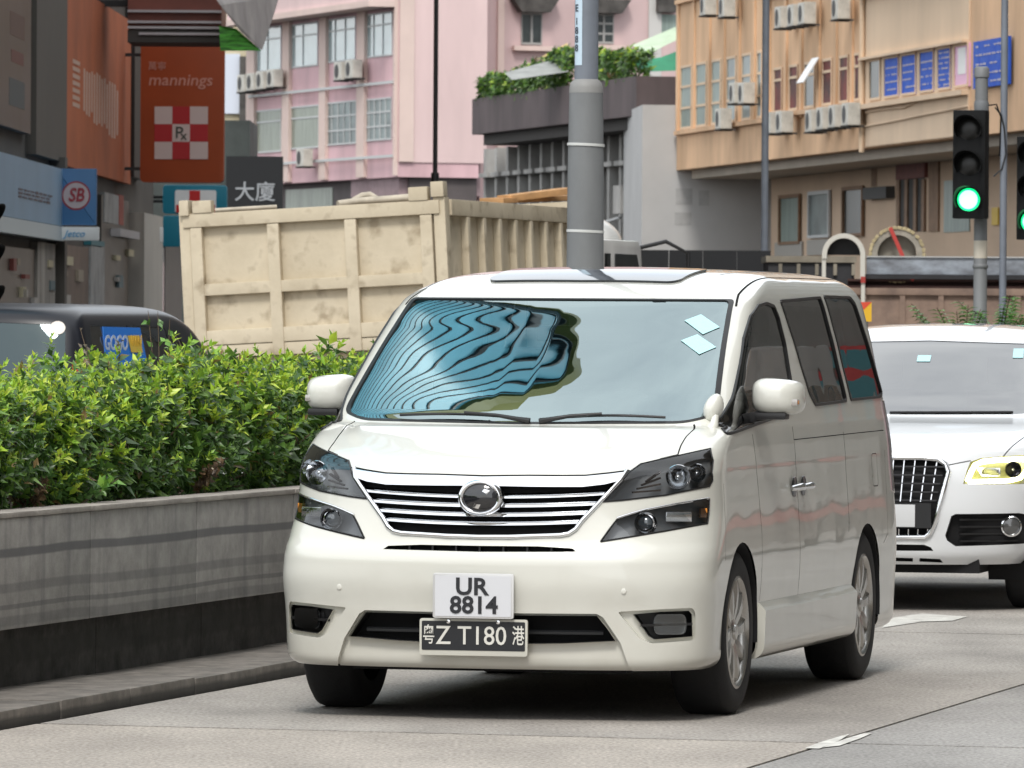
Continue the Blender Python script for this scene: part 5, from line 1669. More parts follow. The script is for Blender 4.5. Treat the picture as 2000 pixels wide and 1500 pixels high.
o = MB().tube([tpt(420, 411, .6), tpt(470, 408, .6), tpt(540, 404, .7)], .020, 8).build('pole', STEEL, None, smooth=60); tag(o, 'thin pole lying along the top of the lorry tailgate on the left', 'pole')
# ------------------------------------------------------------------ posts, signals
GALV = mat('galvanised_post', (.165, .172, .178), rough=.55, var=.14, scale=2.5, stretch=(1, 1, .5), bump=.1, bscale=40)
GALVB = mat('blue_grey_post', (.17, .19, .225), rough=.5, var=.12, scale=3)
STRAP = mat('strap_pale', (.55, .56, .55), rough=.5)
def post_at(px, Y): p = at(px, 620, Y); return Vector((p.x, Y, 0))
# large lamp column standing in the median
LY = 40.0
lp = post_at(1142, LY)
zo = lambda py, px=1142, Y=LY: at(px, py, Y).z
col = thing('lamp_column', 'thick grey lamp column with pale number strip rising behind the people carrier roof', 'lamp post', lp)
z1 = zo(175); z2 = zo(155)
MB().lathe([(.155, 0), (.15, .02), (.118, .10), (.115, 1.0), (.106, zo(330)), (.099, z1)], 32).build('lower_shaft', GALV, col, smooth=40)
MB().lathe([(.1005, z1 - .02), (.099, z1 + .01), (.092, z2 - .02), (.070, z2)], 32).build('collar', mat('collar_grey', (.24, .24, .235), rough=.6, var=.1, scale=5), col, smooth=40)
MB().lathe([(.070, z2 - .02), (.066, 5.5), (.045, 10.0)], 28).build('upper_shaft', GALVB, col, smooth=40)
MB().tube([(0, 0, 9.95), (.0, -.2, 10.3), (0, -1.2, 10.6)], .035, 10).build('lamp_arm', GALVB, col, smooth=40)
MB().box(-.12, .12, -1.8, -1.15, 10.55, 10.68).build('lamp_head', GALVB, col, bevel=.04)
for py in (283, 452):
    z = zo(py); MB().lathe([(.1105, -.008), (.1115, 0), (.1105, .008)], 32, Matrix.Translation((0, 0, z)) @ Matrix.Rotation(R(2), 4, 'Y')).build('strap', STRAP, col, smooth=60)
# number strip wrapped on the left of the upper shaft
NS = mat('number_strip', (.50, .62, .72), rough=.5)
zb_n, zt_n = zo(128), 4.35
mb = MB(); v = []; f = []
angs = [R(200 + i * 8) for i in range(7)]
for z in (zb_n, zt_n):
    for a in angs: v.append((.0715 * math.cos(a), .0715 * math.sin(a), z))
n = len(angs)
for i in range(n - 1): f.append((i, i + 1, n + i + 1, n + i))
mb.add(v, f).build('number_strip', NS, col, smooth=60)
for ch, py in (('E', 17), ('1', 43), ('8', 61), ('8', 78), ('8', 95)):
    a = R(217)
    Mx = Matrix.Translation((.0735 * math.cos(a), .0735 * math.sin(a), zo(py))) @ Matrix.Rotation(a + R(90), 4, 'Z') @ Matrix.Rotation(R(90), 4, 'X')
    text_mesh('strip_letter', ch, .058, mat('strip_ink', (.03, .04, .06), rough=.6), col, Mx, bold=.001, depth=.001)
# slim posts
def slim(px, Y, dia, zt, m, name, label):
    t = thing(name, label, 'pole', post_at(px, Y))
    MB().lathe([(dia * .9, 0), (dia * .85, .02), (dia * .55, .06), (dia / 2, .12), (dia * .48, zt)], 16).build('shaft', m, t, smooth=50)
    return t
p_ = slim(848, 120, .085, 14, mat('black_pole_paint', (.008, .008, .009), rough=.5), 'slim_pole', 'thin black pole standing before the pink building')
MB().lathe([(.075, 0), (.07, .25)], 14, Matrix.Translation((0, 0, at(848, 365, 120).z))).build('pole_sleeve', mat('black_pole_paint', (.008, .008, .009)), p_)
p2 = slim(1492, 110, .118, 15, GALVB, 'lamp_pole', 'slim grey pole before the grey flank wall and orange building')
p3 = slim(1958, 66, .070, 9, GALVB, 'lamp_pole', 'slim grey pole with a cable beside the green traffic light')
zq = lambda px, py, Y: at(px, py, Y).z
cab = [Vector((dx, -.04, zq(1958, py, 66))) for dx, py in ((-.09, 210), (-.03, 225), (.0, 250), (.02, 300), (-.02, 330), (-.10, 345))]
MB().tube(cab, .008, 6).build('cable', BLACKP, p3, smooth=60)
# traffic signals
SIGB = mat('signal_black', (.008, .0085, .009), rough=.6, spec=.15)
GREEN = mat('green_aspect', (.1, .9, .5), rough=.4, emit=(.0, .75, .20), estr=1.3)
GREENC = mat('green_aspect_core', (.6, 1, .8), rough=.4, emit=(.30, 1.0, .50), estr=1.7)
OFFL = mat('dark_aspect', (.014, .014, .013), rough=.4)
def signal(px, Y, ztop_head, label, yaw=0.0, post=True, post_top=None, lit=True, off=.0, hoods=True):
    b = post_at(px, Y)
    t = thing('traffic_light', label, 'traffic light', b, yaw, 'traffic lights')
    h = .95; w = .29; z1 = ztop_head; z0 = z1 - h
    if post:
        MB().lathe([(.085, 0), (.085, .6), (.062, .63), (.057, post_top or z1 + .38)], 20).build('post', GALV, t, smooth=45)
        MB().lathe([(.001, .02), (.05, .018), (.068, .0), (.068, -.075), (.06, -.08)], 20, Matrix.Translation((0, 0, (post_top or z1 + .38)))).build('post_cap', GALV, t, smooth=45)
        MB().lathe([(.062, -.06), (.066, -.04), (.066, .02), (.06, .04)], 18, Matrix.Translation((0, 0, z1 + .05))).build('bracket', mat('bracket_grey', (.16, .17, .18), rough=.6), t, smooth=45)
        MB().tube([(.05, 0, z1 + .05), (.13, .02, z1 + .06), (.17, .02, z1 - .05), (.16, .03, z1 - .4)], .007, 6).build('cable', SIGB, t, smooth=45)
        MB().lathe([(.0605, zq(px, 500, Y) - .02), (.0605, zq(px, 470, Y))], 20).build('post_sticker', mat('sticker_beige', (.55, .50, .42), rough=.7), t, smooth=45)
        MB().lathe([(.062, -.02), (.07, -.01), (.07, .01), (.062, .02)], 20, Matrix.Translation((0, 0, zq(px, 520, Y)))).build('post_ring', GALV, t, smooth=45)
    hd = MB().box(off - w / 2, off + w / 2, -.30, -.10, z0, z1).build('signal_head', SIGB, t, bevel=.012)
    for k in range(3):
        zc_ = z1 - .165 - k * .31
        M = Matrix.Translation((off, -.30, zc_)) @ Matrix.Rotation(R(90), 4, 'X')
        on = lit and k == 2
        lens = MB().lathe([(.105, -.005), (.09, .012), (.05, .022), (.001, .026)], 28, M).build('aspect', GREEN if on else OFFL, hd, smooth=60, label='lit green aspect' if on else None)
        if on: MB().lathe([(.082, .016), (.045, .026), (.001, .030)], 24, M).build('aspect_core', GREENC, hd, smooth=60)
        # visor: open-bottom tube
        v = []; f = []; n = 22
        for i in range(n + 1):
            a = R(-35) + R(250) * i / n
            for (r, d) in ((.118, -.30), (.124, -.30 - .20 * (0.45 + .55 * max(0, math.sin(a)))), (.118, -.30 - .20 * (0.45 + .55 * max(0, math.sin(a)))), (.112, -.30)):
                v.append((off + r * math.cos(a), d, zc_ + r * math.sin(a)))
        for i in range(n):
            for j in range(3): f.append((i * 4 + j, i * 4 + j + 1, (i + 1) * 4 + j + 1, (i + 1) * 4 + j))
        MB().add(v, f).build('visor', SIGB, hd, smooth=50)
    return t
TY = 60.0
signal(1914, TY, zq(1900, 217, TY), 'traffic light showing green on a capped grey post behind the white off-roader', yaw=R(-14), off=-.055, post_top=zq(1914, 134, TY))
signal(2037, TY + 3, zq(2010, 268, TY + 3), 'traffic light showing green, cut off at the right edge of the view', yaw=R(-14), off=-.06)
signal(-104, 52, zq(0, 388, 52), 'traffic light cut off at the left edge of the view, only its visors showing', yaw=R(62), off=.0, lit=False)
# fern-like shrub at the foot of the signal
def fern(c, h, nf, seed, label):
    rg = np.random.default_rng(seed)
    root = thing('fern', label, 'plant', c)
    P = []; D = []; U = []; L = []
    mb = MB()
    for i in range(nf):
        a = rg.uniform(0, 6.28); ln = h * rg.uniform(.6, 1.0); op = rg.uniform(.25, 1.0)
        pts = []
        for k in range(9):
            t = k / 8
            r = ln * t * math.sin(op) * (1 + .2 * t); z = ln * (t * math.cos(op) - .35 * t * t * op)
            pts.append(np.array([r * math.cos(a), r * math.sin(a), z + h * .35]))
        mb.tube([(0, 0, 0)] + [tuple(p) for p in pts], .005, 4, cap=False)
        for k in range(1, 9):
            d = pts[k] - pts[k - 1]; d /= np.linalg.norm(d)
            sd = np.cross(d, [0, 0, 1]); sd /= np.linalg.norm(sd) + 1e-6
            for sg in (-1, 1):
                for o in (0, .5):
                    P.append(pts[k - 1] + (pts[k] - pts[k - 1]) * o); D.append(d * .55 + sd * sg * .8 + np.array([0, 0, -.15])); U.append(np.array([0, 0, 1.0]) + rg.normal(0, .1, 3)); L.append(.13 * (1 - .5 * k / 9))
    o = mb.build('stems', TWIG, root); o['kind'] = 'stuff'
    P = np.array(P); D = unit(np.array(D)); U = unit(np.array(U)); L = np.array(L)
    C = np.array([[.10, .26, .045]]) * rg.uniform(.6, 1.5, (len(P), 1))
    fo = bpy.data.objects.new('foliage', leaf_mesh('foliage', P, D, U, L * 1.4, L * .3, C)); link(fo, root); fo['kind'] = 'stuff'
pf = post_at(1880, 59.2); fern((pf.x, 59.2, .85), .95, 26, 3, 'feathery green fern at the foot of the green traffic light')
pf = post_at(1950, 60.5); fern((pf.x, 60.5, .95), .95, 22, 4, 'feathery green fern right of the traffic light post')
# low planter box that carries the ferns
tb_ = thing('planter_box', 'concrete planter box carrying ferns below the traffic light', 'planter', (post_at(1915, 60).x, 60.5, 0), R(-13))
MB().box(-1.1, 1.1, -1.6, -1.3, 0, .9).box(-1.1, 1.1, .9, 1.2, 0, .9).box(-1.1, -.9, -1.3, .9, 0, .9).box(.9, 1.1, -1.3, .9, 0, .9).build('box_wall', WALLM, tb_)
MB().box(-.9, .9, -1.3, .9, .5, .86).build('soil_bed', SOIL, tb_)
# red and yellow warning board
wb = post_at(1690, 55); wz0 = zq(1690, 628, 55); wz1 = zq(1690, 590, 55)
wbo = thing('warning_board', 'small red and yellow warning board on a post right of the people carrier roof', 'sign', (wb.x, 55, 0))
ww = 24 / F_PX * 55
MB().box(-ww / 2, ww / 2, -.02, .0, wz0, wz1).build('board', mat('board_yellow', (.72, .42, .02), rough=.5), wbo)
mesh_obj('red_panel', [(-ww / 2, -.022, wz1), (-ww / 2, -.022, wz0 + .06), (ww / 2, -.022, wz1)], [(0, 1, 2)], mat('board_red', (.62, .07, .03), rough=.5), wbo)
MB().lathe([(.12, 0), (.12, .04), (.025, .05), (.022, wz0)], 12).build('post', GALV, wbo)
# ------------------------------------------------------------------ buildings
class Facade:
    """vertical plane: local x runs along the wall (to the right in view), -y comes out of the wall, z up"""
    def __init__(s, px, Y, d):
        p = at(px, 620, Y); s.C = Vector((p.x, Y, 0))
        s.d = Vector((d[0], d[1], 0)).normalized()
        s.rz = math.atan2(s.d.y, s.d.x)
        s.M = Matrix.Translation(s.C) @ Matrix.Rotation(s.rz, 4, 'Z'); s.Mi = s.M.inverted()
    def uz(s, px, py, o=0.0):
        """local (x, z) seen at a pixel on the plane o in front of the wall"""
        q = s.Mi @ CO; r = s.Mi.to_3x3() @ ray(px, py)
        t = (-o - q.y) / r.y; p = q + r * t
        return p.x, p.z
    def root(s, name, label, cat): return thing(name, label, cat, s.C, s.rz)
    def rect(s, a, b, o=0.0):
        x0, za = s.uz(*a, o); x1, zb = s.uz(*b, o)
        return min(x0, x1), max(x0, x1), min(za, zb), max(za, zb)
def zoomer(x0, y0, k): return lambda x, y: (x0 + x * k, y0 + y * k)
PANE = mat('old_window_glass', (.17, .21, .21), rough=.3, spec=.25, var=.35, scale=.8)
PANED = mat('dark_window_glass', (.04, .05, .05), rough=.25, spec=.3, var=.4, scale=.8)
PANEG = mat('curtained_window', (.22, .275, .25), rough=.4, spec=.25, var=.25, scale=1.5, stretch=(6, 6, .4))
ALU = mat('aluminium_frame', (.52, .53, .53), rough=.5)
def window(par, x0, x1, z0, z1, m, fr=.05, cols=2, rows=2, fm=ALU, o=.012, name='window'):
    w = MB().box(x0, x1, -o, .02, z0, z1).build(name, m, par)
    mb = MB()
    mb.box(x0, x1, -o - .03, -o - .001, z0, z0 + fr).box(x0, x1, -o - .03, -o - .001, z1 - fr, z1)
    for k in range(cols + 1):
        x = x0 + (x1 - x0) * k / cols
        mb.box(max(x0, x - fr / 2), min(x1, x + fr / 2), -o - .028, -o - .001, z0 + fr, z1 - fr)
    for k in range(1, rows):
        z = z0 + (z1 - z0) * (.72 if rows == 2 else k / rows)
        mb.box(x0, x1, -o - .026, -o - .001, z - fr / 2, z + fr / 2)
    mb.build('window_frame', fm, w)
    return w
ACW = mat('air_con_casing', (.52, .50, .45), rough=.6, var=.2, scale=3)
ACD = mat('air_con_fan', (.06, .06, .06), rough=.7)
def make_ac(w=.80, h=.56, d=.32):
    r = bpy.data.objects.new('air_conditioner', None); COL.objects.link(r)
    MB().box(-w / 2, w / 2, -d, 0, 0, h).build('casing', ACW, r, bevel=.02)
    for (M, rr) in ((Matrix.Translation((-.10, -d - .004, h / 2)) @ Matrix.Rotation(R(90), 4, 'X'), .22), (Matrix.Translation((-w / 2 - .004, -d / 2, h / 2)) @ Matrix.Rotation(R(-90), 4, 'Y'), .10)):
        MB().lathe([(rr, .0), (rr * .9, .006), (.001, .006)], 18, M).build('fan_grille', ACD, r)
    for x in (-.28, .28):
        MB().box(x - .02, x + .02, -d - .05, .12, -.05, -.002).build('bracket', ACD, r)
    return r
AC0 = make_ac(); ac_used = [0]
def ac(fac, px, py, label, o=.12, sc=1.0):
    x, z = fac.uz(px, py, o + .16)
    r = AC0 if ac_used[0] == 0 else copy_tree(AC0)
    ac_used[0] += 1
    p = fac.M @ Vector((x, -o, z - .28 * sc))
    r.location = p; r.rotation_euler = (0, 0, fac.rz); r.scale = (sc, sc, sc)
    tag(r, label, 'air conditioner', 'outdoor air conditioner units')
    return r

# ---------------- orange tenement on the right
ORA = mat('orange_render', (.63, .41, .25), rough=.9, var=.20, scale=.6, bump=.2, bscale=6, stretch=(1, 1, .3), detail=9)
CRM = mat('cream_render', (.66, .50, .355), rough=.9, var=.10, scale=.4, bump=.2, bscale=6, stretch=(1, 1, .35))
ORD = mat('lower_render', (.58, .43, .31), rough=.9, var=.10, scale=.25, detail=8)
fo_ = Facade(1690, 170.0, (.156, -.988))
zo4 = zoomer(1300, 0, .35)
og = fo_.root('orange_building', 'orange rendered tenement with slit windows, wall fins and air conditioners at the right', 'building')
xl = fo_.uz(1321, 330)[0]; xr = fo_.uz(2120, 250)[0]
zb = fo_.uz(1688, 290)[1]
MB().box(xl, xr, 0, 13, zb, zb + 14).build('wall', ORA, og)
xm0 = fo_.uz(*zo4(1118, 700))[0]; xm1 = fo_.uz(*zo4(1700, 600))[0]
MB().box(xm0, xm1, -.05, -.001, zb + .03, zb + 14).build('wall_bay', CRM, og)
MB().box(xl + .3, xr, .4, 12.5, zb - .25, zb - .002).build('soffit', mat('soffit_grey', (.42, .37, .31), rough=.9, var=.1, scale=.6), og)
# fins between windows
row = [(90, 148), (175, 230), (262, 310), (345, 395), (430, 480), (515, 540), (610, 652), (695, 740), (780, 835), (880, 930), (975, 1022), (1058, 1085)]
def lerp(x, x0, y0, x1, y1): return y0 + (y1 - y0) * (x - x0) / (x1 - x0)
ztopw = fo_.uz(*zo4(90, 370))[1]; zbotw = fo_.uz(*zo4(90, 725))[1]
ztopw2 = fo_.uz(*zo4(620, 378))[1]; zbotw2 = fo_.uz(*zo4(620, 632))[1]
REDC = mat('red_curtain', (.26, .05, .042), rough=.6, col2=(.045, .035, .033), scale=1.1, spec=.2)
for k, (a, b) in enumerate(row):
    x0 = fo_.uz(*zo4(a, 600))[0]; x1 = fo_.uz(*zo4(b, 600))[0]
    if k < 6: window(og, x0, x1, zbotw, ztopw, PANEG if k < 3 else PANE, .07, 1, 3, CRM)
    else: window(og, x0, x1, zbotw2, ztopw2, REDC if k in (6, 7, 9, 10, 11) else PANED, .07, 1, 2, CRM)
    # upper storey
    if k not in (5,):
        window(og, x0, x1, ztopw + 1.95, ztopw + 4.0, PANE, .07, 1, 2, CRM)
fx = [fo_.uz(*zo4(x, 600))[0] for x in (72, 160, 246, 328, 412, 496, 580, 674, 760, 858, 952, 1042, 1112)]
for x in fx:
    MB().box(x - .16, x + .16, -.055, -.001, zb + 1.0, zb + 14).build('wall_fin', ORA, og)
for (xa_, xb_, z) in ((fx[0] - .1, fx[6] + .2, zbotw - .08), (fx[6] + .2, fx[-1] + .2, zbotw2 - .08), (fx[0] - .1, fx[6], ztopw + 1.85), (fx[6], fx[-1], ztopw2 + 1.95)):
    MB().box(xa_, xb_, -.12, -.001, z - .06, z + .06).build('ledge', ORA, og)
# open white top-hung sash
sx0, sz0 = fo_.uz(*zo4(800, 395), .3)
MB().box(-.42, .42, -.03, 0, -.38, .38, Matrix.Translation((sx0, -.32, sz0)) @ Matrix.Rotation(R(-32), 4, 'X')).build('open_sash', mat('sash_white', (.75, .77, .78), rough=.4), og)
# cream bay: strip window with blue posters, ledges, cables
BLU = mat('poster_deep_blue', (.02, .085, .50), rough=.6, spec=.1, col2=(.05, .13, .52), scale=3)
SCR = mat('poster_print', (.50, .45, .50), rough=.6)
zs1 = fo_.uz(*zo4(1300, 305), .06)[1]; zs0 = fo_.uz(*zo4(1300, 540), .06)[1]
def print_rows(par, x0, x1, z0, z1, rows, seed, o, m=SCR, fill=.75):
    """unreadable small print: rows of little strokes, one mesh"""
    rg = random.Random(seed); mb = MB()
    for r_ in rows:
        z = z0 + (z1 - z0) * r_; x = x0 + (x1 - x0) * .08
        while x < x1 - (x1 - x0) * .12:
            w = (x1 - x0) * rg.uniform(.05, .11); h = (z1 - z0) * rg.uniform(.025, .045)
            if rg.random() < fill: mb.box(x, x + w, -o - .004, -o, z - h / 2, z + h / 2)
            x += w * 1.35
    p = mb.build('small_print', m, par); p['kind'] = 'stuff'
for k, (a, b) in enumerate(((1140, 1200), (1222, 1302), (1318, 1398), (1420, 1497), (1520, 1592), (1614, 1690))):
    x0 = fo_.uz(*zo4(a, 430), .06)[0]; x1 = fo_.uz(*zo4(b, 430), .06)[0]
    w = window(og, x0, x1, zs0, zs1, (PANED, BLU, BLU, BLU, BLU, mat('poster_pink', (.74, .42, .60), rough=.5))[k], .06, 1, 1, CRM, o=.062)
    if 1 <= k <= 4: print_rows(w, x0, x1, zs0, zs1, [.12, .24, .36, .5, .62, .74, .86] if k == 4 else [.2, .38, .55, .72], 60 + k, .066)
    if k == 5: MB().box(x0 + (x1 - x0) * .25, x1 - (x1 - x0) * .2, -.07, -.063, zs0 + (zs1 - zs0) * .3, zs1 - .1).build('poster_panel', mat('poster_white2', (.78, .77, .76), rough=.5), w)
for z, h_ in ((zs0 - .1, .09), (zs1 + 1.65, .08), (zs1 + .05, .05)):
    MB().box(xm0, xm1, -.22, -.051, z - h_, z + h_ * .3).build('ledge', CRM, og)
for k in range(4):
    x = xm0 + (xm1 - xm0) * (.02, .36, .62, .98)[k]
    MB().box(x - .12, x + .12, -.16, -.052, zs1 + 1.7, zb + 14).build('wall_fin', CRM, og)
for (pa) in (((1112, 628), (1220, 610), (1330, 600), (1400, 568)), ((1112, 705), (1250, 680), (1440, 640), (1690, 592))):
    pts = [(lambda q: (q[0], -.09, q[1]))(fo_.uz(*zo4(*p), .09)) for p in pa]
    MB().tube(pts, .022, 6).build('cable', CRM, og)
xp = fo_.uz(*zo4(1095, 600), .12)[0]
MB().tube([(xp, -.12, zb - .1), (xp, -.12, zb + 13.5)], .07, 8).build('drain_pipe', CRM, og, smooth=60)
# banner on the right
x0, x1, z0, z1 = fo_.rect(zo4(1722, 235), zo4(1918, 468), .10)
bn = MB().box(x0, x1, -.12, -.06, z0, z1).build('banner', BLU, og)
print_rows(bn, x0, x1, z0, z1, [.88, .70, .50, .30, .12], 71, .125)
# ground storey, set back
gl = 2.4
xg0 = fo_.uz(1506, 420, -gl)[0]; xg1 = fo_.uz(2100, 420, -gl)[0]
lower = MB().box(xg0, xg1, gl, gl + 9, 0, zb - .26).build('lower_wall', ORD, og)
def grect(a, b):
    x0, z0 = fo_.uz(*zo4(*a), -gl); x1, z1 = fo_.uz(*zo4(*b), -gl); return min(x0, x1), max(x0, x1), min(z0, z1), max(z0, z1)
def gbox(a, b, m, name, out=.03, par=None):
    x0, x1, z0, z1 = grect(a, b)
    return MB().box(x0, x1, gl - out, gl - .001, z0, z1).build(name, m, par or og)
BRN = mat('brown_frame', (.22, .13, .075), rough=.7, var=.2, scale=3)
for (a, b, m) in (((650, 1110), (755, 1345), PANEG), ((815, 1090), (922, 1308), PANE), ((1005, 1065), (1108, 1300), PANED)):
    w = gbox(a, b, m, 'window')
    x0, x1, z0, z1 = grect(a, b)
    mb = MB()
    for (p, q_, r_, s_) in ((x0 - .12, x0, z0 - .08, z1 + .1), (x1, x1 + .12, z0 - .08, z1 + .1), (x0, x1, z1, z1 + .1), (x0, x1, z0 - .08, z0)): mb.box(p, q_, gl - .10, gl - .031, r_, s_)
    mb.build('window_frame', BRN if m is not PANE else ALU, w)
gbox((620, 1355), (770, 1430), mat('grey_panel', (.36, .34, .31), rough=.8), 'sill_panel', .06)
gbox((800, 1340), (920, 1420), mat('grey_panel', (.36, .34, .31)), 'sill_panel', .06)
gbox((1305, 885), (1465, 990), mat('maroon_sign', (.17, .055, .045), rough=.7, var=.2, scale=4), 'shop_sign', .10)
gbox((1300, 1000), (1445, 1290), mat('dark_doorway', (.02, .017, .015), rough=.7), 'doorway', .02)
for x in (1300, 1345, 1395, 1440): gbox((x, 1000), (x + 14, 1290), BRN, 'door_mullion', .06)
gbox((1150, 1050), (1280, 1105), ACD, 'vent_box', .25)
gbox((1150, 930), (1180, 1040), BRN, 'wall_stain_plate', .015)
gbox((1560, 1010), (1700, 1290), PANEG, 'shop_window', .03)
gbox((1480, 880), (1530, 1290), BRN, 'pier', .05)
gbox((1830, 1160), (1865, 1255), mat('yellow_notice', (.62, .42, .05), rough=.6), 'notice', .05)
for (px, py, lb) in ((1383, 10, 'air conditioner highest at the left end of the orange building'), (1420, 13, 'second air conditioner on the upper storey of the orange building'),
                     (1413, 232, 'air conditioner below the slit windows at the left end of the orange building'), (1440, 182, 'air conditioner hung high between slit windows'), (1458, 182, 'air conditioner hung high beside a bracket, right of its twin'),
                     (1510, 240, 'first air conditioner right of the slim grey pole'), (1532, 238, 'second air conditioner right of the slim grey pole'),
                     (1590, 236, 'first of four air conditioners in a row below red curtained windows'), (1612, 231, 'second of four air conditioners in a row below red curtained windows'), (1636, 227, 'third of four air conditioners in a row below red curtained windows'), (1662, 223, 'last of four air conditioners in a row below red curtained windows'),
                     (1530, 34, 'left of three big air conditioners on the upper storey'), (1555, 30, 'middle of three big air conditioners on the upper storey'), (1576, 26, 'right of three big air conditioners on the upper storey'), (1642, 16, 'single air conditioner on the upper storey right of the big three')):
    ac(fo_, px, py, lb, o=.22, sc=1.0)

# ---------------- grey flank wall between the buildings
GRY = mat('grey_render', (.46, .455, .45), rough=.9, var=.06, scale=.5)
gw = Facade(1252, 196.0, (1, .05))
gr_ = gw.root('grey_building', 'plain grey rendered flank wall beside the orange building', 'building')
x1 = gw.uz(1530, 400)[0]; zt = gw.uz(1300, 205)[1]
MB().box(0, x1 + 1.5, 0, 8, 0, zt).build('wall', GRY, gr_)
for (a, b) in (((1320, 368), (1352, 400)), ((1365, 372), (1385, 402)), ((1318, 415), (1350, 440))):
    x0, x1, z0, z1 = gw.rect(a, b); MB().box(x0, x1, -.006, -.001, z0, z1).build('repair_patch', mat('patch_grey', (.39, .385, .38), rough=.9, var=.1, scale=3), gr_)

# ---------------- brown podium with roof planting
BRW = mat('brown_fascia', (.10, .078, .080), rough=.85, var=.25, scale=.6, stretch=(1, 1, .3))
CONC = mat('fin_concrete', (.36, .35, .335), rough=.9, var=.3, scale=1.2, stretch=(1, 1, .3))
fb = Facade(1240, 200.0, (.2215, -.975))
zo3 = zoomer(900, 0, .35)
pd = fb.root('podium_building', 'grey concrete podium with fins under a brown roof-garden parapet', 'building')
xl = fb.uz(922, 230)[0]; z1 = fb.uz(1239, 149)[1]; z0 = fb.uz(1239, 226)[1]
MB().box(xl, -.001, 0, 9, z0, z1).build('parapet', BRW, pd)
MB().box(xl + .4, -.5, .3, 8.5, z0 - .35, z0 - .002).build('soffit', mat('soffit_dark', (.06, .055, .052), rough=.9), pd)
rc = 1.3
MB().box(xl + .2, -.2, rc + .5, 9, 0, z0 - .36).build('wall', mat('podium_glass', (.045, .05, .05), rough=.25, var=.4, scale=.6), pd)
for px in [952 + i * 22 for i in range(8)] + [1172, 1194, 1217, 1240]:
    x = fb.uz(px, 340, -rc)[0]
    zz0 = z0 - 4.2
    MB().box(x - .14, x + .14, rc - .1, rc + .48, zz0, z0 - .37).build('concrete_fin', CONC, pd)
    MB().box(x - .2, x + 1.0, rc - .25, rc + .3, z0 - 1.32, z0 - 1.18, ).build('sun_hood', CONC, pd)
xx_ = fb.uz(1252, 400, -rc)[0]
MB().box(xl + .2, xx_, rc - .02, rc + .49, 0, z0 - 4.21).build('lower_wall', CONC, pd)
# bracketed box with an awning rail below the fins
hx, hz = fb.uz(1232, 395, -rc + .3)
MB().box(hx - .4, hx + .5, rc - .75, rc - .021, hz - .35, hz + .5).build('wall_box', CONC, pd)
MB().bar((hx - 2.2, rc - .5, hz - .55), (hx - .5, rc - .5, hz - .45), .10, .06).build('rail', ALU, pd)
# planting along the parapet and awnings behind it
def bush(c, sx, sy, h, n, seed, label, young=.35, lsz=.22):
    me, P = shrub_leaves('foliage', sx, sy, h, n, seed, top_young_lit=young, lsz=lsz)
    root = thing('roof_shrub', label, 'shrub', c, fb.rz, 'roof garden shrubs')
    o = bpy.data.objects.new('foliage', me); link(o, root); o['kind'] = 'stuff'
    mb = MB()
    for k in range(5): p = P[k]; mb.tube([(0, 0, 0), tuple(p)], .02, 4)
    o = mb.build('stems', TWIG, root); o['kind'] = 'stuff'
for k, (px, h, lb) in enumerate(((965, .62, 'leftmost bushy plant on the brown parapet'), (1000, .62, 'second bushy plant from the left on the brown parapet'), (1035, .7, 'third bushy plant from the left on the brown parapet'), (1070, .8, 'fourth bushy plant from the left on the brown parapet'), (1100, 1.0, 'tall bright plant on the parapet just left of the lamp column'), (1185, .8, 'bushy plant on the parapet just right of the lamp column'), (1225, .7, 'bushy plant at the corner of the brown parapet'))):
    x = fb.uz(px, 180, -.3)[0]
    bush(fb.M @ Vector((x, .45, z1 - .05)), 1.3, .45, h * 1.35, 170, 90 + k, lb, young=.25)
def cloth(name, pix, Y, m, label, th=.03, sag=.0):
    """thin stretched sheet through pixels at given depths"""
    v = [at(px, py, y) for (px, py, y) in pix]
    n = len(v); o = Vector((0, th, 0))
    ob = mesh_obj(name, [tuple(p) for p in v] + [tuple(p + o) for p in v], [tuple(range(n)), tuple(range(n, 2 * n))[::-1]] + [((i + 1) % n, i, n + i, n + (i + 1) % n) for i in range(n)], m)
    tag(ob, label, 'awning'); return ob
TAN = mat('tan_canvas', (.52, .37, .15), rough=.8, var=.1, scale=1)
cloth('awning', [(1048, 116, 214), (1108, 84, 216), (1112, 110, 213)], 0, TAN, 'tan canvas awning slope left of the lamp column')
cloth('awning', [(1160, 88, 216), (1200, 106, 214), (1160, 112, 213)], 0, TAN, 'tan canvas awning slope right of the lamp column')
cloth('tarpaulin', [(1236, 88, 206), (1290, 70, 207), (1320, 52, 207), (1322, 78, 206), (1280, 98, 205), (1250, 104, 205)], 0, mat('pale_green_sheet', (.42, .52, .38), rough=.7, var=.15, scale=1), 'pale green sheet over the roof garden beside the orange building')
cloth('tarpaulin', [(1240, 118, 203), (1290, 112, 203.5), (1322, 100, 204), (1322, 138, 203), (1250, 140, 202.5)], 0, mat('green_sheet', (.02, .22, .11), rough=.6, var=.2, scale=1), 'bright green tarpaulin over the brown parapet corner')
cloth('corrugated_roof', [(1160, 120, 208), (1235, 100, 208), (1250, 104, 207), (1165, 132, 206)], 0, mat('corrugated_grey', (.25, .26, .25), rough=.7, var=.2, scale=2), 'grey corrugated shed roof in the roof garden')
cloth('corrugated_roof', [(985, 142, 210), (1060, 122, 211), (1110, 110, 211), (1110, 140, 209), (1000, 156, 208)], 0, mat('corrugated_grey', (.25, .26, .25)), 'grey sheet roof behind the parapet plants')

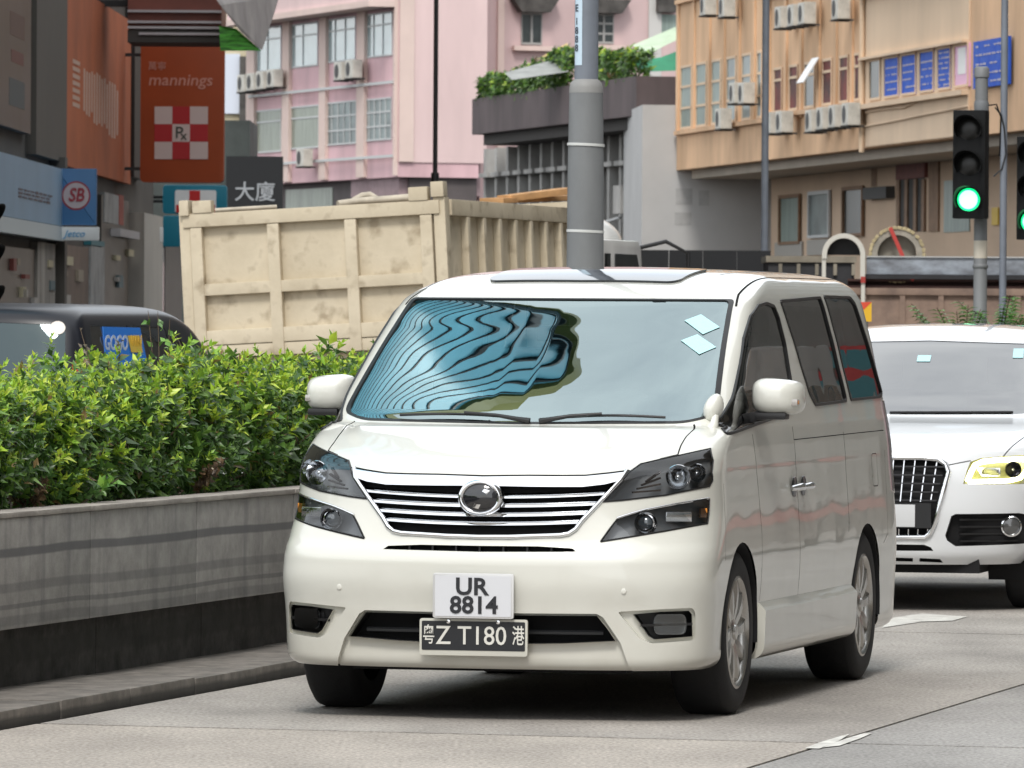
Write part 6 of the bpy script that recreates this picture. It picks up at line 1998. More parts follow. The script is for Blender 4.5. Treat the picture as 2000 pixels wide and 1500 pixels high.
# ---------------- pink building
PINK = mat('pink_render', (.66, .50, .49), rough=.85, var=.07, scale=.7, stretch=(1, 1, .25), detail=8)
PINKD = mat('pink_band', (.62, .41, .435), rough=.85, var=.14, scale=.7, stretch=(1, 1, .3), detail=8)
PCRM = mat('pink_cream_trim', (.66, .52, .47), rough=.85, var=.06, scale=.5)
fp = Facade(775, 240.0, (.3206, -.947))
zo2 = zoomer(440, 0, .35)
pk = fp.root('pink_building', 'pink rendered apartment block with ribbon windows and blank stair tower', 'building')
xl = fp.uz(492, 200)[0]
zb = fp.uz(769, 346)[1]
MB().box(xl, 0, 0, 3.0, zb, zb + 16).build('wall', PINKD, pk)
def prow(cells, sty):
    for (a, b, t, bo, m, c_, r_) in cells:
        x0 = fp.uz(*zo2(a, (t + bo) / 2))[0]; x1 = fp.uz(*zo2(b, (t + bo) / 2))[0]
        zt = fp.uz(*zo2((a + b) / 2, t))[1]; zb_2 = fp.uz(*zo2((a + b) / 2, bo))[1]
        window(pk, x0, x1, zb_2, zt, m, .06, c_, r_, ALU)
PGREEN = mat('striped_blind', (.22, .25, .20), rough=.5, var=.35, scale=3, stretch=(8, 8, .2), coat=.3)
PBLUEW = mat('sky_window', (.30, .40, .42), rough=.12, coat=.8, var=.2, scale=.6)
prow([(165, 315, 150, 400, PBLUEW, 2, 2), (355, 520, 130, 375, PBLUEW, 2, 2), (560, 730, 100, 345, PBLUEW, 3, 2), (780, 935, 72, 318, PBLUEW, 3, 2),
      (165, 315, 612, 852, PGREEN, 1, 2), (360, 525, 590, 830, PGREEN, 1, 2), (565, 735, 566, 808, PANE, 5, 3), (775, 930, 548, 785, PANE, 5, 3)], 0)
for (a, b) in ((118, 162), (318, 356), (524, 560), (734, 776), (938, 960)):
    x0 = fp.uz(*zo2(a, 500), .12)[0]; x1 = fp.uz(*zo2(b, 500), .12)[0]
    MB().box(x0, min(x1, -.01), -.14, -.001, zb + .05, zb + 16).build('pilaster', PCRM, pk)
for yy in (500, 885):
    z = fp.uz(*zo2(700, yy * 1.0 + (0 if yy > 600 else -20)), .2)[1]
    MB().box(xl + .1, -.1, -.19, -.141, z - .05, z + .05).build('ledge', ALU, pk)
ze = fp.uz(*zo2(600, 62), .5)[1]
MB().prism([(xl - .4, ze - .10), (-.0, ze - .10), (-.0, ze + .12), (xl - .4, ze + .12)], -1.1, -.145, lambda u, v, d: Vector((u, d, v))).build('eave', PCRM, pk)
MB().box(xl - .2, -.02, -.95, -.146, ze + .121, ze + 3).build('balcony_wall', PINK, pk)
# soffit and recessed lower storey
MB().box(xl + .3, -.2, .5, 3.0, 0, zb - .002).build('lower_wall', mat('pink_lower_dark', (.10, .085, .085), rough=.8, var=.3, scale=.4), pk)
x0, x1, z0, z1 = fp.rect(zo2(340, 1060), zo2(600, 1165), -.49); MB().box(x0, x1, .47, .499, z0 - 1, z1).build('recess_shade', PGREEN, pk)  # greenish panel standing in for the dark recess below the soffit
# blank stair tower : own wall proud of the corner, facing the camera
ft = Facade(775, 240.0, (.947, .3206))
xt1 = ft.uz(950, 200)[0]; zb2 = ft.uz(860, 318)[1]
tw = bpy.data.objects.new('stair_tower', None); link(tw, pk); tw.matrix_local = fp.M.inverted() @ ft.M
MB().box(.02, xt1, -.05, 6, zb2, zb + 18).build('tower_wall', PINK, tw)
MB().box(.02, .55, -.12, -.051, zb2 + .02, zb + 18).build('corner_trim', PCRM, tw)
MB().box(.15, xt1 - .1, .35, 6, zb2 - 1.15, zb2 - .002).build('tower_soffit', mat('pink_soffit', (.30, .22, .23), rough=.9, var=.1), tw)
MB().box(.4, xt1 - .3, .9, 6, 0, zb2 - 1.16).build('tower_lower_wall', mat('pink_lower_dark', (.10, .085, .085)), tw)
for k in range(6):
    x0 = .6 + k * (xt1 - 1.0) / 6
    MB().box(x0, x0 + .32, .86, .899, zb2 - 2.4, zb2 - 1.25).build('lower_window', PANED, tw)
for (px, py, lb) in ((480, 163, 'leftmost of four air conditioners under the upper windows of the pink building'), (498, 160, 'second of four air conditioners under the upper windows of the pink building'), (517, 157, 'third of four air conditioners under the upper windows of the pink building'), (538, 153, 'last of four air conditioners under the upper windows of the pink building'),
                     (670, 139, 'left of two air conditioners on the pink wall'), (692, 135, 'right of two air conditioners on the pink wall'), (596, 308, 'single air conditioner low on the pink building'), (655, 212, 'air conditioner hidden among bars by the lower windows of the pink building')):
    if px != 655: ac(fp, px, py, lb, o=.30, sc=1.15)
# wing behind the podium
fw = Facade(945, 246.0, (.947, .3206))
wg = fw.root('pink_wing', 'pink rear wing with hooded dark windows above the roof garden', 'building')
xw = fw.uz(1330, 60)[0]
MB().box(-.2, xw + 4, 0, 8, 0, zb + 20).build('wall', mat('pink_grey_render', (.56, .415, .41), rough=.85, var=.08, scale=.5, stretch=(1, 1, .3)), wg)
HOODM = mat('sooty_hood', (.07, .065, .06), rough=.9, var=.4, scale=2)
for (a, b) in (((1018, 24), (1058, 88)), ((1160, 26), (1198, 86))):
    x0, x1, z0, z1 = fw.rect(a, b)
    w = window(wg, x0, x1, z0, z1, PANED, .08, 2, 1 if a[0] < 1100 else 3, mat('grey_frame', (.30, .30, .29), rough=.7))
    MB().prism([(x0 - .5, z1 + .5), (x1 + .5, z1 + .5), (x1 + .15, z1), (x0 - .15, z1)], -.55, -.045, lambda u, v, d: Vector((u, d, v))).build('window_hood', HOODM, w)
    MB().box(x0 - .35, x1 + .35, -.3, -.046, z0 - .22, z0 - .05).build('window_sill', PCRM, w)
x0, z0 = fw.uz(977, 60); MB().box(x0 - .12, x0 + .12, -.12, -.001, 0, zb + 20).build('pilaster', PCRM, wg)
x0, x1, z0, z1 = fw.rect((1268, -20), (1292, 70), .1); MB().box(x0, x1, -.1, -.001, z0 - 3, z1 + 4).build('white_pier', mat('pier_white', (.55, .54, .52), rough=.8), wg)
x0, x1, z0, z1 = fw.rect((1292, 28), (1322, 75), .1); MB().box(x0, x1, -.05, -.001, z0, z1).build('grey_window', PANEG, wg)
x0, x1, z0, z1 = fw.rect((1285, -20), (1322, 24), .3); MB().box(x0, x1, -.35, -.001, z0, z1).build('sooty_canopy', HOODM, wg)

# ---------------- far blocks closing the street on the left
fl_ = Facade(400, 330.0, (1, 0))
fbk = fl_.root('far_block', 'beige far block glimpsed between the signs and the pink building', 'building')
MB().box(-14, fl_.uz(520, 100)[0], 0, 10, 0, 40).build('wall', mat('far_beige', (.48, .42, .29), rough=.9, var=.08, scale=.3), fbk)
x0, x1, z0, z1 = fl_.rect((436, 105), (468, 222), .2); MB().box(x0, x1, -.2, -.001, z0, z1).build('white_hoarding', mat('far_white', (.58, .62, .70), rough=.7), fbk)
x0, x1, z0, z1 = fl_.rect((468, 110), (487, 260), .4); MB().box(x0, x1, -.4, -.201, z0, z1).build('dark_duct', HOODM, fbk)
fd = Facade(286, 200.0, (1, 0))
fdk = fd.root('dark_shopfront_block', 'dark low block behind the black building sign', 'building')
MB().box(0, fd.uz(488, 300)[0], 0, 6, 0, fd.uz(500, 235)[1]).build('wall', mat('dark_green_grey', (.045, .055, .052), rough=.6, var=.4, scale=.6), fdk)
# black building-name sign
fs = Facade(440, 165.0, (1, 0))
sg_ = fs.root('building_sign', 'black sign with white Chinese characters before the pink building', 'sign')
x0, x1, z0, z1 = fs.rect((466, 305), (552, 412))
MB().box(0, x1, 0, .25, z0 - 1.2, z1).build('board', mat('sign_black', (.012, .013, .015), rough=.5), sg_)
cx, cz = fs.uz(498, 377)
text_mesh('sign_letters', '\u5927\u5ec8', .50, mat('sign_silver', (.36, .38, .40), rough=.5), sg_, Matrix.Translation((cx, -.012, cz)) @ TXT, depth=.02, bold=.004)
for px in (470, 520): 
    x, z = fs.uz(px, 300); MB().box(x - .05, x + .05, .05, .15, 0, z0 - 1.21).build('sign_post', BLACKP, sg_)

# ---------------- shop parade on the left
fsh = Facade(105, 110.0, (.0143, .9999))
sh = fsh.root('shop_parade', 'dark shop parade with orange wall cladding at the left', 'building')
DKW = mat('dark_cladding', (.062, .057, .050), rough=.8, var=.2, scale=.6)
MB().box(-32, fsh.uz(306, 300)[0], .06, 9, 0, 26).build('wall', DKW, sh)
def sbox(a, b, m, name, out=.05, par=None, inn=.058):
    x0, z0 = fsh.uz(*a); x1, z1 = fsh.uz(*b)
    return MB().box(min(x0, x1), max(x0, x1), -out, inn, min(z0, z1), max(z0, z1)).build(name, m, par or sh)
ORS = mat('orange_cladding', (.44, .115, .038), rough=.8, var=.18, scale=.5)
ow = sbox((121, -40), (250, 360), ORS, 'orange_cladding')
x0 = fsh.uz(121, 300)[0]; x1 = fsh.uz(250, 300)[0]
TXO = mat('faded_lettering', (.55, .36, .28), rough=.6)
def zsh(px, py): return fsh.uz(px, py)[1]
mb = MB(); rg = random.Random(5)
for k in range(7):
    xa = fsh.uz(136, 150)[0]; z = zsh(136, 118 + k * 14)
    mb.box(xa, xa + fsh.uz(150, 150)[0] - fsh.uz(136, 150)[0], -.054, -.05, z - .04, z + .03)
p = mb.build('cladding_print', TXO, ow); p['kind'] = 'stuff'
mb = MB()
for k in range(14):
    px = 157 + k * 5; xa = fsh.uz(px, 200)[0]; xb = fsh.uz(px + 3.0, 200)[0]
    mb.box(xa, xb, -.054, -.05, zsh(px, 205 + k * 4.5 + rg.uniform(0, 18)), zsh(px, 130 + k * 3.2 + rg.uniform(-6, 6)))
p = mb.build('cladding_print', TXO, ow); p['kind'] = 'stuff'
sbox((252, -60), (272, 352), mat('black_column', (.012, .012, .012), rough=.6), 'column', .12)
sbox((60, -60), (118, 318), mat('brown_column', (.080, .074, .064), rough=.7, var=.1, scale=.5), 'column', .10)
dp = sbox((-60, -80), (52, 262), mat('dark_display', (.022, .022, .032), rough=.4, var=.5, scale=.6), 'display_panel', .06)
for (a, b, c_) in (((12, 20), (40, 80), (.10, .05, .04)), ((14, 95), (38, 130), (.13, .035, .03)), ((10, 150), (40, 215), (.05, .07, .08))): sbox(a, b, mat('faint_%d' % a[1], c_, rough=.6), 'poster', .064, dp, -.059)
LBL = mat('pale_blue_fascia', (.22, .36, .50), rough=.5, var=.08, scale=.4)
fz1 = zsh(103, 331); fz0 = zsh(103, 442)
xa = fsh.uz(-40, 350)[0]; xb = fsh.uz(103, 350)[0]
fas = MB().box(xa, xb, -.18, .058, fz0, fz1).build('fascia', LBL, sh)
MB().box(xa, xb - .05, -.19, .058, zsh(95, 470), fz0 - .01).build('fascia_light', mat('fascia_white', (.55, .62, .64), rough=.5), sh)
print_rows(fas, fsh.uz(5, 380)[0], fsh.uz(85, 380)[0], fz0, fz1, [.36, .42, .48], 9, .184, mat('fascia_print', (.10, .075, .095), rough=.6), .9)
MB().box(xb + .02, xb + .5, -.20, .058, 0, fz1 + .2).build('pier', mat('brown_column', (.080, .074, .064)), sh)
# ground floor: glass, posts, goods
gz = zsh(200, 420)
SHG = mat('shop_glass', (.045, .042, .038), rough=.3, spec=.2, var=.6, scale=.5)
for (a, b, m, nm, o) in (((-30, 476), (66, 640), SHG, 'shop_window', .02), ((66, 472), (100, 640), mat('pale_post', (.30, .28, .25), rough=.7, var=.4, scale=2, stretch=(1, 1, .3)), 'shop_post', .06), ((100, 474), (170, 640), mat('brown_door', (.10, .065, .05), rough=.5, var=.4, scale=1), 'shop_door', .03),
                         ((170, 480), (196, 640), mat('grey_poster', (.28, .29, .29), rough=.6, var=.3, scale=2), 'poster_column', .07), ((170, 468), (196, 482), mat('teal_trim', (.02, .16, .20), rough=.5), 'poster_header', .075), ((196, 380), (248, 640), SHG, 'shop_window', .02), ((200, 375), (232, 440), mat('grey_poster', (.28, .29, .29)), 'poster', .04), ((228, 380), (236, 440), mat('red_banner', (.30, .05, .035), rough=.6), 'banner', .05), ((214, 446), (252, 468), mat('pale_band', (.42, .41, .42), rough=.6), 'canopy_band', .20),
                         ((256, 415), (292, 650), mat('pale_column', (.42, .40, .36), rough=.7, var=.08, scale=.5), 'column', .25), ((292, 480), (318, 650), mat('glass_navy', (.02, .025, .04), rough=.15, coat=.5), 'shop_window', .02), ((320, 470), (352, 650), SHG, 'shop_window', .03)):
    sbox(a, b, m, nm, o)
rgp = random.Random(8)
for k in range(16):
    px = rgp.uniform(2, 245); py = rgp.uniform(480, 585); w_ = rgp.uniform(5, 13); h_ = rgp.uniform(8, 26)
    c_ = rgp.choice([(.42, .40, .37), (.35, .12, .04), (.10, .16, .18), (.30, .26, .20), (.20, .05, .04), (.5, .45, .3)])
    sbox((px, py), (px + w_, py + h_), mat('notice_%.2f_%.2f' % c_[:2], c_, rough=.6), 'notice', .085)
# projecting signs, facing along the street
def sign(px0, py0, px1, py1, Y, m, name, label, th=.22, r=.10, edge=None):
    f = Facade((px0 + px1) / 2, Y, (1, 0))
    t = f.root(name, label, 'sign')
    x0, z1 = f.uz(px0, py0); x1, z0 = f.uz(px1, py1)
    MB().prism(rounded([(x0, z0), (x1, z0), (x1, z1), (x0, z1)], r), 0, th, lambda u, v, d: Vector((u, d, v))).build('board', m, t, bevel=.015)
    # bracket back to the parade
    MB().bar((x0 - .9, th / 2, z1 - .25), (x0 + .02, th / 2, z1 - .25), .06, .06).build('bracket', BLACKP, t)
    MB().bar((x0 - .9, th / 2, z0 + .25), (x0 + .02, th / 2, z0 + .25), .06, .06).build('bracket', BLACKP, t)
    return t, f, x0, x1, z0, z1
ORG = mat('orange_sign', (.32, .055, .010), rough=.5, var=.10, scale=.8)
t, f, x0, x1, z0, z1 = sign(275, 80, 437, 357, 125.0, ORG, 'pharmacy_sign', 'tall orange sign board with red and white check panel and white lettering', .30)
LT = mat('orange_sign_lettering', (.55, .26, .20), rough=.5)
cx, cz = f.uz(352, 157)
text_mesh('sign_letters', 'mannings', .30, LT, t, Matrix.Translation((cx, -.006, cz)) @ TXT, sx=1.06, bold=.002, depth=.01, shear=.15)
cx, cz = f.uz(307, 130)
text_mesh('sign_letters', '\u842c\u5be7', .17, LT, t, Matrix.Translation((cx, -.006, cz)) @ TXT, depth=.01)
RD = mat('check_red', (.40, .015, .02), rough=.5); WH = mat('check_white', (.58, .48, .46), rough=.5)
cells = [302, 336.5, 371, 406]; rowsy = [208, 242.5, 277, 311]
for i in range(3):
    for j in range(3):
        a0, b1 = f.uz(cells[i], rowsy[j]); a1, b0 = f.uz(cells[i + 1], rowsy[j + 1])
        MB().box(a0, a1, -.012, -.001, b0, b1).build('check', RD if (i + j) % 2 else WH, t)
cx, cz = f.uz(353, 260)
text_mesh('sign_letters', 'P', .30, mat('sign_ink', (.06, .07, .06), rough=.6), t, Matrix.Translation((cx - .03, -.016, cz)) @ TXT, bold=.004, depth=.006)
text_mesh('sign_letters', 'x', .22, mat('sign_ink', (.06, .07, .06)), t, Matrix.Translation((cx + .055, -.016, cz - .05)) @ TXT, bold=.004, depth=.006)
BLS = mat('blue_sign', (.055, .17, .36), rough=.5, var=.06, scale=1)
t, f, x0, x1, z0, z1 = sign(110, 329, 188, 440, 109.3, BLS, 'bank_sign', 'blue sign with a round red and white emblem', .15, .01)
cx, cz = f.uz(148.5, 382)
for (r_, m, o) in ((.232, mat('emblem_red', (.30, .03, .045), rough=.5), .008), (.205, mat('emblem_white', (.48, .42, .44), rough=.5), .012)):
    MB().lathe([(r_, 0), (r_, .004), (.001, .0045)], 36, Matrix.Translation((cx, -o + .006, cz)) @ Matrix.Rotation(R(90), 4, 'X')).build('emblem', m, t)
text_mesh('emblem_letters', 'SB', .30, mat('emblem_red', (.30, .03, .045)), t, Matrix.Translation((cx, -.016, cz)) @ TXT, sx=.82, bold=.008, depth=.006, shear=.2)
t, f, x0, x1, z0, z1 = sign(108, 443, 193, 470, 109.2, mat('white_sign', (.74, .77, .77), rough=.4), 'cash_sign', 'small white sign with blue lettering below the round emblem sign', .15, .02)
cx, cz = f.uz(145, 457)
text_mesh('sign_letters', 'Jetco', .15, mat('sign_sky_blue', (.05, .32, .60), rough=.5), t, Matrix.Translation((cx, -.006, cz)) @ TXT, sx=1.05, depth=.008, shear=.35, bold=.001)
TEAL = mat('teal_sign', (.01, .19, .28), rough=.45, var=.06, scale=1)
t, f, x0, x1, z0, z1 = sign(318, 361, 443, 418, 138.0, TEAL, 'clinic_sign', 'teal sign with a white panel and red cross above the lorry tailgate', .25, .08)
a0, b1 = f.uz(342, 371); a1, b0 = f.uz(422, 450)
MB().prism(rounded([(a0, z0 + .02), (a1, z0 + .02), (a1, b1), (a0, b1)], .05), -.012, -.001, lambda u, v, d: Vector((u, d, v))).build('panel', mat('panel_white', (.74, .74, .74), rough=.4), t)
a0, _ = f.uz(370, 371); a1, _ = f.uz(391, 371)
MB().box(a0, a1, -.018, -.013, z0 + .02, b1 - .01).build('red_cross', mat('cross_red', (.52, .02, .02), rough=.45), t)
a0, b1 = f.uz(344, 400); a1, _ = f.uz(420, 400)
MB().box(a0, a1, -.024, -.019, z0 + .022, b1).build('red_cross', mat('cross_red', (.52, .02, .02)), t)
t, f, x0, x1, z0, z1 = sign(318, 421, 352, 482, 137.0, TEAL, 'clinic_sign', 'lower teal sign half hidden by the lorry tailgate', .25, .06)
t, f, x0, x1, z0, z1 = sign(298, 444, 318, 474, 132.0, mat('white_sign', (.74, .77, .77)), 'small_sign', 'small white sign beside the lower teal sign', .12, .02)
# overhead sign frame with ribbed underside, sheet awning and green net at the top
fc = Facade(340, 119.0, (1, 0))
cn = fc.root('overhead_sign', 'ribbed brown overhead sign with pale edge strips at the top left', 'sign')
x0, x1, z0, z1 = fc.rect((250, -60), (432, 70))
MB().box(x0, x1, .05, 2.0, z0 + .12, z1).build('board', mat('brown_board', (.16, .045, .03), rough=.5, var=.3, scale=.8), cn)
for py in (22, 43, 54, 66):
    z = fc.uz(340, py)[1]; MB().box(x0 + (.0 if py < 60 else .2), x1 + (.2 if py > 50 else 0), -.06, .05, z - .022, z + .02).build('edge_strip', mat('edge_strip_grey', (.42, .40, .42), rough=.4), cn)
MB().box(x0, x1, -.02, 1.9, z0 - .12, z0 + .10).build('underside', mat('underside_dark', (.05, .048, .045), rough=.8), cn)
for xq in (x0 + .1, x1 - .1):
    MB().box(xq - .04, xq + .04, .6, .68, z1 - .1, z1 + 3).build('hanger', BLACKP, cn)
MB().bar((x0 - 2.2, 1.0, z0 + .6), (x0 + .02, 1.0, z0 + .6), .12, .12).build('bracket', BLACKP, cn)
aw = cloth('sheet_awning', [(418, -8, 117.5), (545, -8, 121), (538, 18, 121), (512, 98, 119.5), (470, 62, 118.5), (430, 10, 117.5)], 0, mat('grey_sheet', (.36, .33, .32), rough=.8, var=.2, scale=2, stretch=(3, 1, .4)), 'grey sheet awning hanging at the top left before the pink building')
ntm = mat('green_net', (.10, .48, .05), rough=.7, col2=(.02, .07, .015), scale=14, stretch=(.25, .25, 3))
cloth('net_awning', [(428, 50, 117.0), (462, 56, 117.0), (510, 99, 117.2), (430, 99, 117.0)], 0, ntm, 'bright green net strip under the grey sheet awning')

# ---------------- road works on the right
HB_ = mat('hoarding_black', (.014, .015, .018), rough=.6)
hb = Facade(1245, 100.0, (1, 0))
ho = hb.root('hoarding', 'black site hoarding below the grey flank wall', 'hoarding')
x0, x1, z0, z1 = hb.rect((1240, 488), (1505, 640))
k = 0; x = x0
while x < x1 - .01:
    xe = min(x + .5, x1); MB().box(x + .004, xe - .004, 0, .06, 0, z1).build('hoarding_panel', HB_, ho); x = xe
hb2 = Facade(1505, 97.0, (1, 0))
ho2 = hb2.root('site_cabin', 'dark steel site box with pale top rail right of the black hoarding', 'site box')
x0, x1, z0, z1 = hb2.rect((1500, 512), (1668, 640))
MB().box(x0, x1, 0, 1.8, 0, z1).build('box_body', mat('dark_steel', (.022, .022, .026), rough=.6, var=.3, scale=2), ho2, bevel=.02)
MB().box(x0 - .03, x1 + .03, -.05, 1.85, z1 + .001, z1 + .09).build('top_rail', mat('rail_taupe', (.28, .25, .20), rough=.8, var=.2, scale=3), ho2)
zr = hb2.uz(1600, 514)[1]
for k in range(5): MB().box(x0 + .15 + k * .26, x0 + .2 + k * .26, -.05, -.001, z1 - .18, z1 - .02).build('lug', mat('rail_taupe', (.28, .25, .20)), ho2)
RUST = mat('rusty_plate', (.36, .255, .195), rough=.85, col2=(.19, .135, .11), scale=2.2, detail=9, bump=.3, bscale=20)
MARO = mat('maroon_steel', (.055, .022, .018), rough=.7, var=.3, scale=3)
BLST = mat('blue_grey_steel', (.40, .45, .52), rough=.55, col2=(.13, .135, .15), scale=2.4, detail=8, stretch=(1, 1, 2))
WK = 88.0
wk = Facade(1690, WK, (1, -.06))
rs_ = wk.root('rusty_skip', 'long rust brown steel trough behind the white off-roader', 'skip')
x0, x1, z0, z1 = wk.rect((1652, 562), (1990, 640))
MB().box(x0, x1 + .6, 0, 1.6, 0, z1).build('trough', RUST, rs_, bevel=.03)
MB().box(x0 - .03, x1 + .63, -.06, 1.66, z1 - .09, z1 + .0).build('rim', RUST, rs_, bevel=.01)
for k in range(5): xq = x0 + .2 + k * (x1 - x0) / 4.5; MB().box(xq, xq + .07, -.05, -.001, .1, z1 - .092).build('rib', RUST, rs_)
zA = wk.uz(1750, 545)[1]
mbm = thing('steel_beam', 'dark maroon steel beam lying on the rusty trough', 'beam', wk.C, wk.rz)
MB().box(x0 + .02, x1 + .5, .05, .45, z1 + .002, z1 + .03).build('flange', MARO, mbm)
MB().box(x0 + .02, x1 + .5, .22, .28, z1 + .031, zA - .031).build('web', MARO, mbm)
MB().box(x0 + .02, x1 + .5, .05, .45, zA - .03, zA).build('flange', MARO, mbm)
mb2 = thing('steel_beam', 'second maroon steel beam at the back of the rusty trough', 'beam', wk.C, wk.rz)
MB().box(x0 + .02, x1 + .5, 1.10, 1.50, z1 + .002, z1 + .03).build('flange', MARO, mb2)
MB().box(x0 + .02, x1 + .5, 1.27, 1.33, z1 + .031, zA - .031).build('web', MARO, mb2)
MB().box(x0 + .02, x1 + .5, 1.10, 1.50, zA - .03, zA).build('flange', MARO, mb2)
bx0, _ = wk.uz(1692, 520); bx1, zB = wk.uz(1996, 503)
bb = thing('steel_tray', 'blue-grey scuffed steel tray lying on the maroon beams', 'tray', wk.C, wk.rz)
zB = wk.uz(1800, 503)[1]; zB0 = wk.uz(1800, 540)[1]
MB().box(bx0, bx1 + .4, .0, .05, zA + .06, zB).build('tray_wall', BLST, bb, bevel=.008)
MB().box(bx0, bx1 + .4, 1.4, 1.45, zA + .06, zB).build('tray_wall', BLST, bb, bevel=.008)
MB().box(bx0, bx0 + .05, .052, 1.398, zA + .06, zB).build('tray_wall', BLST, bb)
MB().box(bx0 - .05, bx1 + .45, -.03, 1.48, zA + .001, zA + .058).build('tray_floor', mat('dark_steel', (.022, .022, .026)), bb)
MB().bar((bx0, -.005, zB + .008), (bx1 + .4, -.005, zB + .008), .05, .016).build('tray_rim', ALU, bb)
# concrete pipe lying in the tray, mouth to the viewer
def pipe(px, py, rpx, m_out, m_in, name, label, wall, L=1.2):
    x, z = wk.uz(px, py); r = rpx / F_PX * WK
    t = thing(name, label, 'pipe', wk.M @ Vector((x, .12, z)), wk.rz)
    M = Matrix.Rotation(R(-90), 4, 'X')
    MB().lathe([(r, 0), (r, L), (r - wall, L), (r - wall, 0)], 40, M, close=True).build('pipe_wall', m_out, t, smooth=50)
    return t, r
cp, r = pipe(1752, 497, 51, mat('pipe_concrete', (.36, .33, .28), rough=.9, var=.3, scale=4), None, 'concrete_pipe', 'broken-edged concrete pipe with a red ribbon lying above the steel tray', .085)
rg = random.Random(3)
for i in range(34):
    a = 2 * math.pi * i / 34 + rg.uniform(-.04, .04); rr = r + .004
    M = Matrix.Rotation(-a, 4, 'Y') @ Matrix.Translation((rr, .01, 0)) @ Matrix.Rotation(rg.uniform(-.3, .3), 4, 'Y')
    MB().box(-.015, .028, -.03, .05, -.028, .028, M).build('edge_lump', mat('edge_mortar', (.48, .40, .24), rough=.95, var=.2, scale=8), cp, bevel=.008)
MB().lathe([(.001, 0), (r - .09, 0), (r - .09, .02), (.001, .02)], 30, Matrix.Translation((0, .16, 0)) @ Matrix.Rotation(R(-90), 4, 'X')).build('pipe_plug', mat('plug_taupe', (.33, .30, .25), rough=.9, var=.2, scale=3), cp)
rb = MB(); ra = Vector((-.06, -.06, r)); 
rb.bar((-.09, -.05, r + .01), (.16, -.08, -.22), .05, .006, up=(0, 1, 0)).bar((.14, -.08, -.20), (.30, -.06, -.30), .05, .006, up=(0, 1, 0)).bar((.1, -.08, -.23), (.22, -.07, -.33), .045, .006, up=(0, 1, 0))
rb.build('ribbon', mat('red_ribbon', (.50, .05, .04), rough=.6), cp)
# white arch with legs
x, z = wk.uz(1648, 498); r = 42 / F_PX * WK
wa = thing('white_arch', 'white arch-shaped pipe frame with dark mouth right of the site box', 'pipe', wk.M @ Vector((x, -.2, 0)), wk.rz)
zt_a = z; pts_o = [(-r, zt_a - .05)] + [(r * math.cos(math.pi - math.pi * i / 24), zt_a + r * math.sin(math.pi * i / 24)) for i in range(25)] + [(r, wk.uz(1690, 545)[1])]
wl = .062
ring = []
mbw = MB()
for i in range(len(pts_o)):
    (xa, za) = pts_o[i]; cxn = Vector((xa, za - zt_a)) if 0 < i < len(pts_o) - 1 else Vector((xa, 0)); cxn = cxn.normalized()
    ring.append([(xa, 0, za), (xa - cxn.x * wl, 0, za - cxn.y * wl), (xa - cxn.x * wl, .7, za - cxn.y * wl), (xa, .7, za)])
v = [p for q_ in ring for p in q_]; fcs = []
for i in range(len(ring) - 1):
    for j in range(4): fcs.append((i * 4 + j, i * 4 + (j + 1) % 4, (i + 1) * 4 + (j + 1) % 4, (i + 1) * 4 + j))
fcs.append((0, 1, 2, 3)); fcs.append(tuple(len(v) - 4 + j for j in range(4)))
mbw.add(v, fcs).build('arch', mat('white_grp', (.66, .64, .58), rough=.5), wa, smooth=40)
MB().prism([(p[0] * .9, zt_a + (p[1] - zt_a) * .9) for p in pts_o[1:-1]], .30, .34, lambda u, v, d: Vector((u, d, v))).build('arch_back', HB_, wa)
zl = pts_o[-1][1]
MB().box(r - .05, r, .02, .08, 0, zl + .01).build('leg', mat('white_grp', (.66, .64, .58)), wa)
MB().box(-r, -r + .05, .02, .08, 0, zt_a - .04).build('leg', mat('white_grp', (.66, .64, .58)), wa)
MB().box(r - .055, r + .005, -.005, .1, zl - .05, zl + .03).build('red_tip', mat('tip_red', (.42, .05, .04), rough=.6), wa)
# blue rubble bags by the signal
for (px, py, s_, lb) in ((1850, 489, .16, 'crumpled blue-grey bag lying on the steel tray'),):
    x, z = wk.uz(px, py); 
# ------------------------------------------------------------------ the street the windscreens and paint reflect (beside and behind the camera)
GT = mat('tower_glass', (.20, .58, .76), rough=.3, var=.22, scale=.08)
GB = mat('tower_band', (.010, .012, .014), rough=.4)
gt = thing('glass_tower', 'tall blue glass tower with dark floor bands, mirrored in the windscreen', 'building', (-5.6, 62, 0), R(4))
plan = rounded([(-33, 0), (0, 0), (0, 32), (-33, 32)], [2, 7, 6, 2], 14)
def ringwall(poly, z0, z1, off=0.0):
    n = len(poly); c = Vector((sum(p[0] for p in poly) / n, sum(p[1] for p in poly) / n))
    P = [Vector(p) + (Vector(p) - c).normalized() * off for p in poly]
    v = [(p.x, p.y, z0) for p in P] + [(p.x, p.y, z1) for p in P]
    return v, [(i, (i + 1) % n, n + (i + 1) % n, n + i) for i in range(n)] + [tuple(range(n, 2 * n)), tuple(range(n))[::-1]]
ZT = 61.0
v, f = ringwall(plan, 27, ZT); MB().add(v, f).build('glass_wall', GT, gt, smooth=40)
for k in range(15):
    v, f = ringwall(plan, 28 + k * 2.3, 28 + k * 2.3 + .25, .12); MB().add(v, f).build('floor_band', GB, gt)
OLV = mat('tower_crown', (.34, .33, .09), rough=.5)
v, f = ringwall(plan, ZT + .02, ZT + 3.4, .5); MB().add(v, f).build('crown_band', mat('crown_olive', (.26, .25, .07), rough=.5), gt)
MB().lathe([(6, 0), (7, 1.2), (7, 7), (6, 8)], 40, Matrix.Translation((-9, 8, ZT + 3.45))).build('crown_drum', OLV, gt, smooth=40)
MB().lathe([(3.6, 0), (4, 1), (3.6, 2.2)], 40, Matrix.Translation((-9, 9, ZT + 11.5))).build('crown_disc', GT, gt, smooth=40)
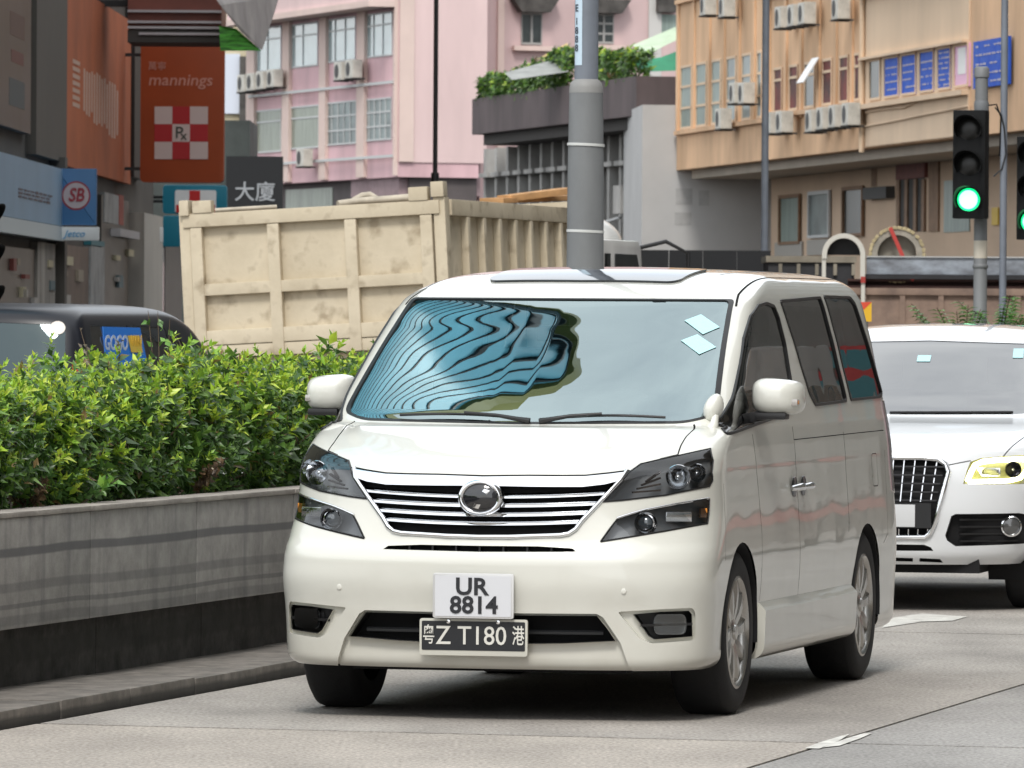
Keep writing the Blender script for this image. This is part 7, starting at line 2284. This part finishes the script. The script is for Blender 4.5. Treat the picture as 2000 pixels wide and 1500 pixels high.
MB().box(-32, -4.0, 1.0, 12, 0, 26.9).build('podium', mat('tower_podium', (.10, .10, .07), rough=.6), gt)
st = thing('street_terrace', 'grey street terrace with a red shop fascia, mirrored in the car flank', 'building', (17, 44, 0))
MB().box(0, 14, 0, 90, 0, 26).build('wall', mat('terrace_grey', (.20, .185, .165), rough=.85, var=.3, scale=.15), st)
for k, c_ in enumerate([(.34, .05, .04), (.40, .38, .34), (.05, .18, .20), (.30, .04, .04), (.20, .18, .16), (.45, .42, .38), (.33, .06, .05), (.08, .10, .20), (.42, .30, .10), (.30, .05, .04), (.36, .35, .33), (.10, .09, .08)]):
    MB().box(-.5 - .1 * (k % 3), -.06, 1 + k * 7.4, 7.6 + k * 7.4, 2.75, 3.5 + .25 * (k % 2)).build('shop_sign', mat('shop_sign_%d' % k, c_, rough=.6), st)
MB().box(-.05, -.01, 1, 89, .2, 2.68).build('shop_front', mat('terrace_shop', (.05, .042, .036), rough=.3, var=.5, scale=.3), st)
for r_ in range(6):
    for k in range(14):
        MB().box(-.04, -.005, 2 + k * 6.2, 5.6 + k * 6.2, 6 + r_ * 3, 7.7 + r_ * 3).build('window', PANED, st)
s2 = thing('street_block', 'brown office block facing the street behind the camera', 'building', (14, -62, 0))
MB().box(0, 16, 0, 100, 0, 30).build('wall', mat('block_brown', (.22, .18, .14), rough=.85, var=.2, scale=.1), s2)
for r_ in range(8):
    MB().box(-.05, -.005, 2, 98, 3 + r_ * 3.4, 4.9 + r_ * 3.4).build('window_band', PANED, s2)

# single-decker bus in the next lane, seen only as the streaks along the car flank
BUSG = mat('bus_grey', (.36, .35, .33), rough=.3, coat=.6)
bus = thing('city_bus', 'grey bus with a red waist stripe in the next lane, mirrored in the flank', 'bus', (9.3, 44.0, 0), -VYAW)
MB().box(-.2, 2.3, 0, 11, .822, 3.1).build('body', BUSG, bus, bevel=.15)
MB().box(-.2, 2.3, .02, 10.98, .26, .678).build('skirt', mat('bus_skirt', (.14, .11, .09), rough=.4, coat=.4), bus)
MB().box(-.23, 2.33, .0, 11, .68, .82).build('stripe', mat('bus_red', (.52, .05, .045), rough=.35, coat=.5), bus)
for k in range(7):
    MB().box(-.215, -.19, .5 + k * 1.45, 1.8 + k * 1.45, 1.65, 2.7).build('window', PANED, bus)
for sg, x in ((-1, -.22), (1, 2.32)):
    for y in (2.2, 8.6): make_wheel(bus, (x, y, .46), sg, .46, .27, .26, 6, RUBBER, DISC, DISC, twist=0)
